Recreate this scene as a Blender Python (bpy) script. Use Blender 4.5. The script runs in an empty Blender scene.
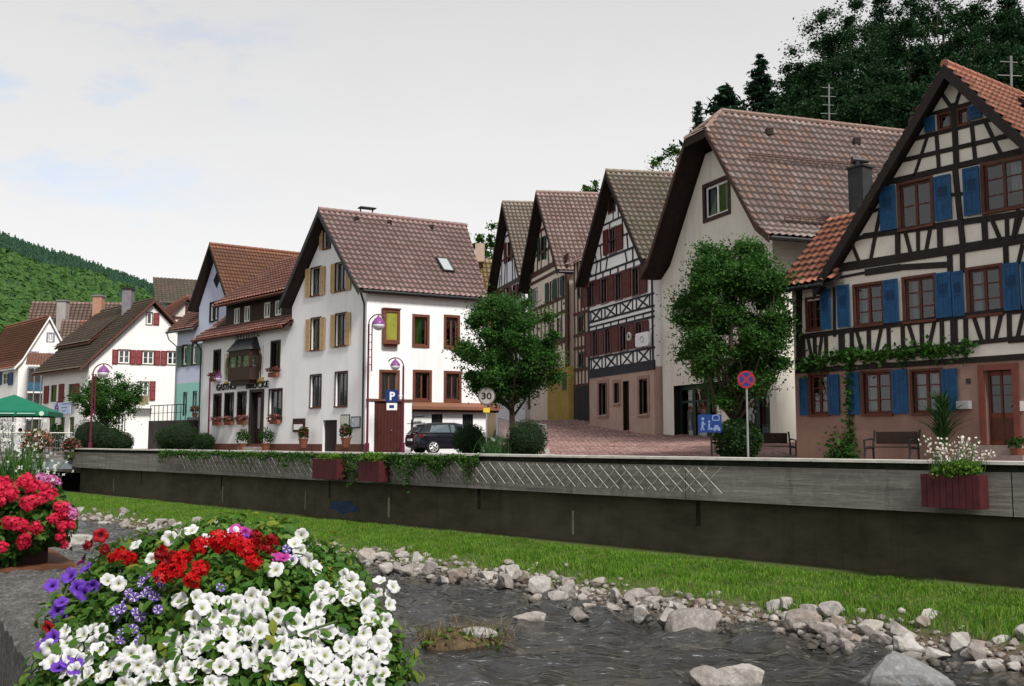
import bpy, bmesh, math, random
import numpy as np
from mathutils import Vector, Matrix
random.seed(7)
rng = np.random.default_rng(11)
SC = bpy.context.scene
COL = SC.collection
R = math.radians

# ------------------------------------------------------------------ camera model used for surveying the photograph
FPX = 1000.0
EYE = np.array([0.0, 0.0, 0.6])
TH = math.atan(98 / FPX)
cT, sT = math.cos(TH), math.sin(TH)


def ray(px, py):
    x = (px - 512) / FPX
    u = (343 - py) / FPX
    return np.array([x, cT - u * sT, sT + u * cT])


def at_z(px, py, z):
    r = ray(px, py)
    return EYE + r * ((z - EYE[2]) / r[2])


def at_y(px, py, Y):
    r = ray(px, py)
    return EYE + r * (Y / r[1])


# ------------------------------------------------------------------ objects
ORIG = {}


def tag(o, label=None, cat=None, group=None, kind=None):
    if label: o['label'] = label
    if cat: o['category'] = cat
    if group: o['group'] = group
    if kind: o['kind'] = kind
    return o


def thing(name, label, cat, loc=(0, 0, 0), group=None):
    o = bpy.data.objects.new(name, None)
    o.empty_display_size = 0.2
    o.location = [float(c) for c in loc]
    COL.objects.link(o)
    ORIG[o.name] = np.array([float(c) for c in loc])
    return tag(o, label, cat, group)


class MB:
    """collects polygons (world coordinates) for ONE mesh"""

    def __init__(s):
        s.v = []; s.f = []; s.uv = None

    def add(s, verts, faces):
        b = len(s.v)
        s.v += [tuple(float(c) for c in p) for p in verts]
        s.f += [tuple(i + b for i in f) for f in faces]
        return s

    def hexa(s, p):  # p[0..3] bottom ring, p[4..7] top ring
        return s.add(p, [(3, 2, 1, 0), (4, 5, 6, 7), (0, 1, 5, 4), (1, 2, 6, 5), (2, 3, 7, 6), (3, 0, 4, 7)])

    def box(s, c, d, rot=None):
        c = np.array(c, float); d = np.array(d, float) / 2
        P = []
        for z in (-1, 1):
            for x, y in ((-1, -1), (1, -1), (1, 1), (-1, 1)):
                q = Vector((x * d[0], y * d[1], z * d[2]))
                if rot is not None: q = rot @ q
                P.append(c + np.array(q))
        return s.hexa(P)

    def prism(s, poly, T0, T1):
        n = len(poly)
        P = [T0(*p) for p in poly] + [T1(*p) for p in poly]
        F = [tuple(range(n)), tuple(range(2 * n - 1, n - 1, -1))]
        for i in range(n):
            j = (i + 1) % n
            F.append((i, i + n, j + n, j))
        return s.add(P, F)

    def tube(s, pts, rad, n=8, cap=True):
        pts = [np.array(p, float) for p in pts]
        if not hasattr(rad, '__len__'): rad = [rad] * len(pts)
        V = []; F = []
        prev = None
        for i, p in enumerate(pts):
            a = pts[max(i - 1, 0)]; b = pts[min(i + 1, len(pts) - 1)]
            t = (b - a) / (np.linalg.norm(b - a) + 1e-9)
            if prev is None:
                h = np.array([0, 0, 1.0]) if abs(t[2]) < .9 else np.array([1.0, 0, 0])
                x = np.cross(h, t)
            else:
                x = prev - t * np.dot(prev, t)
            x /= np.linalg.norm(x) + 1e-9
            prev = x
            y = np.cross(t, x)
            for k in range(n):
                a_ = 2 * math.pi * k / n
                V.append(p + rad[i] * (math.cos(a_) * x + math.sin(a_) * y))
        for i in range(len(pts) - 1):
            for k in range(n):
                k2 = (k + 1) % n
                F.append((i * n + k, i * n + k2, (i + 1) * n + k2, (i + 1) * n + k))
        if cap:
            F.append(tuple(range(n - 1, -1, -1)))
            F.append(tuple(range((len(pts) - 1) * n, len(pts) * n)))
        return s.add(V, F)

    def lathe(s, base, prof, n=16):  # prof list of (r,z)
        base = np.array(base, float)
        V = []; F = []
        for (r, z) in prof:
            for k in range(n):
                a = 2 * math.pi * k / n
                V.append(base + np.array([r * math.cos(a), r * math.sin(a), z]))
        for i in range(len(prof) - 1):
            for k in range(n):
                k2 = (k + 1) % n
                F.append((i * n + k, i * n + k2, (i + 1) * n + k2, (i + 1) * n + k))
        F.append(tuple(range(n - 1, -1, -1)))
        F.append(tuple(range((len(prof) - 1) * n, len(prof) * n)))
        return s.add(V, F)

    def sphere(s, c, r, n=10, m=7, sc=(1, 1, 1)):
        prof = []
        c = np.array(c, float)
        V = []; F = []
        for i in range(m + 1):
            th = math.pi * i / m
            for k in range(n):
                a = 2 * math.pi * k / n
                V.append(c + r * np.array([math.sin(th) * math.cos(a) * sc[0], math.sin(th) * math.sin(a) * sc[1], -math.cos(th) * sc[2]]))
        for i in range(m):
            for k in range(n):
                k2 = (k + 1) % n
                F.append((i * n + k, i * n + k2, (i + 1) * n + k2, (i + 1) * n + k))
        return s.add(V, F)


def root_origin(parent):
    o = parent
    while o is not None and o.parent is not None: o = o.parent
    if o is None: return np.zeros(3)
    return ORIG.get(o.name, np.zeros(3))


def build(name, mb, mat, parent=None, loc=None, smooth=False, kind=None, recalc=True):
    """links MB as one object; verts are world coordinates"""
    me = bpy.data.meshes.new(name)
    off = root_origin(parent) if parent is not None else (np.array(loc, float) if loc is not None else np.zeros(3))
    V = np.array(mb.v, float).reshape(-1, 3) - off
    me.from_pydata(V.tolist(), [], mb.f)
    if mb.uv is not None:
        l = me.uv_layers.new(name='UVMap')
        l.data.foreach_set('uv', np.array(mb.uv, np.float32).ravel())
    if recalc:
        bm = bmesh.new(); bm.from_mesh(me)
        bmesh.ops.recalc_face_normals(bm, faces=bm.faces)
        bm.to_mesh(me); bm.free()
    mats = mat if isinstance(mat, (list, tuple)) else [mat]
    for m in mats: me.materials.append(m)
    if smooth:
        me.polygons.foreach_set('use_smooth', [True] * len(me.polygons))
    me.update()
    o = bpy.data.objects.new(name, me)
    COL.objects.link(o)
    if parent is not None:
        o.parent = parent
    else:
        o.location = off
        ORIG[o.name] = off
    if kind: o['kind'] = kind
    return o


def raw_mesh(name, V, F, mat, smooth=False, uv=None):
    """numpy mesh, F is (n,k) int array with constant k"""
    me = bpy.data.meshes.new(name)
    V = np.asarray(V, np.float32); F = np.asarray(F, np.int32)
    n, k = F.shape
    me.vertices.add(len(V)); me.vertices.foreach_set('co', V.ravel())
    me.loops.add(n * k); me.loops.foreach_set('vertex_index', F.ravel())
    me.polygons.add(n)
    me.polygons.foreach_set('loop_start', np.arange(0, n * k, k, dtype=np.int32))
    me.polygons.foreach_set('loop_total', np.full(n, k, np.int32))
    if uv is not None:
        l = me.uv_layers.new(name='UVMap'); l.data.foreach_set('uv', np.asarray(uv, np.float32).ravel())
    for m in (mat if isinstance(mat, (list, tuple)) else [mat]): me.materials.append(m)
    if smooth: me.polygons.foreach_set('use_smooth', [True] * n)
    me.update(calc_edges=True)
    me.validate()
    return me


def link_mesh(name, me, parent=None, loc=(0, 0, 0), rotz=0, scale=1, kind=None):
    o = bpy.data.objects.new(name, me)
    COL.objects.link(o)
    if parent is not None: o.parent = parent
    o.location = [float(c) for c in loc]
    o.rotation_euler = (0, 0, rotz)
    o.scale = (scale,) * 3 if not hasattr(scale, '__len__') else scale
    if parent is None: ORIG[o.name] = np.array([float(c) for c in loc])
    if kind: o['kind'] = kind
    return o


def copy_tree(root, loc, rotz=0.0, scale=None, label=None, group=None):
    r = root.copy(); COL.objects.link(r)
    r.location = [float(c) for c in loc]; r.rotation_euler = (0, 0, rotz)
    if scale is not None: r.scale = (scale,) * 3 if not hasattr(scale, '__len__') else scale
    ORIG[r.name] = np.array([float(c) for c in loc])
    if label: r['label'] = label
    if group: r['group'] = group
    for ch in list(root.children):
        c = ch.copy(); COL.objects.link(c); c.parent = r
        for g in list(ch.children):
            d = g.copy(); COL.objects.link(d); d.parent = c
    return r


# ------------------------------------------------------------------ materials
def NT(name):
    m = bpy.data.materials.new(name); m.use_nodes = True
    nt = m.node_tree; nt.nodes.clear()
    out = nt.nodes.new('ShaderNodeOutputMaterial')
    return m, nt, out


def N(nt, typ, **kw):
    n = nt.nodes.new(typ)
    for k, v in kw.items():
        if k in n.inputs: n.inputs[k].default_value = v
        else: setattr(n, k, v)
    return n


def c4(c): return (c[0], c[1], c[2], 1)


def ramp(nt, src, stops):
    r = nt.nodes.new('ShaderNodeValToRGB')
    e = r.color_ramp.elements
    while len(e) < len(stops): e.new(0.5)
    for i, (p, c) in enumerate(stops):
        e[i].position = p; e[i].color = c4(c) if hasattr(c, '__len__') else (c, c, c, 1)
    nt.links.new(src, r.inputs[0])
    return r.outputs[0]


def mix(nt, fac, a, b, mode='MIX'):
    m = nt.nodes.new('ShaderNodeMix'); m.data_type = 'RGBA'; m.blend_type = mode
    for s, v in ((0, fac), (6, a), (7, b)):
        if hasattr(v, 'is_output'): nt.links.new(v, m.inputs[s])
        elif s == 0: m.inputs[0].default_value = v
        else: m.inputs[s].default_value = c4(v)
    return m.outputs[2]


def noise(nt, scale, detail=4, rough=.55, vec=None, stretch=None, coord='Position'):
    n = nt.nodes.new('ShaderNodeTexNoise')
    n.inputs['Scale'].default_value = scale; n.inputs['Detail'].default_value = detail; n.inputs['Roughness'].default_value = rough
    if vec is None:
        if coord == 'Position':
            g = nt.nodes.new('ShaderNodeNewGeometry'); vec = g.outputs['Position']
        else:
            g = nt.nodes.new('ShaderNodeTexCoord'); vec = g.outputs[coord]
    if stretch is not None:
        mp = nt.nodes.new('ShaderNodeMapping'); mp.inputs['Scale'].default_value = stretch
        nt.links.new(vec, mp.inputs['Vector']); vec = mp.outputs[0]
    nt.links.new(vec, n.inputs['Vector'])
    return n.outputs['Fac']


def bsdf(nt, out, color, rough=.8, spec=.3, metal=0, bump=None, bstr=.3, bdist=.02, trans=0):
    p = nt.nodes.new('ShaderNodeBsdfPrincipled')
    if hasattr(color, 'is_output'): nt.links.new(color, p.inputs['Base Color'])
    else: p.inputs['Base Color'].default_value = c4(color)
    if hasattr(rough, 'is_output'): nt.links.new(rough, p.inputs['Roughness'])
    else: p.inputs['Roughness'].default_value = rough
    p.inputs['Specular IOR Level'].default_value = spec
    p.inputs['Metallic'].default_value = metal
    if bump is not None:
        b = nt.nodes.new('ShaderNodeBump'); b.inputs['Strength'].default_value = bstr; b.inputs['Distance'].default_value = bdist
        nt.links.new(bump, b.inputs['Height']); nt.links.new(b.outputs[0], p.inputs['Normal'])
    nt.links.new(p.outputs[0], out.inputs[0])
    return p


MATS = {}


def mat(name, col, rough=.8, var=.12, scale=1.5, bump=.0, bscale=30, spec=.25, metal=0, stain=None, stain_amt=.35, stretch=None):
    """plain procedural paint / plaster / wood: two noises for tone, optional vertical stains, fine bump"""
    if name in MATS: return MATS[name]
    m, nt, out = NT(name)
    a = noise(nt, scale, 6, .6, stretch=stretch)
    lo = [c * (1 - var) for c in col]; hi = [min(1, c * (1 + var)) for c in col]
    c = ramp(nt, a, [(.3, lo), (.7, hi)])
    if stain is not None:
        s = noise(nt, 1.0, 6, .65, stretch=(2.2, 2.2, .28))
        f = ramp(nt, s, [(.52, 0), (.75, stain_amt)])
        c = mix(nt, f, c, stain)
    bn = noise(nt, bscale, 5, .6) if bump else None
    bsdf(nt, out, c, rough, spec, metal, bn, bump)
    MATS[name] = m
    return m


def roof_mat(name, cols, moss=None, moss_amt=.5, moss_scale=.5, rough=.75, joint=.8):
    """one tone per tile (white noise on the tile index), dirt and painted shade in the joints, patches of moss"""
    m, nt, out = NT(name)
    tc = N(nt, 'ShaderNodeTexCoord')
    fl = N(nt, 'ShaderNodeVectorMath', operation='FLOOR'); nt.links.new(tc.outputs['UV'], fl.inputs[0])
    fr = N(nt, 'ShaderNodeVectorMath', operation='FRACTION'); nt.links.new(tc.outputs['UV'], fr.inputs[0])
    wn = N(nt, 'ShaderNodeTexWhiteNoise', noise_dimensions='2D')
    nt.links.new(fl.outputs[0], wn.inputs['Vector'])
    n = len(cols)
    c = ramp(nt, wn.outputs['Value'], [(i / max(1, n - 1), k) for i, k in enumerate(cols)])
    big = noise(nt, .45, 5, .6)
    c = mix(nt, ramp(nt, big, [(.35, 0), (.7, .45)]), c, [k * .66 for k in cols[0]])
    if moss is not None:
        mo = noise(nt, moss_scale, 7, .65)
        c = mix(nt, ramp(nt, mo, [(.42, 0), (.6, moss_amt)]), c, moss)
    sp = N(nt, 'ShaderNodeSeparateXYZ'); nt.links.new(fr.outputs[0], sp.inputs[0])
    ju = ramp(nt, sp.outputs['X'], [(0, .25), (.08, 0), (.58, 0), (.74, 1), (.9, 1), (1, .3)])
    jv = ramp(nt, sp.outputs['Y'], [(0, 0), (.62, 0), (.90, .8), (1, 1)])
    j = mix(nt, 1.0, ju, jv, 'LIGHTEN')  # shade of tile troughs and overlaps painted in with the dirt
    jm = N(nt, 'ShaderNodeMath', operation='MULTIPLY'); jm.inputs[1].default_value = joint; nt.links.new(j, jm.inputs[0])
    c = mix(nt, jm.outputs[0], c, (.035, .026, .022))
    fine = noise(nt, 9, 5, .65)
    c = mix(nt, ramp(nt, fine, [(.4, .0), (.8, .3)]), c, (.09, .075, .07))
    bsdf(nt, out, c, rough, .3, 0, noise(nt, 40, 3), .15)
    MATS[name] = m
    return m


def leaf_mat(name, cols, trans=.35, rough=.62):
    m, nt, out = NT(name)
    g = N(nt, 'ShaderNodeNewGeometry')
    n = len(cols)
    c = ramp(nt, g.outputs['Random Per Island'], [(i / max(1, n - 1), k) for i, k in enumerate(cols)])
    big = noise(nt, 1.2, 3)
    c = mix(nt, ramp(nt, big, [(.35, 0), (.7, .45)]), c, [k * .6 for k in cols[0]])
    p = bsdf(nt, out, c, rough, .14)
    t = N(nt, 'ShaderNodeBsdfTranslucent')
    nt.links.new(c, t.inputs['Color'])
    ms = N(nt, 'ShaderNodeMixShader'); ms.inputs[0].default_value = trans
    nt.links.new(p.outputs[0], ms.inputs[1]); nt.links.new(t.outputs[0], ms.inputs[2])
    nt.links.new(ms.outputs[0], out.inputs[0])
    MATS[name] = m
    return m


def glass_mat(name, tint=(.75, .8, .82), rough=.02):
    m, nt, out = NT(name)
    tr = N(nt, 'ShaderNodeBsdfTransparent'); tr.inputs['Color'].default_value = c4(tint)
    gl = N(nt, 'ShaderNodeBsdfGlossy'); gl.inputs['Roughness'].default_value = rough
    bn = noise(nt, 1.3, 2)
    b = N(nt, 'ShaderNodeBump'); b.inputs['Strength'].default_value = .12; b.inputs['Distance'].default_value = .05
    nt.links.new(bn, b.inputs['Height']); nt.links.new(b.outputs[0], gl.inputs['Normal'])
    fr = N(nt, 'ShaderNodeFresnel'); fr.inputs['IOR'].default_value = 1.6
    mt = N(nt, 'ShaderNodeMath', operation='MULTIPLY_ADD'); mt.inputs[1].default_value = 1.0; mt.inputs[2].default_value = .03
    nt.links.new(fr.outputs[0], mt.inputs[0])
    ms = N(nt, 'ShaderNodeMixShader')
    nt.links.new(mt.outputs[0], ms.inputs[0]); nt.links.new(tr.outputs[0], ms.inputs[1]); nt.links.new(gl.outputs[0], ms.inputs[2])
    nt.links.new(ms.outputs[0], out.inputs[0])
    return m


# ------------------------------------------------------------------ facade helper
class Face:
    """a vertical plane: u to the viewer's right along it, w outward, z up"""

    def __init__(s, px, Y, az, base=441):
        r = ray(px, base)
        s.O = np.array([r[0], r[1]]) * (Y / r[1])
        a = R(az); d = np.array([math.sin(a), math.cos(a)])
        if d[0] < 0: d = -d
        s.d = d; s.n = np.array([d[1], -d[0]])

    def P(s, u, w, z):
        q = s.O + u * s.d + w * s.n
        return np.array([q[0], q[1], z])

    def at(s, px, py, w=0.0):
        r = ray(px, py)
        t = np.dot(s.O + w * s.n, s.n) / np.dot(r[:2], s.n)
        p = EYE + r * t
        return float(np.dot(p[:2] - s.O, s.d)), float(p[2])

    def shifted(s, u, w):
        f = Face.__new__(Face); f.O = s.O + u * s.d + w * s.n; f.d = s.d; f.n = s.n
        return f

    def rect(s, x0, y0, x1, y1, w=0.0):
        xm, ym = (x0 + x1) / 2, (y0 + y1) / 2
        u0 = s.at(x0, ym, w)[0]; u1 = s.at(x1, ym, w)[0]
        z1 = s.at(xm, y0, w)[1]; z0 = s.at(xm, y1, w)[1]
        return u0, u1, z0, z1

    def fbox(s, mb, u0, u1, w0, w1, z0, z1):
        return mb.hexa([s.P(u0, w1, z0), s.P(u1, w1, z0), s.P(u1, w0, z0), s.P(u0, w0, z0),
                        s.P(u0, w1, z1), s.P(u1, w1, z1), s.P(u1, w0, z1), s.P(u0, w0, z1)])

    def beam(s, mb, a, b, width, w0, w1, ext=0.0):
        (u0, z0), (u1, z1) = a, b
        L = math.hypot(u1 - u0, z1 - z0) + 1e-6
        tx, tz = (u1 - u0) / L, (z1 - z0) / L
        u0 -= tx * ext; z0 -= tz * ext; u1 += tx * ext; z1 += tz * ext
        nx, nz = -tz * width / 2, tx * width / 2
        q = [(u0 - nx, z0 - nz), (u1 - nx, z1 - nz), (u1 + nx, z1 + nz), (u0 + nx, z0 + nz)]
        return mb.hexa([s.P(u, w1, z) for u, z in q] + [s.P(u, w0, z) for u, z in q])


_bk = [0]


def timbers(F, parent, segs, m, width=.16, proud=.03, name='timber_frame'):
    """segs: (x0,y0,x1,y1[,width]) measured on the photograph, laid on facade F"""
    mb = MB()
    for sg in segs:
        a = F.at(sg[0], sg[1]); b = F.at(sg[2], sg[3])
        wd = sg[4] if len(sg) > 4 else width
        _bk[0] += 1
        F.beam(mb, a, b, wd, -.05, proud + (_bk[0] % 17) * .0011, .02)
    return build(name, mb, m, parent)


def carve(o, cutters, F, parent, depth=.5):
    """boolean window holes out of a closed wall solid; the inner room faces get the dark interior material"""
    cb = MB()
    for (u0, u1, z0, z1) in cutters:
        F.fbox(cb, u0, u1, -depth, .2, z0, z1)
    c = build('cutter', cb, o.data.materials[0], None)
    off = root_origin(parent)
    c.location = [-float(x) for x in off]
    o.parent = None
    md = o.modifiers.new('b', 'BOOLEAN'); md.operation = 'DIFFERENCE'; md.object = c; md.solver = 'EXACT'
    bpy.context.view_layer.update()
    me = bpy.data.meshes.new_from_object(o.evaluated_get(bpy.context.evaluated_depsgraph_get()))
    mats = list(o.data.materials)
    o.modifiers.clear(); o.data = me; o.parent = parent
    bpy.data.objects.remove(c)
    me.materials.clear()
    for k in mats: me.materials.append(k)
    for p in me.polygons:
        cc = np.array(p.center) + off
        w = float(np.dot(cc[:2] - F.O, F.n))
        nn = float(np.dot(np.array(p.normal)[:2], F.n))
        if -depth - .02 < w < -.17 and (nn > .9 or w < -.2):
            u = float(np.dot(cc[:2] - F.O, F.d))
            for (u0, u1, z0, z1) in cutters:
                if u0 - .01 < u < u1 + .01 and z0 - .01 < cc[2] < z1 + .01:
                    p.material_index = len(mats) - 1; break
    return o


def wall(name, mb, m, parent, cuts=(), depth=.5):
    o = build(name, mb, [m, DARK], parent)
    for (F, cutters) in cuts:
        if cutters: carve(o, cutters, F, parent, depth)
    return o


def back(F, u0, w0=0.0):
    """profile frame: u runs straight back into the building"""
    f = Face.__new__(Face); f.O = F.O + u0 * F.d + w0 * F.n; f.d = -F.n; f.n = F.d
    return f


def vdir(az): return np.array([math.sin(R(az)), math.cos(R(az))])


def prism_v(F, poly, v, depth, mb=None, w=0.0):
    mb = mb or MB()
    dv = np.array([v[0], v[1], 0]) * depth
    return mb.prism(poly, lambda u, z: F.P(u, w, z), lambda u, z: F.P(u, w, z) + dv)


def rows(F, xs, xl, xr, yt, yb):
    """rects for a row of openings whose top / bottom edges run from yt[0],yb[0] at xl to yt[1],yb[1] at xr"""
    out = []
    for a, b in xs:
        m = ((a + b) / 2 - xl) / (xr - xl)
        out.append(F.rect(a, yt[0] + (yt[1] - yt[0]) * m, b, yb[0] + (yb[1] - yb[0]) * m))
    return out


def grow(rc, g): return (rc[0] - g, rc[1] + g, rc[2] - g, rc[3] + g)


def window(F, parent, rc, frame_m, cutters=None, cols=2, rows=1, fw=.09, rec=.10, curtain=None, sill=None, surround=None, sur_w=.12, label=None, bar=.035, curtain_m=None, pane_m=None, name='window'):
    """rc=(u0,u1,z0,z1) opening. Frame mesh with mullions; pane, sill, curtain, surround as sub-parts"""
    u0, u1, z0, z1 = rc
    if cutters is not None: cutters.append(rc)
    e = .004
    mb = MB()
    a, b = -rec - .05, -rec
    F.fbox(mb, u0 + e, u0 + fw, a, b, z0 + e, z1 - e)
    F.fbox(mb, u1 - fw, u1 - e, a, b, z0 + e, z1 - e)
    F.fbox(mb, u0 + fw, u1 - fw, a, b - .001, z0 + e, z0 + fw)
    F.fbox(mb, u0 + fw, u1 - fw, a, b - .001, z1 - fw, z1 - e)
    for i in range(1, cols):
        x = u0 + (u1 - u0) * i / cols
        F.fbox(mb, x - fw * .6, x + fw * .6, a, b + .004, z0 + fw, z1 - fw)
    for j in range(1, rows):
        z = z0 + (z1 - z0) * j / rows
        F.fbox(mb, u0 + fw, u1 - fw, a + .01, b - .006, z - bar / 2, z + bar / 2)
    o = build(name, mb, frame_m, parent)
    if label: o['label'] = label
    g = MB()
    w = -rec - .025
    g.add([F.P(u0 + fw * .6, w, z0 + fw * .6), F.P(u1 - fw * .6, w, z0 + fw * .6), F.P(u1 - fw * .6, w, z1 - fw * .6), F.P(u0 + fw * .6, w, z1 - fw * .6)], [(0, 1, 2, 3)])
    build('pane', g, pane_m or GLASS, o, recalc=False)
    if curtain:
        cm = MB()
        n = 10
        for (fa, fb, zb) in curtain:
            V = []; Fc = []
            for i in range(n + 1):
                t = fa + (fb - fa) * i / n
                uu = u0 + (u1 - u0) * t
                ww = -rec - .14 - .03 * math.sin(i * 2.3)
                V += [F.P(uu, ww, z0 + (z1 - z0) * zb + .01), F.P(uu, ww, z1 - .01)]
            for i in range(n): Fc.append((2 * i, 2 * i + 2, 2 * i + 3, 2 * i + 1))
            cm.add(V, Fc)
        build('curtain', cm, curtain_m or CURTAIN, o)
    if sill is not None:
        sb = MB()
        F.fbox(sb, u0 - .06, u1 + .06, -.05, .09, z0 - .07, z0 - .003)
        build('sill', sb, sill, o)
    if surround is not None:
        sb = MB()
        s = sur_w
        F.fbox(sb, u0 - s, u0 - .002, -.03, .035, z0 - s, z1 + s)
        F.fbox(sb, u1 + .002, u1 + s, -.03, .035, z0 - s, z1 + s)
        F.fbox(sb, u0 - .002, u1 + .002, -.03, .033, z1 + .002, z1 + s)
        F.fbox(sb, u0 - .002, u1 + .002, -.03, .05, z0 - s, z0 - .002)
        build('surround', sb, surround, o)
    return o


def shutter(F, parent, rc, m, style='board', vent_m=None, w=.05):
    u0, u1, z0, z1 = rc
    mb = MB()
    fr = min(.07, (u1 - u0) * .2)
    F.fbox(mb, u0, u0 + fr, w, w + .04, z0, z1)
    F.fbox(mb, u1 - fr, u1, w, w + .04, z0, z1)
    for zz in (z0, (z0 + z1) / 2 - fr / 2, z1 - fr):
        F.fbox(mb, u0 + fr, u1 - fr, w, w + .038, zz, zz + fr)
    F.fbox(mb, u0 + fr, u1 - fr, w + .002, w + .022, z0 + fr, z1 - fr)
    if style == 'louvre':
        za, zb = z0 + fr, z1 - fr
        n = max(6, int((zb - za) / .07))
        for i in range(n):
            zz = za + (zb - za) * (i + .5) / n
            c = [F.P(u0 + fr, w + .022, zz + .02), F.P(u1 - fr, w + .022, zz + .02), F.P(u1 - fr, w + .036, zz - .02), F.P(u0 + fr, w + .036, zz - .02)]
            mb.add(c, [(0, 1, 2, 3)])
    if style == 'board':
        nb = max(2, int((u1 - u0 - 2 * fr) / .12))
        for i in range(nb):
            a = u0 + fr + (u1 - u0 - 2 * fr) * i / nb
            b = u0 + fr + (u1 - u0 - 2 * fr) * (i + 1) / nb
            F.fbox(mb, a + .006, b - .006, w + .02, w + .029, z0 + fr, z1 - fr)
    o = build('shutter', mb, m, parent)
    if vent_m is not None:
        v = MB()
        zc = z0 + (z1 - z0) * .63; hh = (z1 - z0) * .13
        uu0 = u0 + (u1 - u0) * .25; uu1 = u1 - (u1 - u0) * .25
        for i in range(6):
            zz = zc - hh + 2 * hh * (i + .5) / 6
            F.fbox(v, uu0, uu1, w + .025, w + .042, zz - hh / 10, zz + hh / 10)
        build('vent_slats', v, vent_m, o)
    return o


def flower_ball(mb_leaf, mb_fl, c, r, nl=60, nf=40, ls=.06, fs=.05, squash=.7, rr=None):
    rr = rr or random
    for k in range(nl + nf):
        th = rr.uniform(0, 2 * math.pi); ph = math.acos(rr.uniform(-.6, 1))
        q = np.array([math.sin(ph) * math.cos(th), math.sin(ph) * math.sin(th), math.cos(ph) * squash]) * r * rr.uniform(.55, 1.05)
        p = np.array(c) + q
        s = ls if k < nl else fs
        a = Vector((rr.gauss(0, 1), rr.gauss(0, 1), rr.gauss(0, 1))).normalized()
        b = a.orthogonal().normalized(); d = a.cross(b)
        b = np.array(b) * s; d = np.array(d) * s
        (mb_leaf if k < nl else mb_fl).add([p - b, p - d * .7, p + b, p + d * .7], [(0, 1, 2, 3)])


# ------------------------------------------------------------------ roofs
def tile_slope(F, v, prof, t0, t1, tw=.24, th=.33, amp=.05, lift=.075, clip=(), K=6, jitter=.006, Otrans=0.0):
    """prof: list of (u,z) from eave to ridge on the gable plane F; swept along v from t0 to t1. returns MB with uv"""
    v = np.array(v, float)
    pts = [np.array(p, float) for p in prof]
    seg = [np.linalg.norm(pts[i + 1] - pts[i]) for i in range(len(pts) - 1)]
    L = sum(seg)
    nr = max(2, round(L / th)); nc = max(2, round((t1 - t0) / tw))

    def ev(s):
        s = min(max(s, 0), L)
        for i, l in enumerate(seg):
            if s <= l + 1e-9 or i == len(seg) - 1:
                t = s / l
                p = pts[i] + (pts[i + 1] - pts[i]) * t
                d = (pts[i + 1] - pts[i]) / l
                return p, d
            s -= l
    sgn = 1.0 if pts[-1][0] > pts[0][0] else -1.0
    rows = []
    for r in range(nr):
        rows.append((r * L / nr, lift)); rows.append(((r + 1) * L / nr, 0.0))
    ncol = nc * K + 1
    ks = np.arange(ncol)
    ph = (ks % K) / K
    prof_h = amp * np.where(ph < .55, np.sin(ph / .55 * math.pi), -.35 * np.sin((ph - .55) / .45 * math.pi))
    tt = t0 + (t1 - t0) * ks / (ncol - 1)
    V = np.zeros((len(rows), ncol, 3))
    jt = rng.normal(0, jitter, (nr, nc + 1))
    for i, (s, lf) in enumerate(rows):
        p, d = ev(s)
        nu, nz = -d[1] * sgn, d[0] * sgn
        if nz < 0: nu, nz = -nu, -nz
        j = jt[i // 2][np.minimum(ks // K, nc)]
        h = prof_h + lf + j * (1 if lf else 0)
        base = np.array([F.O[0] + p[0] * F.d[0], F.O[1] + p[0] * F.d[1], p[1]])
        nrm = np.array([nu * F.d[0], nu * F.d[1], nz])
        V[i] = base + np.outer(tt, [v[0], v[1], 0]) + np.outer(h, nrm)
    nrw = len(rows)
    idx = np.arange(nrw * ncol).reshape(nrw, ncol)
    a = idx[:-1, :-1].ravel(); b = idx[:-1, 1:].ravel(); c = idx[1:, 1:].ravel(); d = idx[1:, :-1].ravel()
    Fc = np.stack([a, b, c, d], 1)
    rr, cc = np.meshgrid(np.arange(nrw - 1), np.arange(ncol - 1), indexing='ij')
    rr = rr.ravel(); cc = cc.ravel()
    ui = cc // K; uf0 = (cc % K) / K; uf1 = uf0 + 1 / K - 1e-4
    vi = rr // 2; ris = rr % 2
    v0 = vi + np.where(ris, .985, .0) + .003; v1 = vi + .985
    off = random.randint(0, 500)
    uv = np.stack([np.stack([ui + uf0, v0], 1), np.stack([ui + uf1, v0], 1), np.stack([ui + uf1, v1], 1), np.stack([ui + uf0, v1], 1)], 1) + off
    return V.reshape(-1, 3), Fc, uv


def add_roof(parent, name, data, m, clip=()):
    V, Fc, uv = data
    off = root_origin(parent)
    me = raw_mesh(name, V - off, Fc, m, False, uv)
    if clip:
        bm = bmesh.new(); bm.from_mesh(me)
        for (co, no) in clip:
            bmesh.ops.bisect_plane(bm, geom=bm.verts[:] + bm.edges[:] + bm.faces[:], plane_co=Vector([float(x) for x in (np.array(co) - off)]), plane_no=Vector([float(x) for x in no]), clear_outer=True)
        bm.to_mesh(me); bm.free()
    return link_mesh(name, me, parent)


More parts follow.
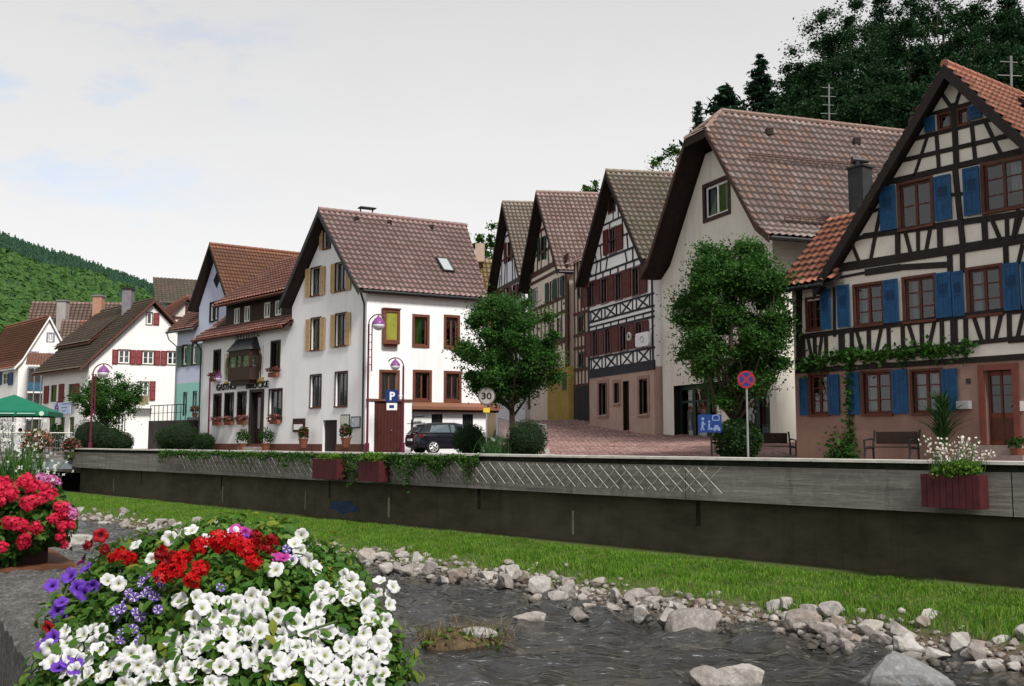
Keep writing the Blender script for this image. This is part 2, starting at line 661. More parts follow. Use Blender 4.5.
def roof_slab(parent, F, v, prof, t0, t1, thick, m, name='soffit', drop=.05, clip=()):
    """timber underside of a roof slope"""
    v = np.array(v, float)
    mb = MB()
    for i in range(len(prof) - 1):
        (ua, za), (ub, zb) = prof[i], prof[i + 1]
        P = []
        for dz in (drop + thick, drop):
            for (u, z, t) in ((ua, za, t0), (ub, zb, t0), (ub, zb, t1), (ua, za, t1)):
                q = F.O + u * F.d + v * t
                P.append(np.array([q[0], q[1], z - dz]))
        mb.hexa(P)
    o = build(name, mb, m, parent)
    if clip:
        off = root_origin(parent)
        bm = bmesh.new(); bm.from_mesh(o.data)
        for (co, no) in clip:
            bmesh.ops.bisect_plane(bm, geom=bm.verts[:] + bm.edges[:] + bm.faces[:], plane_co=Vector([float(x) for x in (np.array(co) - off)]), plane_no=Vector([float(x) for x in no]), clear_outer=True)
        bm.to_mesh(o.data); bm.free()
    return o


def barge(parent, F, v, prof, t0, m, h=.26, th=.05, name='bargeboard', drop=.0):
    v = np.array(v, float)
    mb = MB()
    for i in range(len(prof) - 1):
        (ua, za), (ub, zb) = prof[i], prof[i + 1]
        P = []
        for t in (t0 - th, t0):
            for (u, z) in ((ua, za - h - drop), (ub, zb - h - drop), (ub, zb + .03 - drop), (ua, za + .03 - drop)):
                q = F.O + u * F.d + v * t
                P.append(np.array([q[0], q[1], z]))
        mb.hexa(P)
    return build(name, mb, m, parent)


def ridge_caps(parent, p0, p1, m, r=.11, step=.38):
    p0 = np.array(p0, float); p1 = np.array(p1, float)
    n = max(2, int(np.linalg.norm(p1 - p0) / step))
    mb = MB()
    d = (p1 - p0) / np.linalg.norm(p1 - p0)
    for i in range(n):
        a = p0 + (p1 - p0) * i / n; b = p0 + (p1 - p0) * (i + 1.06) / n
        mb.tube([a, b], [r * 1.12, r * .95], 8)
    return build('ridge_tiles', mb, m, parent)


def gutter(parent, p0, p1, m, r=.07, down=None):
    mb = MB()
    mb.tube([p0, p1], r, 8)
    o = build('gutter', mb, m, parent)
    if down is not None:
        d = MB(); d.tube(down, .05, 8); build('downpipe', d, m, parent)
    return o


def text_mb(txt, F, u0, u1, z0, z1, w, depth=.03, parent=None, m=None, name='lettering', bold=0.0):
    cu = bpy.data.curves.new('t', 'FONT'); cu.body = txt; cu.extrude = 0.5; cu.resolution_u = 2; cu.offset = bold
    o = bpy.data.objects.new('t', cu); COL.objects.link(o)
    bpy.context.view_layer.update()
    me = bpy.data.meshes.new_from_object(o.evaluated_get(bpy.context.evaluated_depsgraph_get()))
    bpy.data.objects.remove(o)
    V = np.array([v.co[:] for v in me.vertices])
    mn, mx = V.min(0), V.max(0)
    mb = MB()
    W = []
    for p in V:
        u = u0 + (u1 - u0) * (p[0] - mn[0]) / (mx[0] - mn[0])
        z = z0 + (z1 - z0) * (p[1] - mn[1]) / (mx[1] - mn[1])
        W.append(F.P(u, w + depth * (p[2] > 0), z))
    mb.add(W, [tuple(p.vertices) for p in me.polygons])
    bpy.data.meshes.remove(me)
    return build(name, mb, m, parent)
# ------------------------------------------------------------------ common materials
GLASS = glass_mat('window_glass')
CURTAIN = mat('curtain_cloth', (.34, .35, .37), .9, .08, 6)
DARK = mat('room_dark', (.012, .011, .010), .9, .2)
WHITE = mat('white_plaster', (.80, .79, .77), .9, .05, .7, .12, 25, stain=(.42, .40, .36), stain_amt=.34)
CREAM = mat('cream_plaster', (.72, .70, .62), .9, .06, .7, .12, 25, stain=(.38, .35, .29), stain_amt=.3)
BROWN = mat('brown_window_wood', (.085, .032, .018), .55, .25, 6)
WHITEF = mat('white_window_paint', (.74, .74, .73), .5, .05, 6)
BLACKT = mat('dark_timber', (.016, .012, .011), .7, .35, 5, .3, 40)
BROWNT = mat('brown_timber', (.075, .030, .022), .7, .3, 5, .3, 40)
SOFFIT = mat('dark_soffit_boards', (.022, .015, .012), .8, .3, 4)
METAL = mat('zinc_grey', (.22, .22, .22), .45, .15, 3, metal=.6)
DARKMETAL = mat('dark_metal', (.03, .03, .033), .45, .2, 3, metal=.3)
CONC = None


def conc_mat():
    m, nt, out = NT('board_formed_concrete')
    g = N(nt, 'ShaderNodeTexCoord')
    # horizontal board marks: noise stretched along the wall
    a = noise(nt, 1.0, 6, .65, stretch=(.35, .35, 9))
    c = ramp(nt, a, [(.25, (.09, .086, .075)), (.5, (.175, .166, .148)), (.78, (.28, .265, .235))])
    s = noise(nt, 1.0, 6, .6, stretch=(3.0, 3.0, .35))
    c = mix(nt, ramp(nt, s, [(.52, 0), (.72, .6)]), c, (.07, .068, .055))
    f = noise(nt, 7, 6, .7)
    c = mix(nt, ramp(nt, f, [(.5, 0), (.8, .4)]), c, (.40, .38, .33))
    bsdf(nt, out, c, .9, .2, 0, noise(nt, 1.0, 5, .6, stretch=(2, 2, 22)), .5, .02)
    return m


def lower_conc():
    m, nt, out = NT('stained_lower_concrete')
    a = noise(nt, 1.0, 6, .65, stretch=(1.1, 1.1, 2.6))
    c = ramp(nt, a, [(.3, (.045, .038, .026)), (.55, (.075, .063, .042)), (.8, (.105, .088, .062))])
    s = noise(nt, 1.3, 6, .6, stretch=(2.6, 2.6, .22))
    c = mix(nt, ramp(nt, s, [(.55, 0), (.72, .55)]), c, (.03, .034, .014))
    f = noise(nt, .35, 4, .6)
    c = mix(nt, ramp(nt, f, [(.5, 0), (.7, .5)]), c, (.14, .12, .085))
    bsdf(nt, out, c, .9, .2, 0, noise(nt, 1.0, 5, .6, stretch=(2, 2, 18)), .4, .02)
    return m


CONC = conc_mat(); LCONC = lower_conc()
COPING_TOP = mat('coping_stone', (.55, .53, .49), .9, .2, 3, .3, 25, stain=(.2, .19, .15), stain_amt=.4)
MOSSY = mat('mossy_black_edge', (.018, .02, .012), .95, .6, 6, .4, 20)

# ------------------------------------------------------------------ river wall frame
WF = Face(1000, 17.5, -43)


def wall_uw(x, y):
    q = np.array([x, y]) - WF.O
    return float(q @ WF.d), float(q @ WF.n)


UL, UR = -44.6, 26.0


def poly_sheet(name, pts, m, kind='structure', z=None):
    mb = MB(); mb.add(pts, [tuple(range(len(pts)))])
    o = build(name, mb, m, None, kind=kind)
    return o


# ground far below everything (river bed level), one sheet to the horizon
GRAVEL = mat('river_gravel', (.10, .085, .06), .9, .4, 4, .5, 12)
mb = MB(); mb.add([(-1500, -600, -3.3), (1500, -600, -3.3), (1500, 2200, -3.3), (-1500, 2200, -3.3)], [(0, 1, 2, 3)])
build('ground', mb, GRAVEL, None, kind='structure')

# street on the far bank
ASPH = mat('street_paving', (.16, .135, .125), .9, .2, 1.2, .4, 18, stain=(.08, .07, .065), stain_amt=.4)
mb = MB()
F = WF
P = [F.P(-420, -.53, 0), F.P(90, -.53, 0), F.P(90, -420, 0), F.P(-420, -420, 0)]
Q = [p - np.array([0, 0, 1.0]) for p in P]
mb.hexa(Q + P)
build('street', mb, ASPH, None, kind='structure')


# red cobbled lane that climbs between the houses
def lane_z(x, y):
    u, w = wall_uw(x, y)
    n = -w
    z = .09 * max(0, n - 9) + .012 * max(0, n - 14) ** 2
    return min(z, 1.75 + .02 * max(0, n - 21)) if n > 18 else z


def cobble_mat():
    m, nt, out = NT('red_cobbles')
    g = N(nt, 'ShaderNodeNewGeometry')
    v = N(nt, 'ShaderNodeTexVoronoi', feature='F1'); v.inputs['Scale'].default_value = 4.6; v.inputs['Randomness'].default_value = .55
    nt.links.new(g.outputs['Position'], v.inputs['Vector'])
    e = N(nt, 'ShaderNodeTexVoronoi', feature='DISTANCE_TO_EDGE'); e.inputs['Scale'].default_value = 4.6; e.inputs['Randomness'].default_value = .55
    nt.links.new(g.outputs['Position'], e.inputs['Vector'])
    sep = N(nt, 'ShaderNodeSeparateColor'); nt.links.new(v.outputs['Color'], sep.inputs[0])
    c = ramp(nt, sep.outputs[0], [(0, (.24, .12, .11)), (.5, (.34, .19, .175)), (1, (.42, .28, .26))])
    j = ramp(nt, e.outputs['Distance'], [(.02, 0), (.09, 1)])
    c = mix(nt, j, (.05, .04, .035), c)
    b = noise(nt, .5, 4)
    c = mix(nt, ramp(nt, b, [(.4, 0), (.7, .45)]), c, (.2, .125, .115))
    bsdf(nt, out, c, .75, .35, 0, j, .6, .02)
    return m


COBBLE = cobble_mat()
# lane outline: left edge follows a line from (px 545) to behind the car park
lane_L0 = at_y(548, 447, 33.5)[:2]
V = []; Fc = []
nu, nv = 90, 100
for j in range(nv + 1):
    for i in range(nu + 1):
        # depth along view, lateral ratio
        Y = 24 + (96 - 24) * j / nv
        rl = .030 if Y < 40 else max(-.014, .030 - (Y - 40) * .006)
        rr_ = .62
        x = Y * (rl + (rr_ - rl) * i / nu)
        V.append((x, Y, max(.004, lane_z(x, Y) + .004) if -wall_uw(x, Y)[1] > .7 else -.3))
for j in range(nv):
    for i in range(nu):
        a = j * (nu + 1) + i
        if all(V[q][2] > -.2 for q in (a, a + 1, a + nu + 2, a + nu + 1)): Fc.append((a, a + 1, a + nu + 2, a + nu + 1))
# skirt on the left edge
base = len(V)
for j in range(nv + 1):
    p = V[j * (nu + 1)]
    V.append((p[0], p[1], -.2))
for j in range(nv):
    if V[j * (nu + 1)][2] > -.2 and V[(j + 1) * (nu + 1)][2] > -.2: Fc.append((j * (nu + 1), (j + 1) * (nu + 1), base + j + 1, base + j))
mb = MB(); mb.add(V, Fc)
build('lane', mb, COBBLE, None, kind='structure', smooth=True)
# kerb along the lane's left edge, and rain gutter along the river wall
KERB = mat('kerb_stone', (.34, .31, .28), .85, .2, 3, .3, 20)
kp = [at_y(x, y, Y) for x, y, Y in ((500, 455, 33.6), (528, 452.5, 34.6), (542, 448, 36.0), (548, 440, 38.5), (546, 434, 41.5))]
mb = MB()
for i in range(len(kp) - 1):
    a, b = kp[i], kp[i + 1]
    za, zb = max(0, lane_z(a[0], a[1])), max(0, lane_z(b[0], b[1]))
    d = (b - a)[:2]; d /= np.linalg.norm(d); n_ = np.array([-d[1], d[0]]) * .09
    P = []
    for h in (-.1, .12):
        for q, zz, s in ((a, za, -1), (b, zb, -1), (b, zb, 1), (a, za, 1)):
            P.append((q[0] + n_[0] * s, q[1] + n_[1] * s, zz + h))
    mb.hexa(P)
tag(build('kerb', mb, KERB, None, loc=(kp[2][0], kp[2][1], 0)), 'pale curved kerb stones edging the shrub bed beside the red cobbled lane', 'kerb')

# retaining wall
rw = thing('river_wall', 'long grey concrete river wall with an overhanging board-marked parapet', 'wall', WF.P(-10, 0, -1.9))
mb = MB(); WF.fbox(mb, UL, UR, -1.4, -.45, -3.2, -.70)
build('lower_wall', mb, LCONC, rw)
mb = MB()
joints = [UL, -37.2, -29.6, -21.9, -14.3, -6.8, .16, 8, 16, UR]
for a, b in zip(joints[:-1], joints[1:]):
    WF.fbox(mb, a + .012, b - .012, -.55, 0, -.695, .06)
build('parapet', mb, CONC, rw)
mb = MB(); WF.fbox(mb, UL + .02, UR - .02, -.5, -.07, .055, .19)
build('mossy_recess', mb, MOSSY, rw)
mb = MB()
x = UL
while x < UR:
    L = random.uniform(1.6, 2.2)
    WF.fbox(mb, x + .006, min(x + L, UR) - .006, -.56, .05 + random.uniform(-.006, .006), .19, .245 + random.uniform(-.004, .004))
    x += L
build('coping', mb, COPING_TOP, rw)
# dark water stains where the parapet joints drip, pale lime streaks on the lower wall
LIME = mat('lime_streak', (.26, .25, .2), .9, .3, 5)
mb = MB()
for px_, y0, y1, w_ in ((222, 470, 505, .05), (113, 475, 497, .04), (388, 495, 527, .09), (572, 545, 580, .06), (305, 470, 500, .03)):
    u, _ = WF.at(px_, 500, -.45)
    WF.fbox(mb, u, u + w_, -.46, -.447, -1.75, -1.15)
build('lime_streaks', mb, LIME, rw)
mb = MB()
for u in (-37.2, -29.6, -21.9, -14.3, -6.8):
    WF.fbox(mb, u - .06, u + .06, -.46, -.445, -1.3, -.7)
build('drip_stains', mb, MOSSY, rw)
# blue paint blot on the wall
BLUEP = mat('blue_paint', (.02, .045, .10), .8, .4, 8)
u, z = WF.at(344, 507, -.45)
mb = MB()
n = 18
ring = [WF.P(u + .85 * math.cos(k * 2 * math.pi / n) * (1 + .25 * math.sin(k * 2.7)), -.444, z + .2 * math.sin(k * 2 * math.pi / n) * (1 + .3 * math.cos(k * 1.9))) for k in range(n)]
mb.add(ring, [tuple(range(n))])
build('blue_paint_blot', mb, BLUEP, rw)

# trellis of thin diagonal rods on the parapet
ROD = mat('pale_trellis_rod', (.38, .38, .34), .6, .2, 5)
tr = thing('wall_trellis', 'diagonal lattice of thin pale rods fixed to the concrete parapet', 'trellis', WF.P(-12, 0, 0))
mb = MB()
u = WF.at(180, 460)[0]
uend = WF.at(712, 476)[0]
while u < uend:
    pw = .05
    mb.tube([WF.P(u, pw, .02), WF.P(u + .62, pw, -.52)], .010, 5)
    if random.random() < .9: mb.tube([WF.P(u + .62, pw + .022, .02), WF.P(u, pw + .022, -.52)], .008, 5)
    u += .36 + random.uniform(-.02, .02)
build('rods', mb, ROD, tr)

# ------------------------------------------------------------------ bank, water
def vnoise(x, y, s, seed=0):
    return (math.sin(x * s * 1.3 + seed) * math.cos(y * s * 1.7 - seed * .7) + .5 * math.sin(x * s * 2.9 + y * s * 2.3 + seed * 1.3) + .25 * math.sin(x * s * 6.1 - y * s * 5.3)) / 1.75


ZW = -2.45


def bank_z(u, w):
    e = 3.35 + .35 * vnoise(u, 0, .8, 3) + (.3 if u > -8 else 0)
    t = (w - .4) / (e - .4)
    if t < 0: return -1.93
    if t < 1:
        z = -1.93 - .10 * t - .35 * t ** 3
    else:
        z = -2.38 - .35 * (w - e)
    return z + .04 * vnoise(u, w, 1.7, 1)


def bank_mat():
    m, nt, out = NT('bank_soil')
    g = N(nt, 'ShaderNodeNewGeometry'); sp = N(nt, 'ShaderNodeSeparateXYZ'); nt.links.new(g.outputs['Position'], sp.inputs[0])
    a = noise(nt, 1.6, 7, .65)
    c = ramp(nt, a, [(.3, (.05, .075, .015)), (.7, (.085, .11, .03))])
    ad = N(nt, 'ShaderNodeMath', operation='MULTIPLY_ADD'); ad.inputs[1].default_value = .35; nt.links.new(a, ad.inputs[0]); nt.links.new(sp.outputs['Z'], ad.inputs[2])
    mr = N(nt, 'ShaderNodeMapRange'); mr.inputs[1].default_value = -2.12; mr.inputs[2].default_value = -1.98; mr.inputs[3].default_value = 1; mr.inputs[4].default_value = 0
    nt.links.new(ad.outputs[0], mr.inputs[0])
    gr = noise(nt, 9, 6, .7)
    gv = ramp(nt, gr, [(.35, (.04, .03, .02)), (.55, (.12, .09, .065)), (.75, (.26, .21, .17))])
    c = mix(nt, mr.outputs[0], c, gv)
    bsdf(nt, out, c, .9, .25, 0, gr, .8, .06)
    MATS['bank_soil'] = m
    return m


SOIL = bank_mat()
V = []; Fc = []
nu, nv = 240, 22
for j in range(nv + 1):
    for i in range(nu + 1):
        u = -62 + 84 * i / nu; w = -.5 + 6 * j / nv
        p = WF.P(u, w, max(-3.2, bank_z(u, w)))
        V.append(p)
for j in range(nv):
    for i in range(nu):
        a = j * (nu + 1) + i
        Fc.append((a, a + 1, a + nu + 2, a + nu + 1))
mb = MB(); mb.add(V, Fc)
build('grass_bank', mb, SOIL, None, kind='structure', smooth=True)


def water_mat():
    m, nt, out = NT('river_water')
    g = N(nt, 'ShaderNodeNewGeometry')
    mp = N(nt, 'ShaderNodeMapping'); mp.inputs['Rotation'].default_value = (0, 0, R(-47)); mp.inputs['Scale'].default_value = (.55, 1.9, 1)
    nt.links.new(g.outputs['Position'], mp.inputs['Vector'])
    n1 = noise(nt, 3.2, 3, .5, vec=mp.outputs[0])
    n2 = noise(nt, 13, 5, .7, vec=mp.outputs[0])
    b1 = N(nt, 'ShaderNodeBump'); b1.inputs['Strength'].default_value = 1; b1.inputs['Distance'].default_value = .075
    nt.links.new(n1, b1.inputs['Height'])
    b2 = N(nt, 'ShaderNodeBump'); b2.inputs['Strength'].default_value = 1; b2.inputs['Distance'].default_value = .012
    nt.links.new(n2, b2.inputs['Height']); nt.links.new(b1.outputs[0], b2.inputs['Normal'])
    bed = noise(nt, 1.1, 5, .6)
    c = ramp(nt, bed, [(.3, (.006, .007, .008)), (.55, (.016, .015, .012)), (.75, (.05, .04, .024))])
    fo = noise(nt, 6.5, 8, .75, vec=mp.outputs[0])
    f = ramp(nt, fo, [(.59, 0), (.67, .75)])
    c = mix(nt, f, c, (.42, .44, .46))
    p = bsdf(nt, out, c, .03, .5)
    p.inputs['IOR'].default_value = 1.75
    nt.links.new(b2.outputs[0], p.inputs['Normal'])
    return m


WATER = water_mat()
# a running, shallow riffle: sum of short crossing waves on a fine sheet
uu_ = np.concatenate([np.linspace(-70, -30, 120, endpoint=False), np.linspace(-30, 14, 560)]); ww_ = np.concatenate([np.linspace(2.2, 11, 150, endpoint=False), np.linspace(11, 17.2, 20)])
Ug, Wg = np.meshgrid(uu_, ww_)
Hg = np.zeros_like(Ug)
wr = np.random.default_rng(5)
for k in range(20):
    lam = .26 + 1.15 * wr.random() ** 1.6; th = wr.normal(math.pi / 2 * .1, .75); ph = wr.uniform(0, 6.28)
    kx, ky = 2 * math.pi / lam * math.cos(th), 2 * math.pi / lam * math.sin(th)
    mod = .55 + .45 * np.sin(Ug * wr.uniform(.2, .7) + ph) * np.sin(Wg * wr.uniform(.5, 1.2) + ph * 2)
    Hg +=  .020 * lam ** .95 * mod * np.sin(kx * Ug + ky * Wg + ph + 1.2 * np.sin(.6 * Ug + .9 * Wg + k))
Hg = ZW + Hg + .35 * np.maximum(Hg, 0)
Vw = np.stack([WF.O[0] + Ug * WF.d[0] + Wg * WF.n[0], WF.O[1] + Ug * WF.d[1] + Wg * WF.n[1], Hg], -1).reshape(-1, 3)
ix = np.arange(Vw.shape[0]).reshape(Ug.shape)
Fw = np.stack([ix[:-1, :-1].ravel(), ix[:-1, 1:].ravel(), ix[1:, 1:].ravel(), ix[1:, :-1].ravel()], 1)
link_mesh('river_water', raw_mesh('river_water', Vw, Fw[:, ::-1], WATER, True), None, kind='structure')

# grass blades
GRASS = leaf_mat('grass_blades', [(.055, .16, .01), (.09, .24, .014), (.14, .31, .024), (.21, .35, .05), (.30, .32, .10)], .4, .5)


def blades(pts, h, wd, lean, m, name, nrm=None):
    n = len(pts)
    a = rng.uniform(0, 2 * np.pi, n)
    d = np.stack([np.cos(a), np.sin(a), np.zeros(n)], 1)
    l = rng.uniform(.1, 1, n)[:, None] * lean
    b = rng.uniform(0, 2 * np.pi, n)
    ld = np.stack([np.cos(b), np.sin(b), np.zeros(n)], 1)
    hh = (h * rng.uniform(.5, 1.25, n))[:, None]
    up = np.array([[0, 0, 1.0]])
    p0 = pts - d * wd; p1 = pts + d * wd
    mid = pts + up * hh * .6 + ld * hh * l * .35
    p2 = mid + d * wd * .7; p3 = mid - d * wd * .7
    tip = pts + up * hh + ld * hh * l
    V = np.stack([p0, p1, p2, p3, tip + d * wd * .12, tip - d * wd * .12], 1).reshape(-1, 3)
    i = np.arange(n) * 6
    F1 = np.stack([i, i + 1, i + 2, i + 3], 1); F2 = np.stack([i + 3, i + 2, i + 4, i + 5], 1)
    return raw_mesh(name, V, np.concatenate([F1, F2]), m)


pts = []
for k in range(150000):
    u = -46 + 50 * random.random() ** .62 if k % 3 else random.uniform(-47, 4)
    w = random.uniform(.35, 3.7)
    if w > 2.2 and random.random() < (w - 2.2) * .8 + .25 * vnoise(u, w, 1.3, 8): continue
    q = WF.P(u, w, bank_z(u, w)); pts.append(q)
pts = np.array(pts)
hs = np.array([.11 + .07 * vnoise(p[0], p[1], 1.1, 4) + .07 * vnoise(p[0], p[1], 3.1, 9) for p in pts])
me = blades(pts, np.clip((hs + .16 * np.clip(np.array([vnoise(p[0], p[1], 1.9, 12) for p in pts]) - .45, 0, 1)) * (.55 + .45 * np.clip((np.array([wall_uw(p[0], p[1])[1] for p in pts]) - 1.6) / 1.4, 0, 1)), .035, .30), .008, .7, GRASS, 'bank_grass')
o = link_mesh('bank_grass', me, None, kind='stuff')
tag(o, 'bright green uncut grass covering the sloping bank below the river wall', 'grass')

# ------------------------------------------------------------------ rocks
def rock_mat(name, cols):
    m, nt, out = NT(name)
    oi = N(nt, 'ShaderNodeObjectInfo')
    c = ramp(nt, oi.outputs['Random'], [(i / (len(cols) - 1), k) for i, k in enumerate(cols)])
    a = noise(nt, 3.5, 7, .7)
    c = mix(nt, ramp(nt, a, [(.3, .75), (.62, 0)]), c, (.14, .125, .11))
    mo = noise(nt, 1.9, 6, .7)
    c = mix(nt, ramp(nt, mo, [(.56, 0), (.68, .45)]), c, (.10, .10, .05))
    b = noise(nt, 14, 6, .7)
    c = mix(nt, ramp(nt, b, [(.5, 0), (.8, .5)]), c, (.52, .49, .46))
    # wet, algae-dark foot just above the water line
    g = N(nt, 'ShaderNodeNewGeometry'); sp = N(nt, 'ShaderNodeSeparateXYZ'); nt.links.new(g.outputs['Position'], sp.inputs[0])
    ad = N(nt, 'ShaderNodeMath', operation='MULTIPLY_ADD'); ad.inputs[1].default_value = .09; nt.links.new(a, ad.inputs[0]); nt.links.new(sp.outputs['Z'], ad.inputs[2])
    mr = N(nt, 'ShaderNodeMapRange'); mr.inputs[1].default_value = ZW + .07; mr.inputs[2].default_value = ZW + .13
    mr.inputs[3].default_value = .8; mr.inputs[4].default_value = 0
    nt.links.new(ad.outputs[0], mr.inputs[0])
    c = mix(nt, mr.outputs[0], c, (.03, .027, .02))
    bsdf(nt, out, c, .8, .3, 0, noise(nt, 9, 8, .7), .6, .04)
    return m


ROCK = rock_mat('river_rock', [(.20, .18, .17), (.31, .28, .26), (.38, .36, .34), (.27, .21, .18), (.43, .41, .39), (.34, .33, .32)])


def rock_mesh(seed, sc=(1, .8, .6), cuts=13, sub=2):
    r = random.Random(seed)
    bm = bmesh.new()
    bmesh.ops.create_icosphere(bm, subdivisions=4, radius=1.08)
    for v in bm.verts:
        v.co.x *= sc[0]; v.co.y *= sc[1]; v.co.z *= sc[2]
    for k in range(cuts):
        n = Vector((r.gauss(0, 1), r.gauss(0, 1), r.gauss(0, .8))).normalized()
        ext = math.sqrt((n.x * sc[0]) ** 2 + (n.y * sc[1]) ** 2 + (n.z * sc[2]) ** 2)
        d = ext * r.uniform(.50, .76)
        for v in bm.verts:
            s = v.co.dot(n) - d
            if s > 0: v.co -= n * s * .985
    for v in bm.verts:
        v.co += v.normal * (.025 * math.sin(v.co.x * 9 + seed) * math.sin(v.co.y * 8 + 2 * seed) * math.cos(v.co.z * 11) + r.uniform(-.004, .004))
    me = bpy.data.meshes.new('rock'); bm.to_mesh(me); bm.free()
    me.materials.append(ROCK)
    return me


RM = [rock_mesh(s, sc) for s, sc in ((1, (1, .8, .6)), (2, (1, .65, .75)), (3, (1, .9, .45)), (4, (.85, .8, .8)), (5, (1.1, .6, .55)), (6, (1, .75, .9)), (7, (1.2, .7, .4)))]


def put_rock(px_, py_, wpx, k, label, group=None, z=None, hs=1.0, rot=None, name='river_rock'):
    zz = ZW if z is None else z
    p = at_z(px_, py_, zz)
    r = wpx / FPX * np.linalg.norm(p - EYE) / 2
    o = link_mesh(name, RM[k], None, p + np.array([0, 0, r * .15]), rot if rot is not None else random.uniform(0, 6.28), (r, r, r * hs))
    tag(o, label, 'rock', group)
    return o


BOULD = rock_mat('boulder_rock', [(.16, .17, .18), (.20, .21, .22)])


def bmesh_boulder():
    """wedge shaped boulder: high ridge left of centre, long back sloping down to the right"""
    bm = bmesh.new()
    pts = [(-.62, -.25, -.3), (-.58, .3, -.3), (.75, -.3, -.3), (.8, .3, -.3), (-.66, 0, .02), (-.5, -.22, .20), (-.28, -.05, .46), (-.12, .15, .44), (.1, -.22, .26), (.3, .1, .28), (.62, -.1, .06), (.75, .12, .02), (-.3, .3, .22)]
    vs = [bm.verts.new(p) for p in pts]
    bmesh.ops.convex_hull(bm, input=vs)
    bmesh.ops.subdivide_edges(bm, edges=bm.edges[:], cuts=5, use_grid_fill=True)
    r = random.Random(4)
    for v in bm.verts:
        v.co += Vector((math.sin(v.co.y * 9 + v.co.z * 5), math.sin(v.co.x * 8), math.sin(v.co.x * 7 + v.co.y * 11))) * .018 + Vector((r.uniform(-1, 1), r.uniform(-1, 1), r.uniform(-1, 1))) * .006
    me = bpy.data.meshes.new('boulder'); bm.to_mesh(me); bm.free(); me.materials.append(BOULD)
    return me


big = link_mesh('boulder', bmesh_boulder(), None, at_z(908, 690, -2.5), 0, 1)
tag(big, 'largest dark grey boulder breaking the water in front of the right bank', 'rock')
put_rock(690, 631, 76, 6, 'long low pale slab lying at the waterline under the middle of the bank', hs=.9, rot=.6)
put_rock(735, 686, 66, 2, 'wide pale stone cut by the bottom edge of the photo, right of its neighbour', hs=1.0, rot=.2)
put_rock(706, 688, 42, 1, 'narrow pale stone cut by the bottom edge of the photo, left of its wide neighbour', hs=1.0)
put_rock(531, 622, 36, 2, 'lone pale flat rock in the water just off the stone heap', hs=.9, rot=.4)
put_rock(580, 620, 26, 3, 'pale blunt rock beside the lone flat rock in the water', hs=1.0)
put_rock(75, 545, 46, 2, 'pale flat stone in the water beyond the red geranium planter, farther of two', hs=.6, rot=.3)
put_rock(58, 553, 40, 2, 'tan flat stone in the water beyond the red geranium planter, nearer of two', hs=.6, rot=.1)
put_rock(38, 548, 36, 4, 'dark angular stone half hidden behind the red geranium planter', hs=.8)
named = [(1005, 652, 30, 1), (935, 634, 44, 5), (966, 640, 36, 0), (905, 640, 34, 3), (880, 634, 26, 4), (800, 626, 40, 0), (779, 617, 34, 1), (830, 620, 24, 3),
         (716, 606, 30, 1), (742, 608, 34, 0), (655, 604, 28, 4), (640, 618, 30, 3), (666, 622, 28, 3), (615, 600, 24, 1), (568, 594, 28, 5), (540, 590, 34, 0),
         (488, 578, 26, 4), (506, 586, 30, 0), (455, 580, 24, 3), (430, 572, 22, 1), (408, 572, 26, 2), (385, 570, 24, 4), (366, 561, 26, 1), (330, 556, 26, 0),
         (316, 553, 28, 4), (352, 578, 24, 2)]
lab_big = ['blocky pale stone among the bigger rocks where the bank meets the water']
for (x, y, w_, k) in named:
    put_rock(x, y, w_, k, 'blocky pale stone among the bigger rocks lining the foot of the grass bank', 'bigger rocks along the bank', z=ZW + .08)
cnt = 0
while cnt < 274:
    u = -37 + 41 * random.random() ** .62
    w = random.gauss(3.42, .40) + (.3 if u > -8 else 0) + .3 * vnoise(u, 0, .8, 3)
    if not 2.5 < w < 4.9: continue
    z = max(bank_z(u, w), ZW - .06)
    p = WF.P(u, w, z)
    r = .085 + .21 * random.random() ** 1.7
    if u < -22: r *= 1.25
    o = link_mesh('river_rock', random.choice(RM), None, p + np.array([0, 0, r * .28]), random.uniform(0, 6.28), (r, r * random.uniform(.8, 1.1), r * random.uniform(.7, 1.05)))
    o.rotation_euler = (random.gauss(0, .25), random.gauss(0, .25), random.uniform(0, 6.28))
    tag(o, 'small greyish stone in the loose rubble along the foot of the grass bank', 'rock', 'rubble stones along the bank')
    cnt += 1

# pebbles bedding the bigger stones, one loose mass
pv, pf = [], []
ico = [(0, 0, 1), (.89, 0, .45), (.28, .85, .45), (-.72, .53, .45), (-.72, -.53, .45), (.28, -.85, .45), (.72, .53, -.3), (-.28, .85, -.3), (-.89, 0, -.3), (-.28, -.85, -.3), (.72, -.53, -.3)]
icf = [(0, 1, 2), (0, 2, 3), (0, 3, 4), (0, 4, 5), (0, 5, 1), (1, 6, 2), (2, 6, 7), (2, 7, 3), (3, 7, 8), (3, 8, 4), (4, 8, 9), (4, 9, 5), (5, 9, 10), (5, 10, 1), (1, 10, 6)]
for k in range(3800):
    u = -37 + 41 * random.random() ** .6
    w = random.gauss(3.5, .38) + (.3 if u > -8 else 0) + .3 * vnoise(u, 0, .8, 3)
    z = max(bank_z(u, w), ZW - .03); p = WF.P(u, w, z); r = .025 + .075 * random.random() ** 2.2
    a = random.uniform(0, 6.28); ca, sa = math.cos(a), math.sin(a); sx, sy, sz = random.uniform(.8, 1.4), random.uniform(.6, 1), random.uniform(.4, .8)
    b = len(pv)
    for (x, y, zz) in ico:
        x, y = x * sx * r * random.uniform(.85, 1.15), y * sy * r; pv.append((p[0] + x * ca - y * sa, p[1] + x * sa + y * ca, p[2] + zz * sz * r + .2 * r))
    pf += [(b + i, b + j, b + l) for i, j, l in icf]
PEB = rock_mat('pebble_stone', [(.26, .23, .21), (.26, .23, .21)])
nt_ = PEB.node_tree
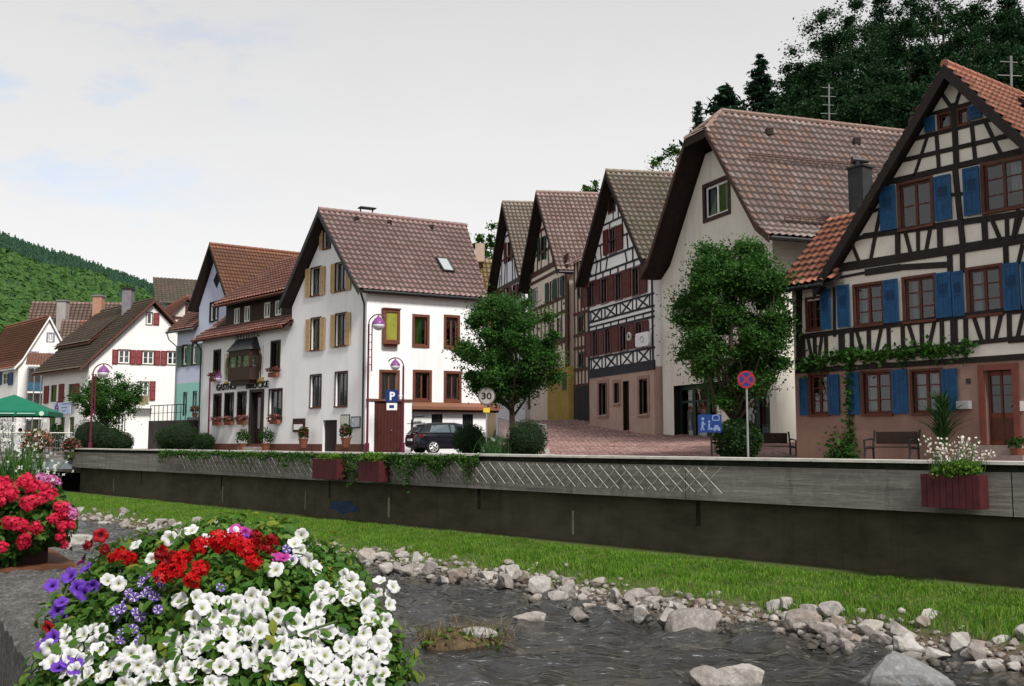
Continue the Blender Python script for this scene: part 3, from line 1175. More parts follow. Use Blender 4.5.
gi = N(nt_, 'ShaderNodeNewGeometry'); rp__ = [n for n in nt_.nodes if n.type == 'VALTORGB'][0]
rp__.color_ramp.elements[0].color = (.14, .12, .105, 1); rp__.color_ramp.elements[1].color = (.40, .37, .345, 1)
nt_.links.new(gi.outputs['Random Per Island'], rp__.inputs[0])
o = link_mesh('river_pebbles', raw_mesh('river_pebbles', np.array(pv), np.array(pf), PEB), None, kind='stuff')
tag(o, 'loose mass of small mixed pebbles between the rocks along the waterline', 'pebbles')

# ------------------------------------------------------------------ near bank and its wall
NW = Face.__new__(Face)
_a = R(-32)
NW.d = np.array([-math.sin(_a) * 1.0, -math.cos(_a)]); NW.d = np.array([math.sin(R(32)), -math.cos(R(32))])
NW.n = np.array([math.cos(R(32)), math.sin(R(32))])   # towards the river
NW.O = np.array([-4.05, 9.1])
ROUGH = None


def rough_stone():
    m, nt, out = NT('rough_grey_stone')
    a = noise(nt, 5, 8, .7)
    c = ramp(nt, a, [(.3, (.06, .058, .055)), (.5, (.14, .135, .13)), (.75, (.25, .245, .235))])
    b = noise(nt, 26, 6, .75)
    c = mix(nt, ramp(nt, b, [(.42, 0), (.6, .75)]), c, (.05, .05, .047))
    b2 = noise(nt, 34, 6, .75)
    c = mix(nt, ramp(nt, b2, [(.52, 0), (.68, .7)]), c, (.36, .355, .34))
    bsdf(nt, out, c, .9, .2, 0, noise(nt, 18, 8, .7), 1.0, .05)
    return m


ROUGH = rough_stone()
nw = thing('stone_parapet', 'rough grey stone parapet in the left foreground carrying the flower boxes', 'wall', NW.P(0, -.4, -1))
V = []; Fc = []
nu, nv = 420, 16
for j in range(nv + 1):
    for i in range(nu + 1):
        u = -14 + 26 * i / nu; w = -.83 + .83 * j / nv
        V.append(NW.P(u, w, -.30 + .018 * vnoise(u, w, 5, 2) + random.uniform(-.012, .012) - (.03 if j in (0, nv) else 0)))
top_n = len(V)
for j in range(nv):
    for i in range(nu):
        a = j * (nu + 1) + i
        Fc.append((a, a + 1, a + nu + 2, a + nu + 1))
for row in (0, nv):
    b0 = len(V)
    for i in range(nu + 1):
        u = -14 + 26 * i / nu; w = -.83 + .83 * row / nv
        V.append(NW.P(u, w + (.02 if row else -.02), -3.3))
    for i in range(nu):
        Fc.append((row * (nu + 1) + i, row * (nu + 1) + i + 1, b0 + i + 1, b0 + i))
mb = MB(); mb.add(V, Fc)
build('wall_body', mb, ROUGH, nw)
mb = MB(); mb.hexa([NW.P(-14, -.83, -1.5), NW.P(12, -.83, -1.5), NW.P(12, -12, -1.5), NW.P(-14, -12, -1.5)] + [NW.P(-14, -.83, -1.0), NW.P(12, -.83, -1.0), NW.P(12, -12, -1.0), NW.P(-14, -12, -1.0)])
build('near_pavement', mb, ASPH, None, kind='structure')
# ================================================================== BUILDINGS
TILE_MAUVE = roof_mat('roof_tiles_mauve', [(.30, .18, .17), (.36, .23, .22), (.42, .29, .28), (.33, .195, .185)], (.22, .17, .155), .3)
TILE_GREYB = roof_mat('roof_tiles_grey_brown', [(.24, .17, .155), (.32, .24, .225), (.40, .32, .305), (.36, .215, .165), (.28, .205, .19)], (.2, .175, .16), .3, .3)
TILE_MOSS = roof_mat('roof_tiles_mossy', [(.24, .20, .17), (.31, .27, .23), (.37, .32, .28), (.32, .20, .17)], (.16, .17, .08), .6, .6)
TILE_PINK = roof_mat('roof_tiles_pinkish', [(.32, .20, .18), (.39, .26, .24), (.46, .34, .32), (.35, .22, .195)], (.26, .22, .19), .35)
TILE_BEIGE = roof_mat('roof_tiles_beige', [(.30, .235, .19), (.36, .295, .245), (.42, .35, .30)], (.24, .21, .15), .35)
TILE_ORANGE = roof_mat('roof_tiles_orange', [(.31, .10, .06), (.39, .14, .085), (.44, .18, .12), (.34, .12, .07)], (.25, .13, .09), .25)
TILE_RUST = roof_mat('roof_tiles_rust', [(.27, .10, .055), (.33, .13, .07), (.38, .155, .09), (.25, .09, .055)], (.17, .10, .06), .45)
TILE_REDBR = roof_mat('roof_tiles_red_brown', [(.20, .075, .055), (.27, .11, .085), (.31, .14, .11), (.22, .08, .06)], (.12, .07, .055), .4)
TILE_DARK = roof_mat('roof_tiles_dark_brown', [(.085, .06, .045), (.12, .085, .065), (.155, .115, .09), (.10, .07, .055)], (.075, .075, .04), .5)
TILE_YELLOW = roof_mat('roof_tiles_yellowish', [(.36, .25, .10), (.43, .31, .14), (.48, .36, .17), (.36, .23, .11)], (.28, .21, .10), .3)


def gable_roof(t, F, v, ce, half, ze, zp, t0, t1, m, tw=.25, th=.34, kink=None, sides='LR', ridge=True, soff=SOFFIT, bm_=None, ceR=None, clip=(), barge_h=.24, amp=.055, ends=False):
    """symmetric gable roof on profile frame F: eaves at ce-half / ce+half (height ze), ridge at zp"""
    prs = {}
    for s, sg in (('L', -1), ('R', 1)):
        e = (ce + sg * half, ze)
        pr = [e]
        if kink: pr.append((ce + sg * kink[0], kink[1]))
        pr.append((ce, zp))
        prs[s] = pr
        if s in sides:
            add_roof(t, 'roof_slope', tile_slope(F, v, pr, t0, t1, tw, th, amp), m, clip)
        roof_slab(t, F, v, pr, t0 + .02, t1 - .02, .14, soff, 'soffit', .03, clip)
        if not clip or ends: barge(t, F, v, pr, t0 + .01, bm_ or soff, barge_h)
    if ridge:
        a = F.O + ce * F.d + v * t0; b = F.O + ce * F.d + v * t1
        if not clip or ends: ridge_caps(t, (a[0], a[1], zp + .06), (b[0], b[1], zp + .06), m)
    return prs


# ---------------------------------------------------------------- 1. right half-timbered house with blue shutters
BLUE = mat('blue_shutter_paint', (.009, .062, .155), .6, .25, 5, .15, 60)
BLUED = mat('blue_shutter_slats', (.006, .035, .095), .6, .1, 5)
REDWOOD = mat('reddish_window_wood', (.085, .024, .014), .5, .25, 6)
PINK = mat('pink_brown_plaster', (.29, .185, .15), .9, .12, 1.2, .35, 30, stain=(.13, .075, .06), stain_amt=.3)
PANEL = mat('cream_panels', (.68, .65, .58), .9, .08, 1.5, .12, 25, stain=(.38, .34, .28), stain_amt=.3)

F = Face(1000, 26, -37)
vR = -F.n
t = thing('half_timbered_house', 'half-timbered house with bright blue shutters and a pink ground floor at the right edge', 'house', F.P(-1, -2, 0))
zg = F.at(930, 363)[1]
ground_cut, up_cut = [], []
uL, uRt = -6.36, 3.75
for rc, cur in ((F.rect(811, 375, 828, 414), [(.6, .9, .1)]), (F.rect(864, 372.5, 891, 413.5), [(.1, .36, .1)]), (F.rect(913, 371, 941, 412.5), [(.08, .45, 0), (.55, .94, 0)])):
    window(F, t, rc, REDWOOD, ground_cut, 2, 3, .07, .06, cur, sill=REDWOOD, surround=REDWOOD, sur_w=.07)
drc = F.rect(986, 370, 1014, 445)
ground_cut.append((drc[0], drc[1], drc[2] - .02, drc[3]))
mb = prism_v(F, [(uL, 0), (uRt, 0), (uRt, zg), (uL, zg)], vR, 8.5)
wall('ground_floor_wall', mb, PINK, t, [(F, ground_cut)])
# door
mb = MB(); u0, u1, z0, z1 = drc
F.fbox(mb, u0 + .01, u1 - .01, -.22, -.16, z0, z1 - .01)
door = build('door', mb, mat('door_red_wood', (.16, .04, .018), .45, .3, 5), t)
mb = MB()
for a, b in ((.08, .47), (.53, .92)):
    F.fbox(mb, u0 + (u1 - u0) * a, u0 + (u1 - u0) * b, -.17, -.155, z0 + (z1 - z0) * .43, z0 + (z1 - z0) * .93)
build('pane', mb, mat('door_glass', (.02, .022, .025), .08, .2, 3, spec=.6), door)
mb = MB()
for a, b in ((.06, .47), (.53, .94)):
    F.fbox(mb, u0 + (u1 - u0) * a, u0 + (u1 - u0) * b, -.165, -.135, z0 + .12, z0 + (z1 - z0) * .36)
F.fbox(mb, (u0 + u1) / 2 - .03, (u0 + u1) / 2 + .03, -.16, -.13, z0 + .02, z1 - .05)
for zz in (.66, .8): F.fbox(mb, u0 + .08, u1 - .08, -.16, -.14, z0 + (z1 - z0) * zz, z0 + (z1 - z0) * zz + .025)
build('panelling', mb, REDWOOD, door)
mb = MB(); mb.sphere(F.P(u1 - .12, -.1, z0 + 1.0), .035); build('handle', mb, METAL, door)
mb = MB()
for (a, b, c, d) in ((u0 - .16, u0 - .002, z0, z1 + .16), (u1 + .002, u1 + .16, z0, z1 + .16), (u0 - .002, u1 + .002, z1 + .002, z1 + .16)):
    F.fbox(mb, a, b, -.1, .06, c, d)
build('door_frame', mb, mat('door_surround', (.16, .05, .035), .6, .2, 4), t)
mb = MB()
F.fbox(mb, u0 - .5, u1 + .6, .01, .9, -.02, max(.08, z0 * .5)); F.fbox(mb, u0 - .2, u1 + .3, .012, .5, z0 * .5 + .001, z0 - .005)
build('door_steps', mb, mat('step_stone', (.26, .2, .18), .85, .2, 3), t)
# upper wall
gz = [F.at(*p)[1] for p in ((830, 268), (945, 70))]
wins = [((900, 182, 931.5, 227), 2, 2), ((984, 160.5, 1024, 209), 2, 3), ((808, 299, 820.5, 329), 2, 3), ((855.5, 285, 882.5, 324.5), 2, 3), ((905, 277.5, 934.5, 320.5), 2, 3), ((969, 268, 1001, 314), 2, 3)]
for r, c_, rw_ in wins:
    rc = F.rect(*r)
    wood = r[0] in (855.5, 905)
    window(F, t, rc, REDWOOD, up_cut, c_, rw_, .065, .05, ([(.62, .92, .3)] if r[0] == 984 else [(.08, .3, 0)] if r[0] in (969, 808) else None) if not wood else [(.14, .32, 0)], sill=REDWOOD, surround=REDWOOD, sur_w=.075)
for r in ((939.5, 114.5, 950.5, 128), (958.5, 109.5, 968, 124)):
    window(F, t, F.rect(*r), REDWOOD, up_cut, 1, 1, .05, .05, None, surround=REDWOOD, sur_w=.06)
poly = [(uL, zg), (uRt, zg), (uRt, 5.15), (-.83, 10.55), (-5.2, 5.0), (uL, 4.95)]
mb = prism_v(F, poly, vR, 8.5)
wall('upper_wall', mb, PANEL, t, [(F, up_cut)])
for r in ((881, 186.5, 897, 230.5), (935.5, 175.5, 952.5, 220.5), (964.5, 167.5, 981, 215.5), (821.8, 289, 832, 329.5), (838.5, 285, 850.8, 327.5), (884.8, 279.5, 899.5, 323), (937, 272.5, 952.6, 317.7), (953.6, 271.2, 964.8, 316.5), (1004.5, 263, 1021, 310.5), (1023, 261, 1038, 309)):
    shutter(F, t, F.rect(*r), BLUE, 'board', BLUED)
for r in ((801, 377.5, 808.7, 415.5), (830, 374.5, 840.5, 415), (848.3, 372, 860.8, 414.5), (893.5, 369.5, 908.8, 413.8), (943.5, 368.7, 958.8, 410.5)):
    shutter(F, t, F.rect(*r), BLUE, 'board')
for r in ((925.7, 117.5, 936, 132), (970, 105.5, 982.5, 119.5)):
    shutter(F, t, F.rect(*r), BLUE, 'plain')
S = [(915, 139, 1002, 116.5), (903, 160.4, 1014, 134.7), (888, 182.5, 1026, 150, .22), (864, 236.2, 1026, 213.2, .22), (852, 240.5, 866, 236.2), (836, 268.5, 1026, 238.3, .34), (797, 337.5, 864, 328.5, .2), (864, 328.5, 1026, 308, .2),
     (797, 362.5, 864, 354.5, .16), (864, 354.5, 1026, 337.5, .16), (797, 371, 864, 367, .2), (864, 367, 1026, 356.5, .2),
     (932, 114, 974, 102.3, .12), (953.8, 104, 957, 166, .2), (955.2, 166, 963.5, 247, .2), (943, 95, 951.5, 107, .12), (960.5, 91, 955.8, 106, .12),
     (936.7, 134, 939.3, 170, .14), (971.8, 122.5, 975.7, 161.6, .14), (928.3, 135, 914.5, 176, .11), (985, 121, 1001.5, 155, .13),
     (951, 195, 966, 193.5, .12), (881, 209, 873.4, 247, .14), (868, 213, 882, 208.5, .12),
     (850, 238.2, 860.6, 264.6, .13), (876, 234.5, 870.5, 263.0, .13), (898, 231.4, 898.3, 258.6, .2), (905, 230.4, 912, 256.4, .13), (918.3, 228.5, 918.7, 255.4, .13), (931, 226.7, 926, 254.2, .13), (940, 225.4, 940.8, 251.8, .2), (984.5, 220, 986, 243, .2), (992, 219, 1000.5, 239, .13), (1007, 216, 1007.6, 238, .14), (1022.5, 213, 1015.5, 235, .13),
     (950, 255, 950.6, 272, .2), (962.6, 253, 963, 272, .18), (1006, 247, 1006.6, 264, .18), (1023, 245, 1018.7, 263, .13),
     (840, 277.5, 866, 272.5, .1), (866, 272.5, 900, 267.5, .26), (900, 267.5, 950, 264.5, .22),
     (799.5, 283, 799.7, 372, .26), (834.5, 288, 835, 336, .12)]
S = [q[:4] + ((q[4] * .76,) if len(q) > 4 else (.125,)) for q in S]
for x in (803.7, 815, 826.3, 841.8, 852, 869, 888.7, 902.8, 921.8, 942, 954, 965.8, 987.6, 1009.3):
    yt = 337.5 - (x - 797) * .13; yb = 361.5 - (x - 797) * .108
    S.append((x, yt, x + .7, yb, .2 if x in (841.8, 954) else .12))
for (x0, x1) in ((808, 812.5), (822.5, 819), (856.5, 863.5), (882, 876.5), (908.5, 916.5), (935.5, 929.5), (973.4, 982.3), (1002.3, 995.8)):
    S.append((x0, 337.5 - (x0 - 797) * .13, x1, 361.5 - (x1 - 797) * .108, .095))
timbers(F, t, S, BLACKT, .16)
# the half of the front beyond the frame: same framing mirrored about the gable's centre post
mb = MB(); k = 0
for q in S:
    a, b = F.at(q[0], q[1]), F.at(q[2], q[3])
    w_ = q[4] if len(q) > 4 else .12
    horiz = abs(a[1] - b[1]) < .12 and abs(a[0] - b[0]) > .6
    if horiz and b[0] > .3 and a[1] < 9:
        zz = (a[1] + b[1]) / 2; e = min(3.7, 3.55 if zz < 5.3 else -.83 + (10.4 - zz) / 1.25)
        F.beam(mb, (.35, zz), (e, zz), w_, -.05, .032 + k % 13 * .0011); k += 1
    elif not horiz and max(a[0], b[0]) < -1.75:
        c_, d_ = (-1.66 - a[0], a[1]), (-1.66 - b[0], b[1])
        if max(c_[0], d_[0]) < 3.75 and min(c_[0], d_[0]) > .45: F.beam(mb, c_, d_, w_, -.05, .034 + k % 13 * .0011); k += 1
F.beam(mb, (3.62, 2.5), (3.62, 5.3), .25, -.05, .05)
build('timber_frame', mb, BLACKT, t)
for (ua, za, zb_) in ((1.75, 3.55, 4.75), (2.0, .95, 2.15)):
    mb = MB()
    F.fbox(mb, ua, ua + .95, .0, .03, za, zb_); wd = build('window', mb, REDWOOD, t)
    mb = MB()
    for i in range(2):
        for j in range(3): F.fbox(mb, ua + .08 + .42 * i, ua + .45 + .42 * i, .03, .036, za + .08 + (zb_ - za - .1) / 3 * j, za + (zb_ - za - .1) / 3 * (j + 1))
    build('pane', mb, mat('dark_pane', (.02, .022, .025), .06, .1, 2, spec=.8), wd)
    shutter(F, t, (ua - .5, ua - .06, za, zb_), BLUE, 'board'); shutter(F, t, (ua + 1.0, ua + 1.45, za, zb_), BLUE, 'board')
# main roof
prs = gable_roof(t, F, vR, -.83, 4.45, 5.2, 10.8, -.42, 9.0, TILE_ORANGE, .26, .34, soff=BLACKT, barge_h=.36)
# lower bay roof on the left, its eave along the facade
B = back(F, -6.62)
add_roof(t, 'bay_roof', tile_slope(B, F.d, [(-.42, 5.36), (2.45, 8.0)], 0, 2.1, .26, .34), TILE_ORANGE)
roof_slab(t, B, F.d, [(-.42, 5.36), (2.45, 8.0)], .02, 2.08, .12, BLACKT)
mb = prism_v(B, [(0, 4.9), (0, 5.55), (2.4, 7.8), (4.4, 7.8), (4.4, 4.9)], F.d, 1.9, w=0.0)
mb2 = MB(); mb2.v = [tuple(np.array(p) + np.append(F.d * .24, 0)) for p in mb.v]; mb2.f = mb.f
build('bay_wall', mb2, PANEL, t)
p0 = F.P(-6.62, .5, 5.27); p1 = F.P(-4.9, .5, 5.27)
gutter(t, p0, p1, DARKMETAL, .06)
# dormer on the right slope
B2_ = Face.__new__(Face); B2_.O = F.O + 1.1 * F.d - 1.9 * F.n; B2_.d = F.d; B2_.n = F.n
add_roof(t, 'dormer_roof', tile_slope(F, vR, [(2.9, 8.15), (-.2, 10.35)], 2.3, 5.2, .26, .34), TILE_ORANGE)
roof_slab(t, F, vR, [(2.9, 8.15), (-.2, 10.35)], 2.3, 5.2, .16, BLACKT, 'dormer_eave')
mb = MB()
for (u, z) in ((0, 0),):
    mb.prism([(0.3, 9.0), (2.55, 6.3), (2.55, 8.1), (.3, 9.75)], lambda u, z: F.P(u, -2.5, z), lambda u, z: F.P(u, -5.0, z))
build('dormer_wall', mb, BLACKT, t)
# chimney of the bay
c = at_y(861, 205, 36.5)
mb = MB(); mb.box((c[0], c[1], 8.6), (.62, .62, 4.2), Matrix.Rotation(R(37), 3, 'Z'))
ch = build('chimney', mb, mat('slate_cladding', (.028, .028, .032), .6, .3, 3), t)
mb = MB()
mb.box((c[0], c[1], 10.74), (.74, .74, .07), Matrix.Rotation(R(37), 3, 'Z'))
mb.tube([(c[0] - .1, c[1], 10.77), (c[0] - .1, c[1], 11.0)], .11, 10); mb.tube([(c[0] - .28, c[1], 11.04), (c[0] + .34, c[1], 11.0)], [.15, .07], 10)
build('chimney_cowl', mb, DARKMETAL, ch)
# mailbox, number plate, meter plate (parts fixed on the wall)
mb = MB(); F.fbox(mb, *F.rect(960, 401, 972.5, 409)[:2], .01, .2, *F.rect(960, 401, 972.5, 409)[2:])
o = build('letter_box', mb, mat('pale_metal', (.45, .46, .46), .4, .1, 3, metal=.3), t)
mb = MB(); rc = F.rect(966.5, 378.5, 970.5, 383.5); F.fbox(mb, rc[0], rc[1], .003, .03, rc[2], rc[3]); build('wall_plate', mb, DARKMETAL, t)
mb = MB(); rc = F.rect(1020.5, 401, 1025, 411); F.fbox(mb, rc[0], rc[1], .003, .04, rc[2], rc[3]); build('wall_sign', mb, WHITEF, t)
RF = F

# ---------------------------------------------------------------- 2. tall cream house with half-hipped roof
F = Face(783, 37, -22)
v8 = vdir(72)
t = thing('half_hip_house', 'tall cream plastered house with a large half-hipped grey-brown tile roof and dark shopfront', 'house', F.P(-4, -3, .6))
cuts = []
rc = F.rect(705, 183, 728.5, 215)
window(F, t, rc, WHITEF, cuts, 2, 1, .10, .08, [(.06, .3, 0), (.7, .94, 0)], surround=mat('dark_brown_casing', (.045, .02, .016), .6, .2, 5), sur_w=.16)
for r in ((741, 252, 763, 296), (693, 270, 711, 312), (741, 322, 762, 362), (693, 335, 711, 372)):
    window(F, t, F.rect(*r), BROWN, cuts, 2, 2, .08, .08, [(.05, .35, 0), (.65, .95, 0)], surround=BROWN, sur_w=.12)
uA, uB = -8.55, -.33
zs = F.at(725, 381)[1]
shop = [F.rect(674, 386, 717, 437), F.rect(733, 384, 770, 442)]
shop = [(s[0], s[1], .35, zs) for s in shop]
cuts += shop
cen = -4.05
poly = [(uA, 0), (uB, 0), (uB, 8.1), (cen + 3.7, 8.5), (cen + .8, 12.7), (cen - .7, 12.7), (cen - 3.7, 8.4), (uA, 7.9)]
wall('wall', prism_v(F, poly, v8, 12.5), mat('cream_white_plaster', (.66, .64, .57), .9, .06, .7, .12, 25, stain=(.36, .33, .28), stain_amt=.35), t, [(F, cuts)], .8)
# shopfront joinery
GREEND = mat('dark_green_joinery', (.012, .03, .02), .5, .2, 5)
for (u0, u1, z0, z1) in shop:
    n = 3 if u1 - u0 > 3 else 2
    for i in range(n):
        a = u0 + (u1 - u0) * i / n; b = u0 + (u1 - u0) * (i + 1) / n
        mb = MB()
        for q in ((a, a + .12, z0, z1), (b - .12, b - .002, z0, z1), (a + .12, b - .12, z0, z0 + .45), (a + .12, b - .12, z1 - .2, z1), (a + .12, b - .12, z0 + 1.9, z0 + 2.0)):
            F.fbox(mb, q[0], q[1], -.42, -.32, q[2], q[3])
        o = build('shop_window', mb, GREEND, t)
        g = MB(); g.add([F.P(a + .1, -.37, z0 + .4), F.P(b - .1, -.37, z0 + .4), F.P(b - .1, -.37, z1 - .15), F.P(a + .1, -.37, z1 - .15)], [(0, 1, 2, 3)])
        build('pane', g, GLASS, o, recalc=False)
        mb = MB(); F.fbox(mb, a + .2, a + .55, -.6, -.56, z0 + .5, z0 + 1.6)
        build('display', mb, mat('display_card_green', (.03, .16, .08), .7, .2, 4) if u0 > -4 else CURTAIN, o)
# side wall downpipe
p = F.P(uB, 0, 0)
s0 = np.array([p[0], p[1], 0]) + np.append(v8, 0) * 1.6 + np.append(F.d, 0) * .1
gutter(t, F.P(.92, 1.0, 7.96), F.P(.92, .5, 7.96) + np.append(v8, 0) * 12, DARKMETAL, .08, [s0 + np.array([.5, 0, 7.8]), s0 + np.array([0, 0, 7.2]), s0])
# white door on the side wall
D8 = Face(786, 38.6, 72)
mb = MB(); rc = D8.rect(787.5, 402, 798, 441); D8.fbox(mb, rc[0], rc[1], -.3, .05, rc[2], rc[3])
d8 = build('side_door', mb, mat('grey_white_door', (.5, .53, .56), .5, .08, 2), t)
mb = MB(); D8.fbox(mb, rc[0] + .1, rc[1] - .1, .05, .065, rc[2] + .15, rc[2] + 1.0); build('door_panel', mb, WHITEF, d8)
mb = MB()
for k in range(4): D8.fbox(mb, rc[0] - .3, rc[1] + .3, -.2, .3 + .3 * k, -.05, rc[2] - .16 * k - .01)
build('side_steps', mb, mat('step_grey', (.2, .18, .16), .9, .2, 3), t)
# roof with half hip: clip the slopes with the hip plane
cenr = -3.9
zr, zh = 14.3, 13.2
OH8 = 1.0
KX, KZ = 4.0, 8.65
hipF = .5
setb = 1.25
# hip plane through the line (z=zh at verge) and the ridge start
hp = np.array([*(F.O + cenr * F.d - v8 * OH8), zh])
rp = np.array([*(F.O + cenr * F.d + v8 * (setb - OH8)), zr])
e1 = np.append(F.d, 0); e2 = rp - hp
hn = np.cross(e1, e2); hn /= np.linalg.norm(hn)
if hn[2] < 0: hn = -hn
clip = [(hp, hn)]
gable_roof(t, F, v8, cenr, 4.8, 8.05, zr, -OH8, 13.0, TILE_GREYB, .30, .40, kink=(KX, KZ), clip=clip, soff=SOFFIT, amp=.05)
ridge_caps(t, rp + [0, 0, .06], np.array([*(F.O + cenr * F.d + v8 * 13), zr + .06]), TILE_GREYB)
# hip face
hw = (zr - zh) / (zr - KZ) * KX
pl = [np.array([*(F.O + (cenr + s * hw) * F.d - v8 * (OH8 + .02)), zh - .02]) for s in (-1, 1)]
n_ = 10
mb = MB(); uvs = []
for i in range(5):
    for j in range(n_):
        f0, f1 = i / 5, (i + 1) / 5
        q = []
        for (ff, jj) in ((f0, j), (f0, j + 1), (f1, j + 1), (f1, j)):
            e = pl[0] + (pl[1] - pl[0]) * jj / n_
            q.append(e + (rp - e) * ff + hn * (.05 if ff == f0 else .015))
        mb.add(q, [(0, 1, 2, 3)]); uvs += [(i * .37 + 3.1, j * .21 + .7)] * 4
mb.uv = uvs
build('hip_slope', mb, TILE_GREYB, t, recalc=False)
mb = MB(); mb.hexa([pl[0] - [0, 0, .3], pl[1] - [0, 0, .3], pl[1] - [0, 0, .3] + np.append(v8, 0) * .06, pl[0] - [0, 0, .3] + np.append(v8, 0) * .06, pl[0], pl[1], pl[1] + np.append(v8, 0) * .06, pl[0] + np.append(v8, 0) * .06])
build('hip_board', mb, SOFFIT, t)
for sg in (-1, 1):
    pr = [(cenr + sg * 4.8, 8.05), (cenr + sg * KX, KZ), (cenr + sg * hw, zh)]
    barge(t, F, v8, pr, -OH8 + .01, mat('brown_verge', (.06, .032, .022), .7, .3, 5), .26)
    e = pl[0] if sg < 0 else pl[1]
    ridge_caps(t, e + [0, 0, .05], rp + [0, 0, .05], TILE_GREYB, .09)
# snow guard (two rusty mesh rails) on the right slope
mb = MB()
for zz in (11.7, 8.7):
    uu = cenr + (zr - zz) / (zr - KZ) * KX
    a = F.O + (uu + .1) * F.d
    pA = np.array([*(a + v8 * .2), zz + .1]); pB = np.array([*(a + v8 * 12.6), zz + .1])
    for dz in (.06, .16, .24): mb.tube([pA + [0, 0, dz], pB + [0, 0, dz]], .018, 4)
    for k in range(36):
        q = pA + (pB - pA) * k / 35; mb.tube([q - [0, 0, .1], q + [0, 0, .26]], .014, 4)
build('snow_guard', mb, mat('rusty_rail', (.10, .06, .045), .7, .3, 4), t)
for k in (2.0, 6.3, 9.6):
    mb = MB()
    uu = cenr + .75
    q = np.array([*(F.O + uu * F.d + v8 * k), zr - .75 / KX * (zr - KZ) + .15]); mb.box(q, (.28, .28, .28)); build('vent_tile', mb, SOFFIT, t)
F8 = F

# ---------------------------------------------------------------- 3. three half-timbered gables along the lane
RED = mat('dark_red_shutter', (.085, .010, .010), .5, .2, 6)
STONE = mat('pinkish_stone', (.40, .29, .24), .9, .12, 1.5, .3, 25, stain=(.2, .14, .12), stain_amt=.4)
WPANEL = mat('white_panels', (.84, .84, .84), .9, .06, 1.5, stain=(.4, .4, .38), stain_amt=.25)
MAUVEW = mat('mauve_grey_frame', (.20, .13, .13), .6, .2, 5)
BLUEBLK = mat('blue_black_timber', (.016, .018, .028), .65, .3, 5)

F = Face(655, 45, -20)
vC = vdir(80)
t = thing('half_timbered_house', 'black and white half-timbered gable with dark red shutters above a pinkish stone ground floor', 'house', F.P(-3.5, -3, 1.2))
cuts = []; gcuts = []
z1 = F.at(622, 371)[1]
zb1 = [F.at(588, 359)[1], F.at(650, 349)[1]]
U0, U1 = -7.05, 0.0
Wx2 = [(589.5, 595), (601.5, 608), (615.8, 622), (632.8, 640)]
Sx2 = [(583.2, 588.7), (595.7, 601), (608.6, 615.2), (622.6, 631.8), (640.6, 647.8)]
Wx1 = [(593, 598.3), (605.3, 611.3), (620.3, 627.8), (636, 643.6)]
Sx1 = [(586.3, 592.3), (598.8, 604.6), (611.8, 619.6), (628.4, 635.4), (644.2, 649.5)]
for rc in rows(F, Wx2, 588, 640, (283, 266), (307, 294.5)): window(F, t, rc, MAUVEW, cuts, 2, 1, .07, .1, None, surround=MAUVEW, sur_w=.06)
for rc in rows(F, Wx1, 590, 643, (333, 321), (357, 347)): window(F, t, rc, MAUVEW, cuts, 2, 1, .07, .1, None, surround=MAUVEW, sur_w=.06)
window(F, t, F.rect(610, 228.5, 616, 252.5), MAUVEW, cuts, 2, 1, .06, .1, None, surround=MAUVEW, sur_w=.08)
window(F, t, F.rect(609, 196.5, 615, 211.5), BROWN, cuts, 1, 1, .06, .1, None, surround=BROWN, sur_w=.08)
grs = [F.rect(599, 383, 607.5, 415), F.rect(614.5, 383, 619.5, 403), F.rect(639.5, 379, 648, 414)]
for rc in grs: window(F, t, rc, MAUVEW, gcuts, 2 if rc[1] - rc[0] > .9 else 1, 1, .06, .14, [(.55, .95, 0)], sill=STONE, surround=mat('rose_sandstone', (.30, .185, .155), .85, .12, 3), sur_w=.16)
drc = F.rect(623, 381, 629, 425); drc = (drc[0], drc[1], .9, drc[3]); gcuts.append(drc)
wall('ground_floor_wall', prism_v(F, [(U0, 0), (U1, 0), (U1, z1), (U0, z1)], vC, 11), STONE, t, [(F, gcuts)])
mb = MB(); F.fbox(mb, drc[0] + .02, drc[1] - .02, -.3, -.22, 1.0, drc[3] - .02); build('door', mb, mat('dark_door', (.04, .02, .018), .5, .2, 4), t)
cC = -3.72
poly = [(U0 - .1, z1), (U1 + .02, z1), (U1 + .02, 8.5), (cC, 13.4), (U0 - .1, 8.75)]
wall('upper_wall', prism_v(F, poly, vC, 11), WPANEL, t, [(F, cuts)])
for r in rows(F, Sx2, 588, 640, (283, 266), (307, 294.5)) + rows(F, Sx1, 590, 643, (333, 321), (357, 347)): shutter(F, t, r, RED, 'louvre')
for r in ((604.3, 230, 609.3, 255), (617, 225, 623.5, 250)): shutter(F, t, F.rect(*r), RED, 'board')


def fz(x, y): return F.at(x, y)[1]


SU = []


def seg(u0, z0, u1, z1, w=.16): SU.append(((u0, z0), (u1, z1), w))


zB = fz(618, 268)       # gable base beam
levels = {}
for nm, (x, y) in dict(gb=(618, 266.5), gb2=(618, 273.5), s2=(615, 303), p2t=(615, 304.5), p2b=(615, 316), fl=(615, 321), fl2=(615, 326), s1=(618, 354), p1b=(618, 366.5), sl=(622, 369), g1=(614, 239.5), g2=(613, 221), g3=(613, 255.5)).items(): levels[nm] = fz(x, y)
L_ = levels
for z, w in ((L_['gb'], .16), (L_['gb2'], .2), (L_['p2t'], .14), (L_['p2b'], .16), (L_['fl'], .14), (L_['fl2'], .18), (L_['s1'], .15), (L_['p1b'], .16), (L_['sl'] - .05, .42)):
    seg(U0 - .08, z, U1 + .05, z, w)
hw_ = lambda z: max(.2, (13.55 - z) / 4.7 * 3.4)
for z, w in ((L_['g1'], .13), (L_['g2'], .13), (L_['g3'], .15)): seg(cC - hw_(z), z, cC + hw_(z), z, w)
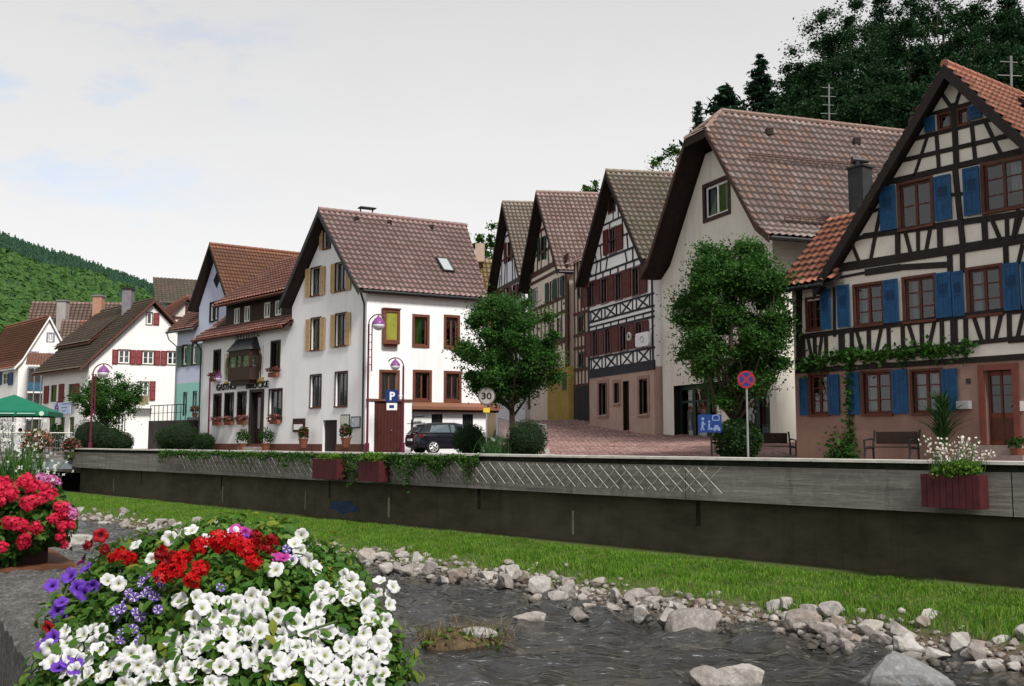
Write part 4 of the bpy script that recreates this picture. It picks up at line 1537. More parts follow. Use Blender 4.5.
# X panels
for (zt, zb_) in ((L_['p2t'], L_['p2b']), (L_['s1'], L_['p1b'])):
    n = 4
    for i in range(n):
        a = U0 + .1 + (U1 - U0 - .2) * i / n; b = a + (U1 - U0 - .2) / n
        seg(a + .2, zt, a + .2, zb_, .13); seg(b - .2, zt, b - .2, zb_, .13)
        seg(a + .28, zt, b - .28, zb_, .12); seg(a + .28, zb_, b - .28, zt, .12)
for i in range(9):
    a = U0 + .1 + (U1 - U0 - .2) * i / 8
    seg(a, L_['gb'], a, L_['gb2'], .12); seg(a, L_['fl'], a, L_['fl2'], .1)
for a in (U0, U1): seg(a + (.05 if a < -1 else -.05), z1, a + (.05 if a < -1 else -.05), 8.6, .22)
for i in range(11):
    a = cC - 3.0 + 6.0 * i / 10
    top = L_['g3']
    if abs(a - cC) < .75: continue
    zz = min(L_['g1'], 13.4 - abs(a - cC) / 3.4 * 4.7)
    seg(a, L_['gb'], a + (.22 if a < cC else -.22) * (i % 2), L_['g3'] if abs(a - cC) < hw_(L_['g3']) else zz - .0, .11)
    if abs(a - cC) < hw_(L_['g3']) - .1: seg(a + .1, L_['g3'], a, min(zz, L_['g1']), .11)
for a in (-1.6, -.8, -.3, .3, .8, 1.6):
    if abs(a) < hw_(L_['g2']) + .0: seg(cC + a, L_['g1'] if abs(a) > .7 else L_['g2'], cC + a * .85, min(L_['g2'] + (0 if abs(a) > .7 else .9), 13.2 - abs(a) * 1.3), .1)
mb = MB()
for k, (a, b, w) in enumerate(SU): F.beam(mb, a, b, w * (.64 if w < .3 else .9), -.05, .03 + (k % 19) * .0011)
build('timber_frame', mb, BLUEBLK, t)
gable_roof(t, F, vC, cC, 3.75, 8.8, 13.85, -.5, 12, TILE_MOSS, .27, .34, soff=SOFFIT, barge_h=.3)
gutter(t, F.P(.15, .5, 8.7), F.P(.15, .5, 8.7) + np.append(vC, 0) * 11, DARKMETAL)
# wall lamp plate and notice panel on brackets
rs = thing('hanging_sign', 'white rounded rectangular sign hanging from the black and white half-timbered house', 'sign', F.P(-1.5, .4, 6))
rc = F.rect(636, 332.5, 649.5, 346.5, .35)
mb = MB()
pts = []
for (cx, cz, a0_) in ((rc[1] - .15, rc[3] - .15, 0), (rc[0] + .15, rc[3] - .15, 90), (rc[0] + .15, rc[2] + .15, 180), (rc[1] - .15, rc[2] + .15, 270)):
    for k in range(5): pts.append((cx + .15 * math.cos(R(a0_ + k * 22.5)), cz + .15 * math.sin(R(a0_ + k * 22.5))))
mb.prism(pts, lambda u, z: F.P(u, .30, z), lambda u, z: F.P(u, .40, z)); build('sign_panel', mb, mat('sign_white', (.72, .74, .76), .4, .04, 2), rs)
mb = MB()
um = (rc[0] + rc[1]) / 2; zm = (rc[2] + rc[3]) / 2
arc = [F.P(um + .16 * math.cos(R(a)), .405, zm + .13 * math.sin(R(a))) for a in range(-30, 200, 20)]; mb.tube(arc, .016, 5)
mb.tube([F.P(um - .1, .405, zm - .1), F.P(um + .25, .405, zm - .14)], .014, 5)
build('emblem', mb, mat('emblem_grey', (.12, .13, .15), .6), rs)
mb = MB(); mb.tube([F.P(rc[0] + .1, 0, rc[3] + .08), F.P(rc[1] - .1, .36, rc[3] + .08)], .02, 6); mb.tube([F.P(rc[1] - .1, 0, rc[3] + .3), F.P(rc[1] - .1, .36, rc[3])], .015, 6); build('bracket', mb, DARKMETAL, rs)
rg = thing('round_sign', 'small round white ring sign on a bracket beside the white hanging sign', 'sign', F.P(-2.6, .5, 6))
uc, zc = F.at(629, 336.5, .5)
mb = MB(); ring = [F.P(uc + .16 * math.cos(R(a)), .5, zc + .16 * math.sin(R(a))) for a in range(0, 361, 20)]; mb.tube(ring, .05, 8); build('ring', mb, mat('sign_ring_white', (.6, .6, .6), .5), rg)
mb = MB(); mb.sphere(F.P(uc, .5, zc), .07); mb.tube([F.P(uc, .5, zc), F.P(uc, 0, zc)], .02, 6); build('hub', mb, DARKMETAL, rg)

# narrow link between C and B
F = Face(577, 54.5, -20)
t = thing('narrow_house', 'narrow cream half-timbered link with a black garage door between two gabled houses', 'house', F.P(.8, -1, 1.5))
cuts = []
ul, ur = -.35, F.at(592.5, 400)[0] + .6
zt = 10.4; zd = F.at(584, 387)[1]
for r in ((579.5, 317, 584.2, 331), (579.5, 354, 584.2, 366), (578.5, 283, 583, 296)):
    window(F, t, F.rect(*r), WHITEF, cuts, 2, 1, .07, .08, None, surround=mat('dark_green_paint', (.012, .03, .022), .5, .2, 5), sur_w=.12)
wall('wall', prism_v(F, [(ul, 0), (ur, 0), (ur, zt), (ul, zt)], vC, 8), mat('cream_infill', (.55, .46, .38), .9, .08, 2), t, [(F, cuts)])
mb = MB()
for k in range(7):
    a = ul + .15 + (ur - ul) * k / 6.6
    F.beam(mb, (a, zd + .1), (a, zt), .13, -.04, .03 + k * .001)
for k, y in enumerate((312, 334, 347, 369, 385)):
    z = F.at(584, y)[1]; F.beam(mb, (ul, z), (ur, z), .16, -.04, .04 + k * .001)
build('timber_frame', mb, BROWNT, t)
mb = MB(); F.fbox(mb, ul + .15, ur - .1, .03, .09, 1.2, zd)
gd = build('garage_door', mb, mat('black_boards', (.014, .015, .014), .7, .25, 5), t)
mb = MB()
for k in range(9):
    a = ul + .2 + (ur - ul - .4) * k / 8; F.fbox(mb, a, a + .03, .09, .1, 1.3, zd - .05)
build('battens', mb, DARKMETAL, gd)
Bk = back(F, ul - .2)
add_roof(t, 'roof_slope', tile_slope(Bk, F.d, [(-.35, zt - .1), (4, zt + 3.0)], 0, ur - ul + .4, .27, .34), TILE_PINK)

# B: brown timbers
F = Face(570, 56, -15.5)
vB = vdir(82)
GRN = mat('dark_green_shutter', (.012, .045, .032), .55, .2, 5)
CINF = mat('pale_cream_infill', (.76, .67, .58), .9, .08, 2)
t = thing('half_timbered_house', 'cream half-timbered gable with brown beams and dark green shutters, between two whiter gables', 'house', F.P(-4, -3, 1.6))
cB = -4.35; wB0, wB1 = -7.9, -.35
cuts = []
for r in ((533.3, 288, 537.8, 307), (549.8, 281, 553.6, 301), (557.6, 277, 561.4, 297), (550, 322, 554, 342), (558, 318, 562, 338)):
    window(F, t, F.rect(*r), WHITEF, cuts, 2, 1, .1, .08, [(.1, .9, .3)])
window(F, t, F.rect(540.8, 236.5, 544.8, 260), GRN, cuts, 1, 1, .08, .08)
window(F, t, F.rect(537.5, 214, 540.5, 226), GRN, cuts, 1, 1, .08, .08)
wall('wall', prism_v(F, [(wB0, 1), (wB1, 1), (wB1, 10.1), (cB, 15.3), (wB0, 10.1)], vB, 11), CINF, t, [(F, cuts)])
for r in ((529.6, 289, 532.8, 308), (546.2, 283, 549.2, 302.5), (554, 279, 557.1, 299), (561.9, 276, 564.4, 295.5), (544.9, 236, 546.6, 259), (538.6, 238, 540.4, 261)): shutter(F, t, F.rect(*r), GRN, 'board')
mb = MB(); k = 0
zB = F.at(545, 269)[1]
for z, w, a, b in ((zB, .34, wB0, wB1 + .3), (zB - .5, .2, wB0, wB1 + .3), (F.at(548, 304)[1], .2, wB0, wB1), (F.at(548, 318)[1], .2, wB0, wB1), (F.at(548, 345)[1], .34, wB0, wB1 + .3), (12.2, .18, cB - 2.2, cB + 2.2), (13.6, .16, cB - 1.3, cB + 1.3)):
    F.beam(mb, (a, z), (b, z), w, -.05, .03 + k * .0013); k += 1
for i in range(10):
    u = wB0 + .15 + (wB1 - wB0 - .3) * i / 9
    F.beam(mb, (u, F.at(548, 318)[1]), (u, F.at(548, 304)[1]), .13, -.05, .031 + (k % 9) * .0012); k += 1
    F.beam(mb, (u, 6.0), (u, F.at(548, 318)[1]), .12, -.05, .031 + (k % 9) * .0012); k += 1
    zt_ = 15.3 - abs(u - cB) / 3.7 * 5.2
    if abs(u - cB) > .6: F.beam(mb, (u, zB), (u + (.15 if u < cB else -.15), min(zt_, 12.2)), .13, -.05, .031 + (k % 9) * .0012); k += 1
    if .3 < abs(u - cB) < 2.0: F.beam(mb, (u, 12.2), (u * .9 + cB * .1, min(zt_, 13.6)), .13, -.05, .031 + (k % 9) * .0012); k += 1
F.beam(mb, (wB1, 2.6), (wB1, 10.2), .5, -.05, .07)
F.beam(mb, (wB0, 2.6), (wB0, 10.2), .3, -.05, .07)
build('timber_frame', mb, BROWNT, t)
gable_roof(t, F, vB, cB, 4.15, 10.25, 15.75, -.6, 12, TILE_PINK, .28, .36, soff=SOFFIT, barge_h=.3)
gutter(t, F.P(cB + 4.2, .55, 10.15), F.P(cB + 4.2, .55, 10.15) + np.append(vB, 0) * 11, DARKMETAL)
# projecting yellow ground floor
YEL = mat('ochre_plaster', (.42, .31, .085), .9, .15, 1, .2, 20, stain=(.22, .15, .06), stain_amt=.45)
zy = F.at(565, 368)[1]
yc = []
wall('ochre_ground_floor', prism_v(F.shifted(0, .3), [(-3.2, .5), (.62, .5), (.62, zy), (-3.2, zy)], vB, 5), YEL, t)
mb = MB(); q_ = F.rect(562.5, 372, 566.5, 390, .3); F.fbox(mb, q_[0], q_[1], .29, .33, q_[2], q_[3]); build('shuttered_opening', mb, GRN, t)

# A: furthest of the three
F = Face(526, 66, -16)
vA = vdir(84)
t = thing('half_timbered_house', 'furthest pale half-timbered gable with dark red shutters, left of the cream one', 'house', F.P(-4, -3, 1.6))
cA = -3.9; a0_, a1_ = -7.6, -.15
cuts = []
for r in ((507.6, 241.5, 510.2, 262), (499.8, 290, 502.3, 306), (506.2, 287.5, 508.5, 303.5), (512.6, 285, 515, 301), (519, 282.5, 521.2, 298)):
    window(F, t, F.rect(*r), RED, cuts, 1, 1, .08, .08, None)
window(F, t, F.rect(505.8, 219.5, 508.6, 231), RED, cuts, 1, 1, .08, .08)
wall('wall', prism_v(F, [(a0_, 1), (a1_, 1), (a1_, 11.3), (cA, 16.9), (a0_, 11.3)], vA, 11), mat('pale_blue_white', (.74, .75, .80), .9, .06, 2), t, [(F, cuts)])
for r in ((511, 240, 513, 260.5), (504.8, 243, 507, 263.5), (497.2, 291, 499.4, 307), (503, 289, 505.6, 305), (509.4, 286.5, 512, 302.5), (516, 284, 518.5, 299.5)): shutter(F, t, F.rect(*r), RED, 'board')
mb = MB(); k = 0
for z, w, a, b in ((11.6, .34, a0_, a1_), (10.9, .2, a0_, a1_), (13.6, .16, cA - 2.4, cA + 2.4), (15.2, .14, cA - 1.3, cA + 1.3), (8.4, .2, a0_, a1_)):
    F.beam(mb, (a, z), (b, z), w, -.05, .03 + k * .0013); k += 1
for i in range(11):
    u = a0_ + .15 + (a1_ - a0_ - .3) * i / 10
    zt_ = 16.9 - abs(u - cA) / 3.7 * 5.6
    F.beam(mb, (u, 7.4), (u, 10.9), .12, -.05, .031 + (k % 9) * .0012); k += 1
    if abs(u - cA) > .6: F.beam(mb, (u, 11.6), (u + (.35 if u < cA else -.35) * (i % 2), min(zt_, 13.6)), .13, -.05, .031 + (k % 9) * .0012); k += 1
build('timber_frame', mb, mat('grey_brown_timber', (.06, .045, .045), .7, .25, 5), t)
gable_roof(t, F, vA, cA, 4.2, 11.5, 17.45, -.55, 12, TILE_BEIGE, .28, .36, soff=SOFFIT, barge_h=.3)

# yellowish tiled roof glimpsed behind A
F = Face(486, 84, 70)
t = thing('yellow_roofed_house', 'house with a yellowish tile roof glimpsed in the gap behind the inn', 'house', F.P(0, -3, 1))
Bk = back(F, -2.2)
wall('wall', prism_v(Bk, [(0, 0), (5, 0), (5, 12), (0, 10)], F.d, 6), mat('dull_brown_wall', (.2, .15, .1), .9), t)  # even brown wall colour
add_roof(t, 'roof_slope', tile_slope(Bk, F.d, [(-.3, 10.0), (3.0, 16.6)], 0, 7, .4, .5), TILE_YELLOW)
add_roof(t, 'lean_to_roof', tile_slope(Bk, F.d, [(-3.0, 6.6), (-.05, 10.4)], 0, 7, .4, .5), TILE_YELLOW)
mb = MB(); q = at_y(480, 246, 86); mb.box((q[0], q[1], 16.9), (.8, .8, 1.6)); build('chimney', mb, STONE, t)
# ---------------------------------------------------------------- 4. the inn (gabled corner building + wing)
F = Face(365, 48, -43)
vG = vdir(62)
GR = Face(365, 48, 62)
OCH = mat('ochre_shutter', (.46, .32, .16), .55, .15, 6)
INNW = mat('inn_white', (.80, .80, .81), .9, .04, .6, .1, 25, stain=(.46, .44, .41), stain_amt=.32)
DKB = mat('dark_brown_joinery', (.035, .016, .012), .55, .25, 6)
REDBR = mat('red_brown_casing', (.13, .042, .024), .55, .2, 5)
PLINTH = mat('red_brown_plinth', (.13, .055, .04), .8, .2, 2)
inn = thing('inn', 'white corner inn with ochre shutters, a mauve tiled gable roof and a long lower wing', 'inn', F.P(-4, -3, 0))
t = inn
cF, cR = [], []
for r, cur in (((324.2, 230, 330.5, 248), None), ((311.6, 268, 320.6, 295), [(.45, .95, 0)]), ((336.4, 263, 346.6, 290), None), ((311.6, 318.5, 320.6, 349.5), None), ((336.2, 314, 346, 345.5), [(.5, .95, 0)]), ((310.8, 375.5, 320.8, 407), [(.5, .95, 0)]), ((335.8, 372.5, 347, 406), [(.45, .95, 0)])):
    window(F, t, F.rect(*r), DKB, cF, 2 if r[0] != 324.2 else 1, 1, .06, .10, cur, sill=REDBR, surround=DKB, sur_w=.07)
for r in ((320.6, 231, 323.6, 249.5), (306.4, 269, 311, 297), (321.2, 266.5, 325.6, 295), (331.8, 264, 335.8, 293), (347.3, 261, 351.6, 290), (306.6, 319.5, 311, 351), (321.2, 317.5, 325.6, 350), (331.6, 315, 335.6, 347.5), (346.8, 312.5, 351.2, 345)):
    shutter(F, t, F.rect(*r), OCH, 'louvre')
rc = F.rect(322.6, 420, 336.8, 449); cF.append((rc[0], rc[1], .05, rc[3]))
mb = MB(); F.fbox(mb, rc[0] + .003, rc[1] - .003, -.2, -.14, .05, rc[3] - .003); build('cellar_door', mb, mat('near_black_door', (.02, .012, .01), .6, .2, 4), t)
# right-hand (bright) face
bay = GR.rect(383, 284, 398, 343)
for r, cur, pm in (((414.5, 317, 427, 345), [(.06, .72, 0)], 'g'), ((446, 317.5, 457.5, 346.5), [(.55, .8, 0)], None), ((381.5, 372.5, 397, 400.5), [(.06, .9, 0)], None), ((415, 372.5, 429.3, 399.5), None, None), ((446, 373.5, 459, 400), [(.1, .9, 0)], None)):
    window(GR, t, GR.rect(*r), REDBR, cR, 1 if pm == 'g' else 2, 1, .07, .12, cur, surround=REDBR, sur_w=.13, curtain_m=mat('green_blind', (.18, .52, .05), .8, .05, 2) if pm == 'g' else None)
for r in ((431.5, 414, 442.5, 429.5), (462.5, 414, 473, 429.5)):
    w_ = window(GR, t, GR.rect(*r), DARKMETAL, cR, 5, 1, .05, .05, None)
# wall solid
poly = [(-6.95, 0), (0, 0), (0, 7.75), (-3.45, 11.9), (-6.95, 7.75)]
dv = np.array([vG[0], vG[1], 0]) * 6.45
mb = prism_v(F, poly, vG, 6.45)
wall('wall', mb, INNW, t, [(F, cF), (GR, cR)], .4)
_e = F.O + .35 * F.d + vG * 6.3; _r = F.O - 3.4 * F.d + vG * 7.75
_dd = (_r - _e) / np.linalg.norm(_r - _e); _nn = np.array([_dd[1], -_dd[0]]); _nn = _nn if _nn @ vG > 0 else -_nn
gable_roof(t, F, vG, -3.4, 3.75, 7.85, 12.35, -.62, 7.75, TILE_MAUVE, clip=[((_e[0], _e[1], 0), (_nn[0], _nn[1], 0))], ends=True, tw=.29, th=.37, kink=(3.2, 8.45), soff=SOFFIT, barge_h=.28, bm_=mat('dark_grey_verge', (.035, .035, .04), .6, .2, 4))
gp = GR.P(-.3, .33, 7.8); gq = GR.P(6.3, .33, 7.8)
gutter(t, gp, gq, DARKMETAL, .075, [F.P(-.02, .36, 7.75), F.P(-.08, .1, 7.2), F.P(-.08, .1, .1)])
# projecting oriel-like box window with yellow and olive blinds
u0, u1, z0, z1 = GR.rect(382, 281.5, 398, 345)[0], GR.rect(382, 281.5, 398, 345)[1], *GR.rect(382, 310, 398, 344.5)[2:]
mb = MB()
GR.fbox(mb, u0, u0 + .13, .0, .3, z0, z1); GR.fbox(mb, u1 - .13, u1, .0, .3, z0, z1); GR.fbox(mb, u0 + .13, u1 - .13, 0, .299, z0, z0 + .2); GR.fbox(mb, u0 + .13, u1 - .13, 0, .299, z1 - .14, z1)
GR.fbox(mb, u0 - .04, u1 + .04, 0, .36, z1 + .002, z1 + .06); GR.fbox(mb, u0 + .1, u1 - .1, 0, .2, z0 - .12, z0 - .002)
o = build('box_window', mb, REDBR, t)
mb = MB(); GR.fbox(mb, u0 + .13, u1 - .13, .2, .24, z0 + .2, z1 - .14); build('blind', mb, mat('yellow_blind', (.30, .25, .04), .7, .1, 3), o)
mb = MB(); GR.fbox(mb, u0 + .18, u1 - .18, .24, .25, z0 + .26, z1 - .2); build('blind_inner', mb, mat('olive_blind', (.24, .25, .035), .6, .15, 3), o)
# garage ledge
zl0 = GR.at(450, 405)[1]; ul0 = GR.at(410, 403)[0]; ul1 = GR.at(497, 404)[0]
mb = MB()
P = [GR.P(ul0, .4, zl0 - .25), GR.P(ul1, .4, zl0 - .25), GR.P(ul1, 0.01, zl0 - .25), GR.P(ul0, .01, zl0 - .25), GR.P(ul0, .4, zl0 - .1), GR.P(ul1, .4, zl0 - .1), GR.P(ul1, .01, zl0 + .12), GR.P(ul0, .01, zl0 + .12)]
mb.hexa(P); build('canopy_ledge', mb, TILE_RUST, t)
mb = MB(); GR.fbox(mb, ul0 + .05, ul1 - .05, 0.02, .3, zl0 - .36, zl0 - .252); build('ledge_beam', mb, DKB, t)
# red-brown gate on the left end of the bright face
ug0, ug1 = GR.at(372.5, 430)[0], GR.at(401.5, 430)[0]
zg1 = GR.at(387, 402.5)[1]
mb = MB()
for k in range(9):
    a = ug0 + (ug1 - ug0) * k / 9; b = ug0 + (ug1 - ug0) * (k + 1) / 9
    GR.fbox(mb, a + .006, b - .006, .18, .24 + .004 * (k % 2), .08, zg1)
gate = build('timber_gate', mb, mat('gate_red_brown', (.06, .014, .012), .6, .25, 5), t)
mb = MB(); mb.sphere(GR.P((ug0 + ug1) / 2 + .1, .29, 1.1), .04); build('handle', mb, METAL, gate)
mb = MB(); GR.fbox(mb, ug0 - .3, ug0 - .02, .0, .28, 0, zg1 + .05); build('gate_pier', mb, INNW, t)
mb = MB(); GR.fbox(mb, ug1 + .02, ug1 + .42, 0, .28, 0, zg1 + .05); build('gate_pier', mb, INNW, t)
mb = MB(); GR.fbox(mb, ug0 - .35, ug1 + .45, 0, .34, zg1 + .053, zg1 + .16); build('gate_lintel', mb, PLINTH, t)
# drainpipe, box under ledge
mb = MB(); a = GR.at(412, 430)[0]
mb.tube([GR.P(a + .5, .3, zl0 - .55), GR.P(a - .02, .3, zl0 - .6), GR.P(a - .12, .3, zl0 - .8), GR.P(a - .12, .3, .1)], .06, 8); build('downpipe', mb, DARKMETAL, t)
# chimney, skylight
q = at_y(367, 214, 53)
mb = MB(); mb.box((q[0], q[1], 12.3), (1.1, .6, .9), Matrix.Rotation(R(28), 3, 'Z')); ch = build('chimney', mb, METAL, t)
mb = MB(); mb.box((q[0], q[1], 13.1), (.9, .5, .05), Matrix.Rotation(R(28), 3, 'Z')); mb.tube([(q[0] - .35, q[1], 12.7), (q[0] - .35, q[1], 13.1)], .04, 5); mb.tube([(q[0] + .3, q[1], 12.7), (q[0] + .3, q[1], 13.1)], .04, 5)
build('chimney_cowl', mb, DARKMETAL, ch)
# skylight sits on right slope: slope frame
def slope_pt(tt, s, h):  # tt along v, s 0 eave..1 ridge
    u = -3.4 + 3.2 * (1 - s); z = 8.45 + (12.35 - 8.45) * s
    nu, nz = 3.9, 3.2; l = math.hypot(nu, nz)
    q = F.O + (u + h * nu / l) * F.d + vG * tt
    return np.array([q[0], q[1], z + h * nz / l])
mb = MB(); mb.hexa([slope_pt(4.55, .20, .03), slope_pt(5.2, .20, .03), slope_pt(5.2, .40, .03), slope_pt(4.55, .40, .03)] + [slope_pt(4.55, .20, .14), slope_pt(5.2, .20, .14), slope_pt(5.2, .40, .14), slope_pt(4.55, .40, .14)])
sk = build('skylight', mb, DARKMETAL, t)
mb = MB(); mb.add([slope_pt(4.62, .215, .145), slope_pt(5.13, .215, .145), slope_pt(5.13, .385, .145), slope_pt(4.62, .385, .145)], [(0, 1, 2, 3)]); build('pane', mb, mat('skylight_glass', (.35, .38, .4), .05, .05, 2, spec=1.0), sk)
for k in (1.2, 3.0, 5.4):
    mb = MB(); mb.box(slope_pt(k, .9, .1), (.22, .22, .2)); build('vent_tile', mb, SOFFIT, t)
# plinth
mb = MB(); F.fbox(mb, -17.42, rc[0] - .02, .0, .06, 0, .45); F.fbox(mb, rc[1] + .02, 0.02, 0, .06, 0, .45); build('plinth', mb, PLINTH, t)
# menu case and painted maps
mb = MB(); rc2 = F.rect(294.2, 418.5, 305.4, 432); F.fbox(mb, rc2[0], rc2[1], .005, .1, rc2[2], rc2[3]); o = build('menu_case', mb, DKB, t)
mb = MB(); F.fbox(mb, rc2[0] + .12, rc2[1] - .12, .1, .108, rc2[2] + .12, rc2[3] - .3); build('menu_sheet', mb, WHITEF, o)
for r, m_ in (((341.2, 414.5, 350, 428.5), mat('map_board', (.52, .56, .45), .6, .3, 9)), ((351.4, 416.5, 360.8, 428), mat('map_board_blue', (.42, .47, .52), .6, .35, 9))):
    rc2 = F.rect(*r); mb = MB(); F.fbox(mb, rc2[0], rc2[1], .004, .035, rc2[2], rc2[3]); o = build('map_board', mb, DARKMETAL, t)
    mb = MB(); F.fbox(mb, rc2[0] + .05, rc2[1] - .05, .035, .04, rc2[2] + .05, rc2[3] - .05); build('map_sheet', mb, m_, o)

# ---- wing
WU0, WU1 = -17.4, -6.93
wc = []
wz = 6.75
for r, cur in (((214.3, 351, 220.3, 373), None), ((271.6, 342, 279.6, 369.5), None), ((214.2, 395, 220.8, 421), [(.1, .9, .4)]), ((225.3, 394, 233, 421), [(.1, .9, .4)]), ((238, 393, 245.6, 420.5), [(.1, .9, .4)]), ((269.6, 390, 281.6, 420), [(.05, .3, 0), (.7, .95, 0)])):
    window(F, t, F.rect(*r), DKB, wc, 2, 1, .08, .10, cur, sill=REDBR, surround=DKB, sur_w=.09)
drc = F.rect(251, 392, 262.4, 434); wc.append((drc[0], drc[1], .3, drc[3]))
wall('wing_wall', prism_v(F, [(WU0, 0), (WU1, 0), (WU1, wz), (WU0, wz)], -F.n, 9), INNW, t, [(F, wc)], .45)
mb = MB(); F.fbox(mb, drc[0] + .05, drc[1] - .55, -.36, -.30, .3, drc[3] - .05); F.fbox(mb, drc[1] - .5, drc[1] - .02, -.36, -.3, .3, drc[3] - .05)
d = build('door', mb, mat('inn_door', (.05, .022, .016), .5, .2, 4), t)
mb = MB(); F.fbox(mb, drc[0] + .25, drc[1] - .75, -.3, -.285, 1.3, drc[3] - .3); build('pane', mb, CURTAIN, d)
mb = MB()
for (a, b, c, e) in ((drc[0] - .16, drc[0] - .002, .3, drc[3] + .16), (drc[1] + .002, drc[1] + .16, .3, drc[3] + .16), (drc[0] - .002, drc[1] + .002, drc[3] + .002, drc[3] + .16)): F.fbox(mb, a, b, -.03, .05, c, e)
build('door_frame', mb, DKB, t)
mb = MB(); F.fbox(mb, drc[0] - .3, drc[1] + .3, .07, .6, -.02, .28); build('door_step', mb, KERB, t)
# oriel
rc = F.rect(230.5, 351, 254, 376, .3)
ou0, ou1, oz0, oz1 = rc
mb = MB()
op = [(ou0, 0.0), (ou0 + .12, .5), (ou1 - .12, .5), (ou1, 0.0)]
def oprism(m_, a, b, sc=1.0, dw=0):
    c = (ou0 + ou1) / 2
    m_.prism([(c + (u - c) * sc, w * sc + dw) for u, w in op], lambda u, w: F.P(u, w, a), lambda u, w: F.P(u, w, b))
oprism(mb, oz0 - .25, oz0 + .5); oprism(mb, oz1 - .3, oz1 + .02)
for (u, w) in (op[1], op[2], ((ou0 + ou1) / 2 - .3, .5), ((ou0 + ou1) / 2 + .3, .5)):
    F.fbox(mb, u - .08, u + .08, w - .14, w + .01, oz0 + .5, oz1 - .3)
oprism(mb, oz0 - .5, oz0 - .25, .85)
orl = build('oriel', mb, DKB, t)
mb = MB(); c_ = (ou0 + ou1) / 2
mb.prism([(c_ + (u - c_) * .94, w * .94 - .02) for u, w in op], lambda u, w: F.P(u, w, oz0 + .5), lambda u, w: F.P(u, w, oz1 - .3))
g_, nt_, out_ = NT('leaded_glass'); bsdf(nt_, out_, ramp(nt_, noise(nt_, 5, 3), [(.35, (.02, .03, .02)), (.55, (.10, .13, .09)), (.7, (.28, .3, .26))]), .1, .7)
build('pane', mb, g_, orl)
mb = MB()
zt_ = F.at(242, 342.5, .3)[1]
P = [F.P(ou0 - .12, 0.0, oz1 + .02), F.P(ou0 + .02, .62, oz1 + .02), F.P(ou1 - .02, .62, oz1 + .02), F.P(ou1 + .12, 0, oz1 + .02), F.P(ou0 + .25, 0.0, zt_ + .25), F.P(ou0 + .35, .12, zt_ + .25), F.P(ou1 - .35, .12, zt_ + .25), F.P(ou1 - .25, 0, zt_ + .25)]
mb.hexa(P); build('oriel_roof', mb, mat('oriel_slate', (.03, .032, .036), .5, .2, 4), orl)
# painted figures beside the oriel: generic upright patches of colour (faded mural)
MUR = mat('mural_dark', (.10, .065, .05), .9, .5, 7); MUR2 = mat('mural_gold', (.48, .36, .10), .9, .35, 6); MUR3 = mat('mural_green', (.14, .17, .10), .9, .4, 7)
for (xc, yt, yb) in ((227.2, 352, 380), (259.8, 346, 378)):
    uc = F.at(xc, (yt + yb) / 2)[0]; za = F.at(xc, yb)[1]; zb = F.at(xc, yt)[1]; h = zb - za
    mb = MB()
    for poly_, in (([(-.22, .22), (.2, .22), (.26, .62), (.15, .78), (-.15, .78), (-.24, .6)],), ([(-.16, .0), (-.02, .0), (0, .24), (-.2, .24)],), ([(.04, 0), (.17, 0), (.19, .24), (.02, .24)],)):
        mb.add([F.P(uc + a, .004, za + h * b) for a, b in poly_], [tuple(range(len(poly_)))])
    o = build('painted_figure', mb, MUR if xc > 240 else MUR3, t)
    mb = MB(); mb.add([F.P(uc + .13 * math.cos(k * .52), .0045, za + h * .87 + .16 * math.sin(k * .52)) for k in range(12)], [tuple(range(12))]); build('painted_head', mb, mat('mural_skin', (.42, .26, .19), .9, .2, 5), o)
    mb = MB()
    if xc > 240:
        mb.add([F.P(uc + a, .0055, za - .32 + b) for a, b in ((-.45, -.1), (.45, .0), (.55, .35), (-.35, .3))], [(0, 1, 2, 3)])
        mb.add([F.P(uc + a, .0055, za + b * h) for a, b in ((.3, .1), (.36, .1), (.4, 1), (.34, 1))], [(0, 1, 2, 3)])
    else:
        mb.add([F.P(uc + a, .0055, za + b * h) for a, b in ((-.34, 0), (-.28, 0), (-.28, .95), (-.34, .95))], [(0, 1, 2, 3)])
        mb.add([F.P(uc + a, .0055, za - .25 + b) for a, b in ((-.3, -.08), (.3, -.02), (.32, .2), (-.3, .16))], [(0, 1, 2, 3)])
    build('painted_ornament', mb, MUR2, o)
# lettering
LET = mat('black_lettering', (.018, .016, .014), .6)
zA = (F.at(227, 390)[1], F.at(227, 383.4)[1]); uA0, uA1 = F.at(217, 387)[0], F.at(237.5, 387)[0]
text_mb('GASTHOF', F, uA0, uA1, zA[0], zA[1], .02, .04, t, LET, 'lettering', .02)
zA = (F.at(258, 388.2)[1], F.at(258, 380)[1]); uA0, uA1 = F.at(247, 384)[0], F.at(269, 384)[0]
text_mb('BRÜCKE', F, uA0, uA1, zA[0], zA[1], .02, .04, t, LET, 'lettering', .02)
# faded scrollwork panel over the oriel
mb = MB()
ua, zc = F.at(237, 339)
for k in range(9):
    a = [F.P(ua + .32 * k + .14 * math.cos(q * .7) * (1 + .2 * (k % 2)), .012, zc + .02 * k + .2 * math.sin(q * .7)) for q in range(9)]
    mb.tube(a, .03, 4)
build('scrollwork', mb, mat('faded_scrollwork', (.2, .17, .15), .9, .3, 5), t)
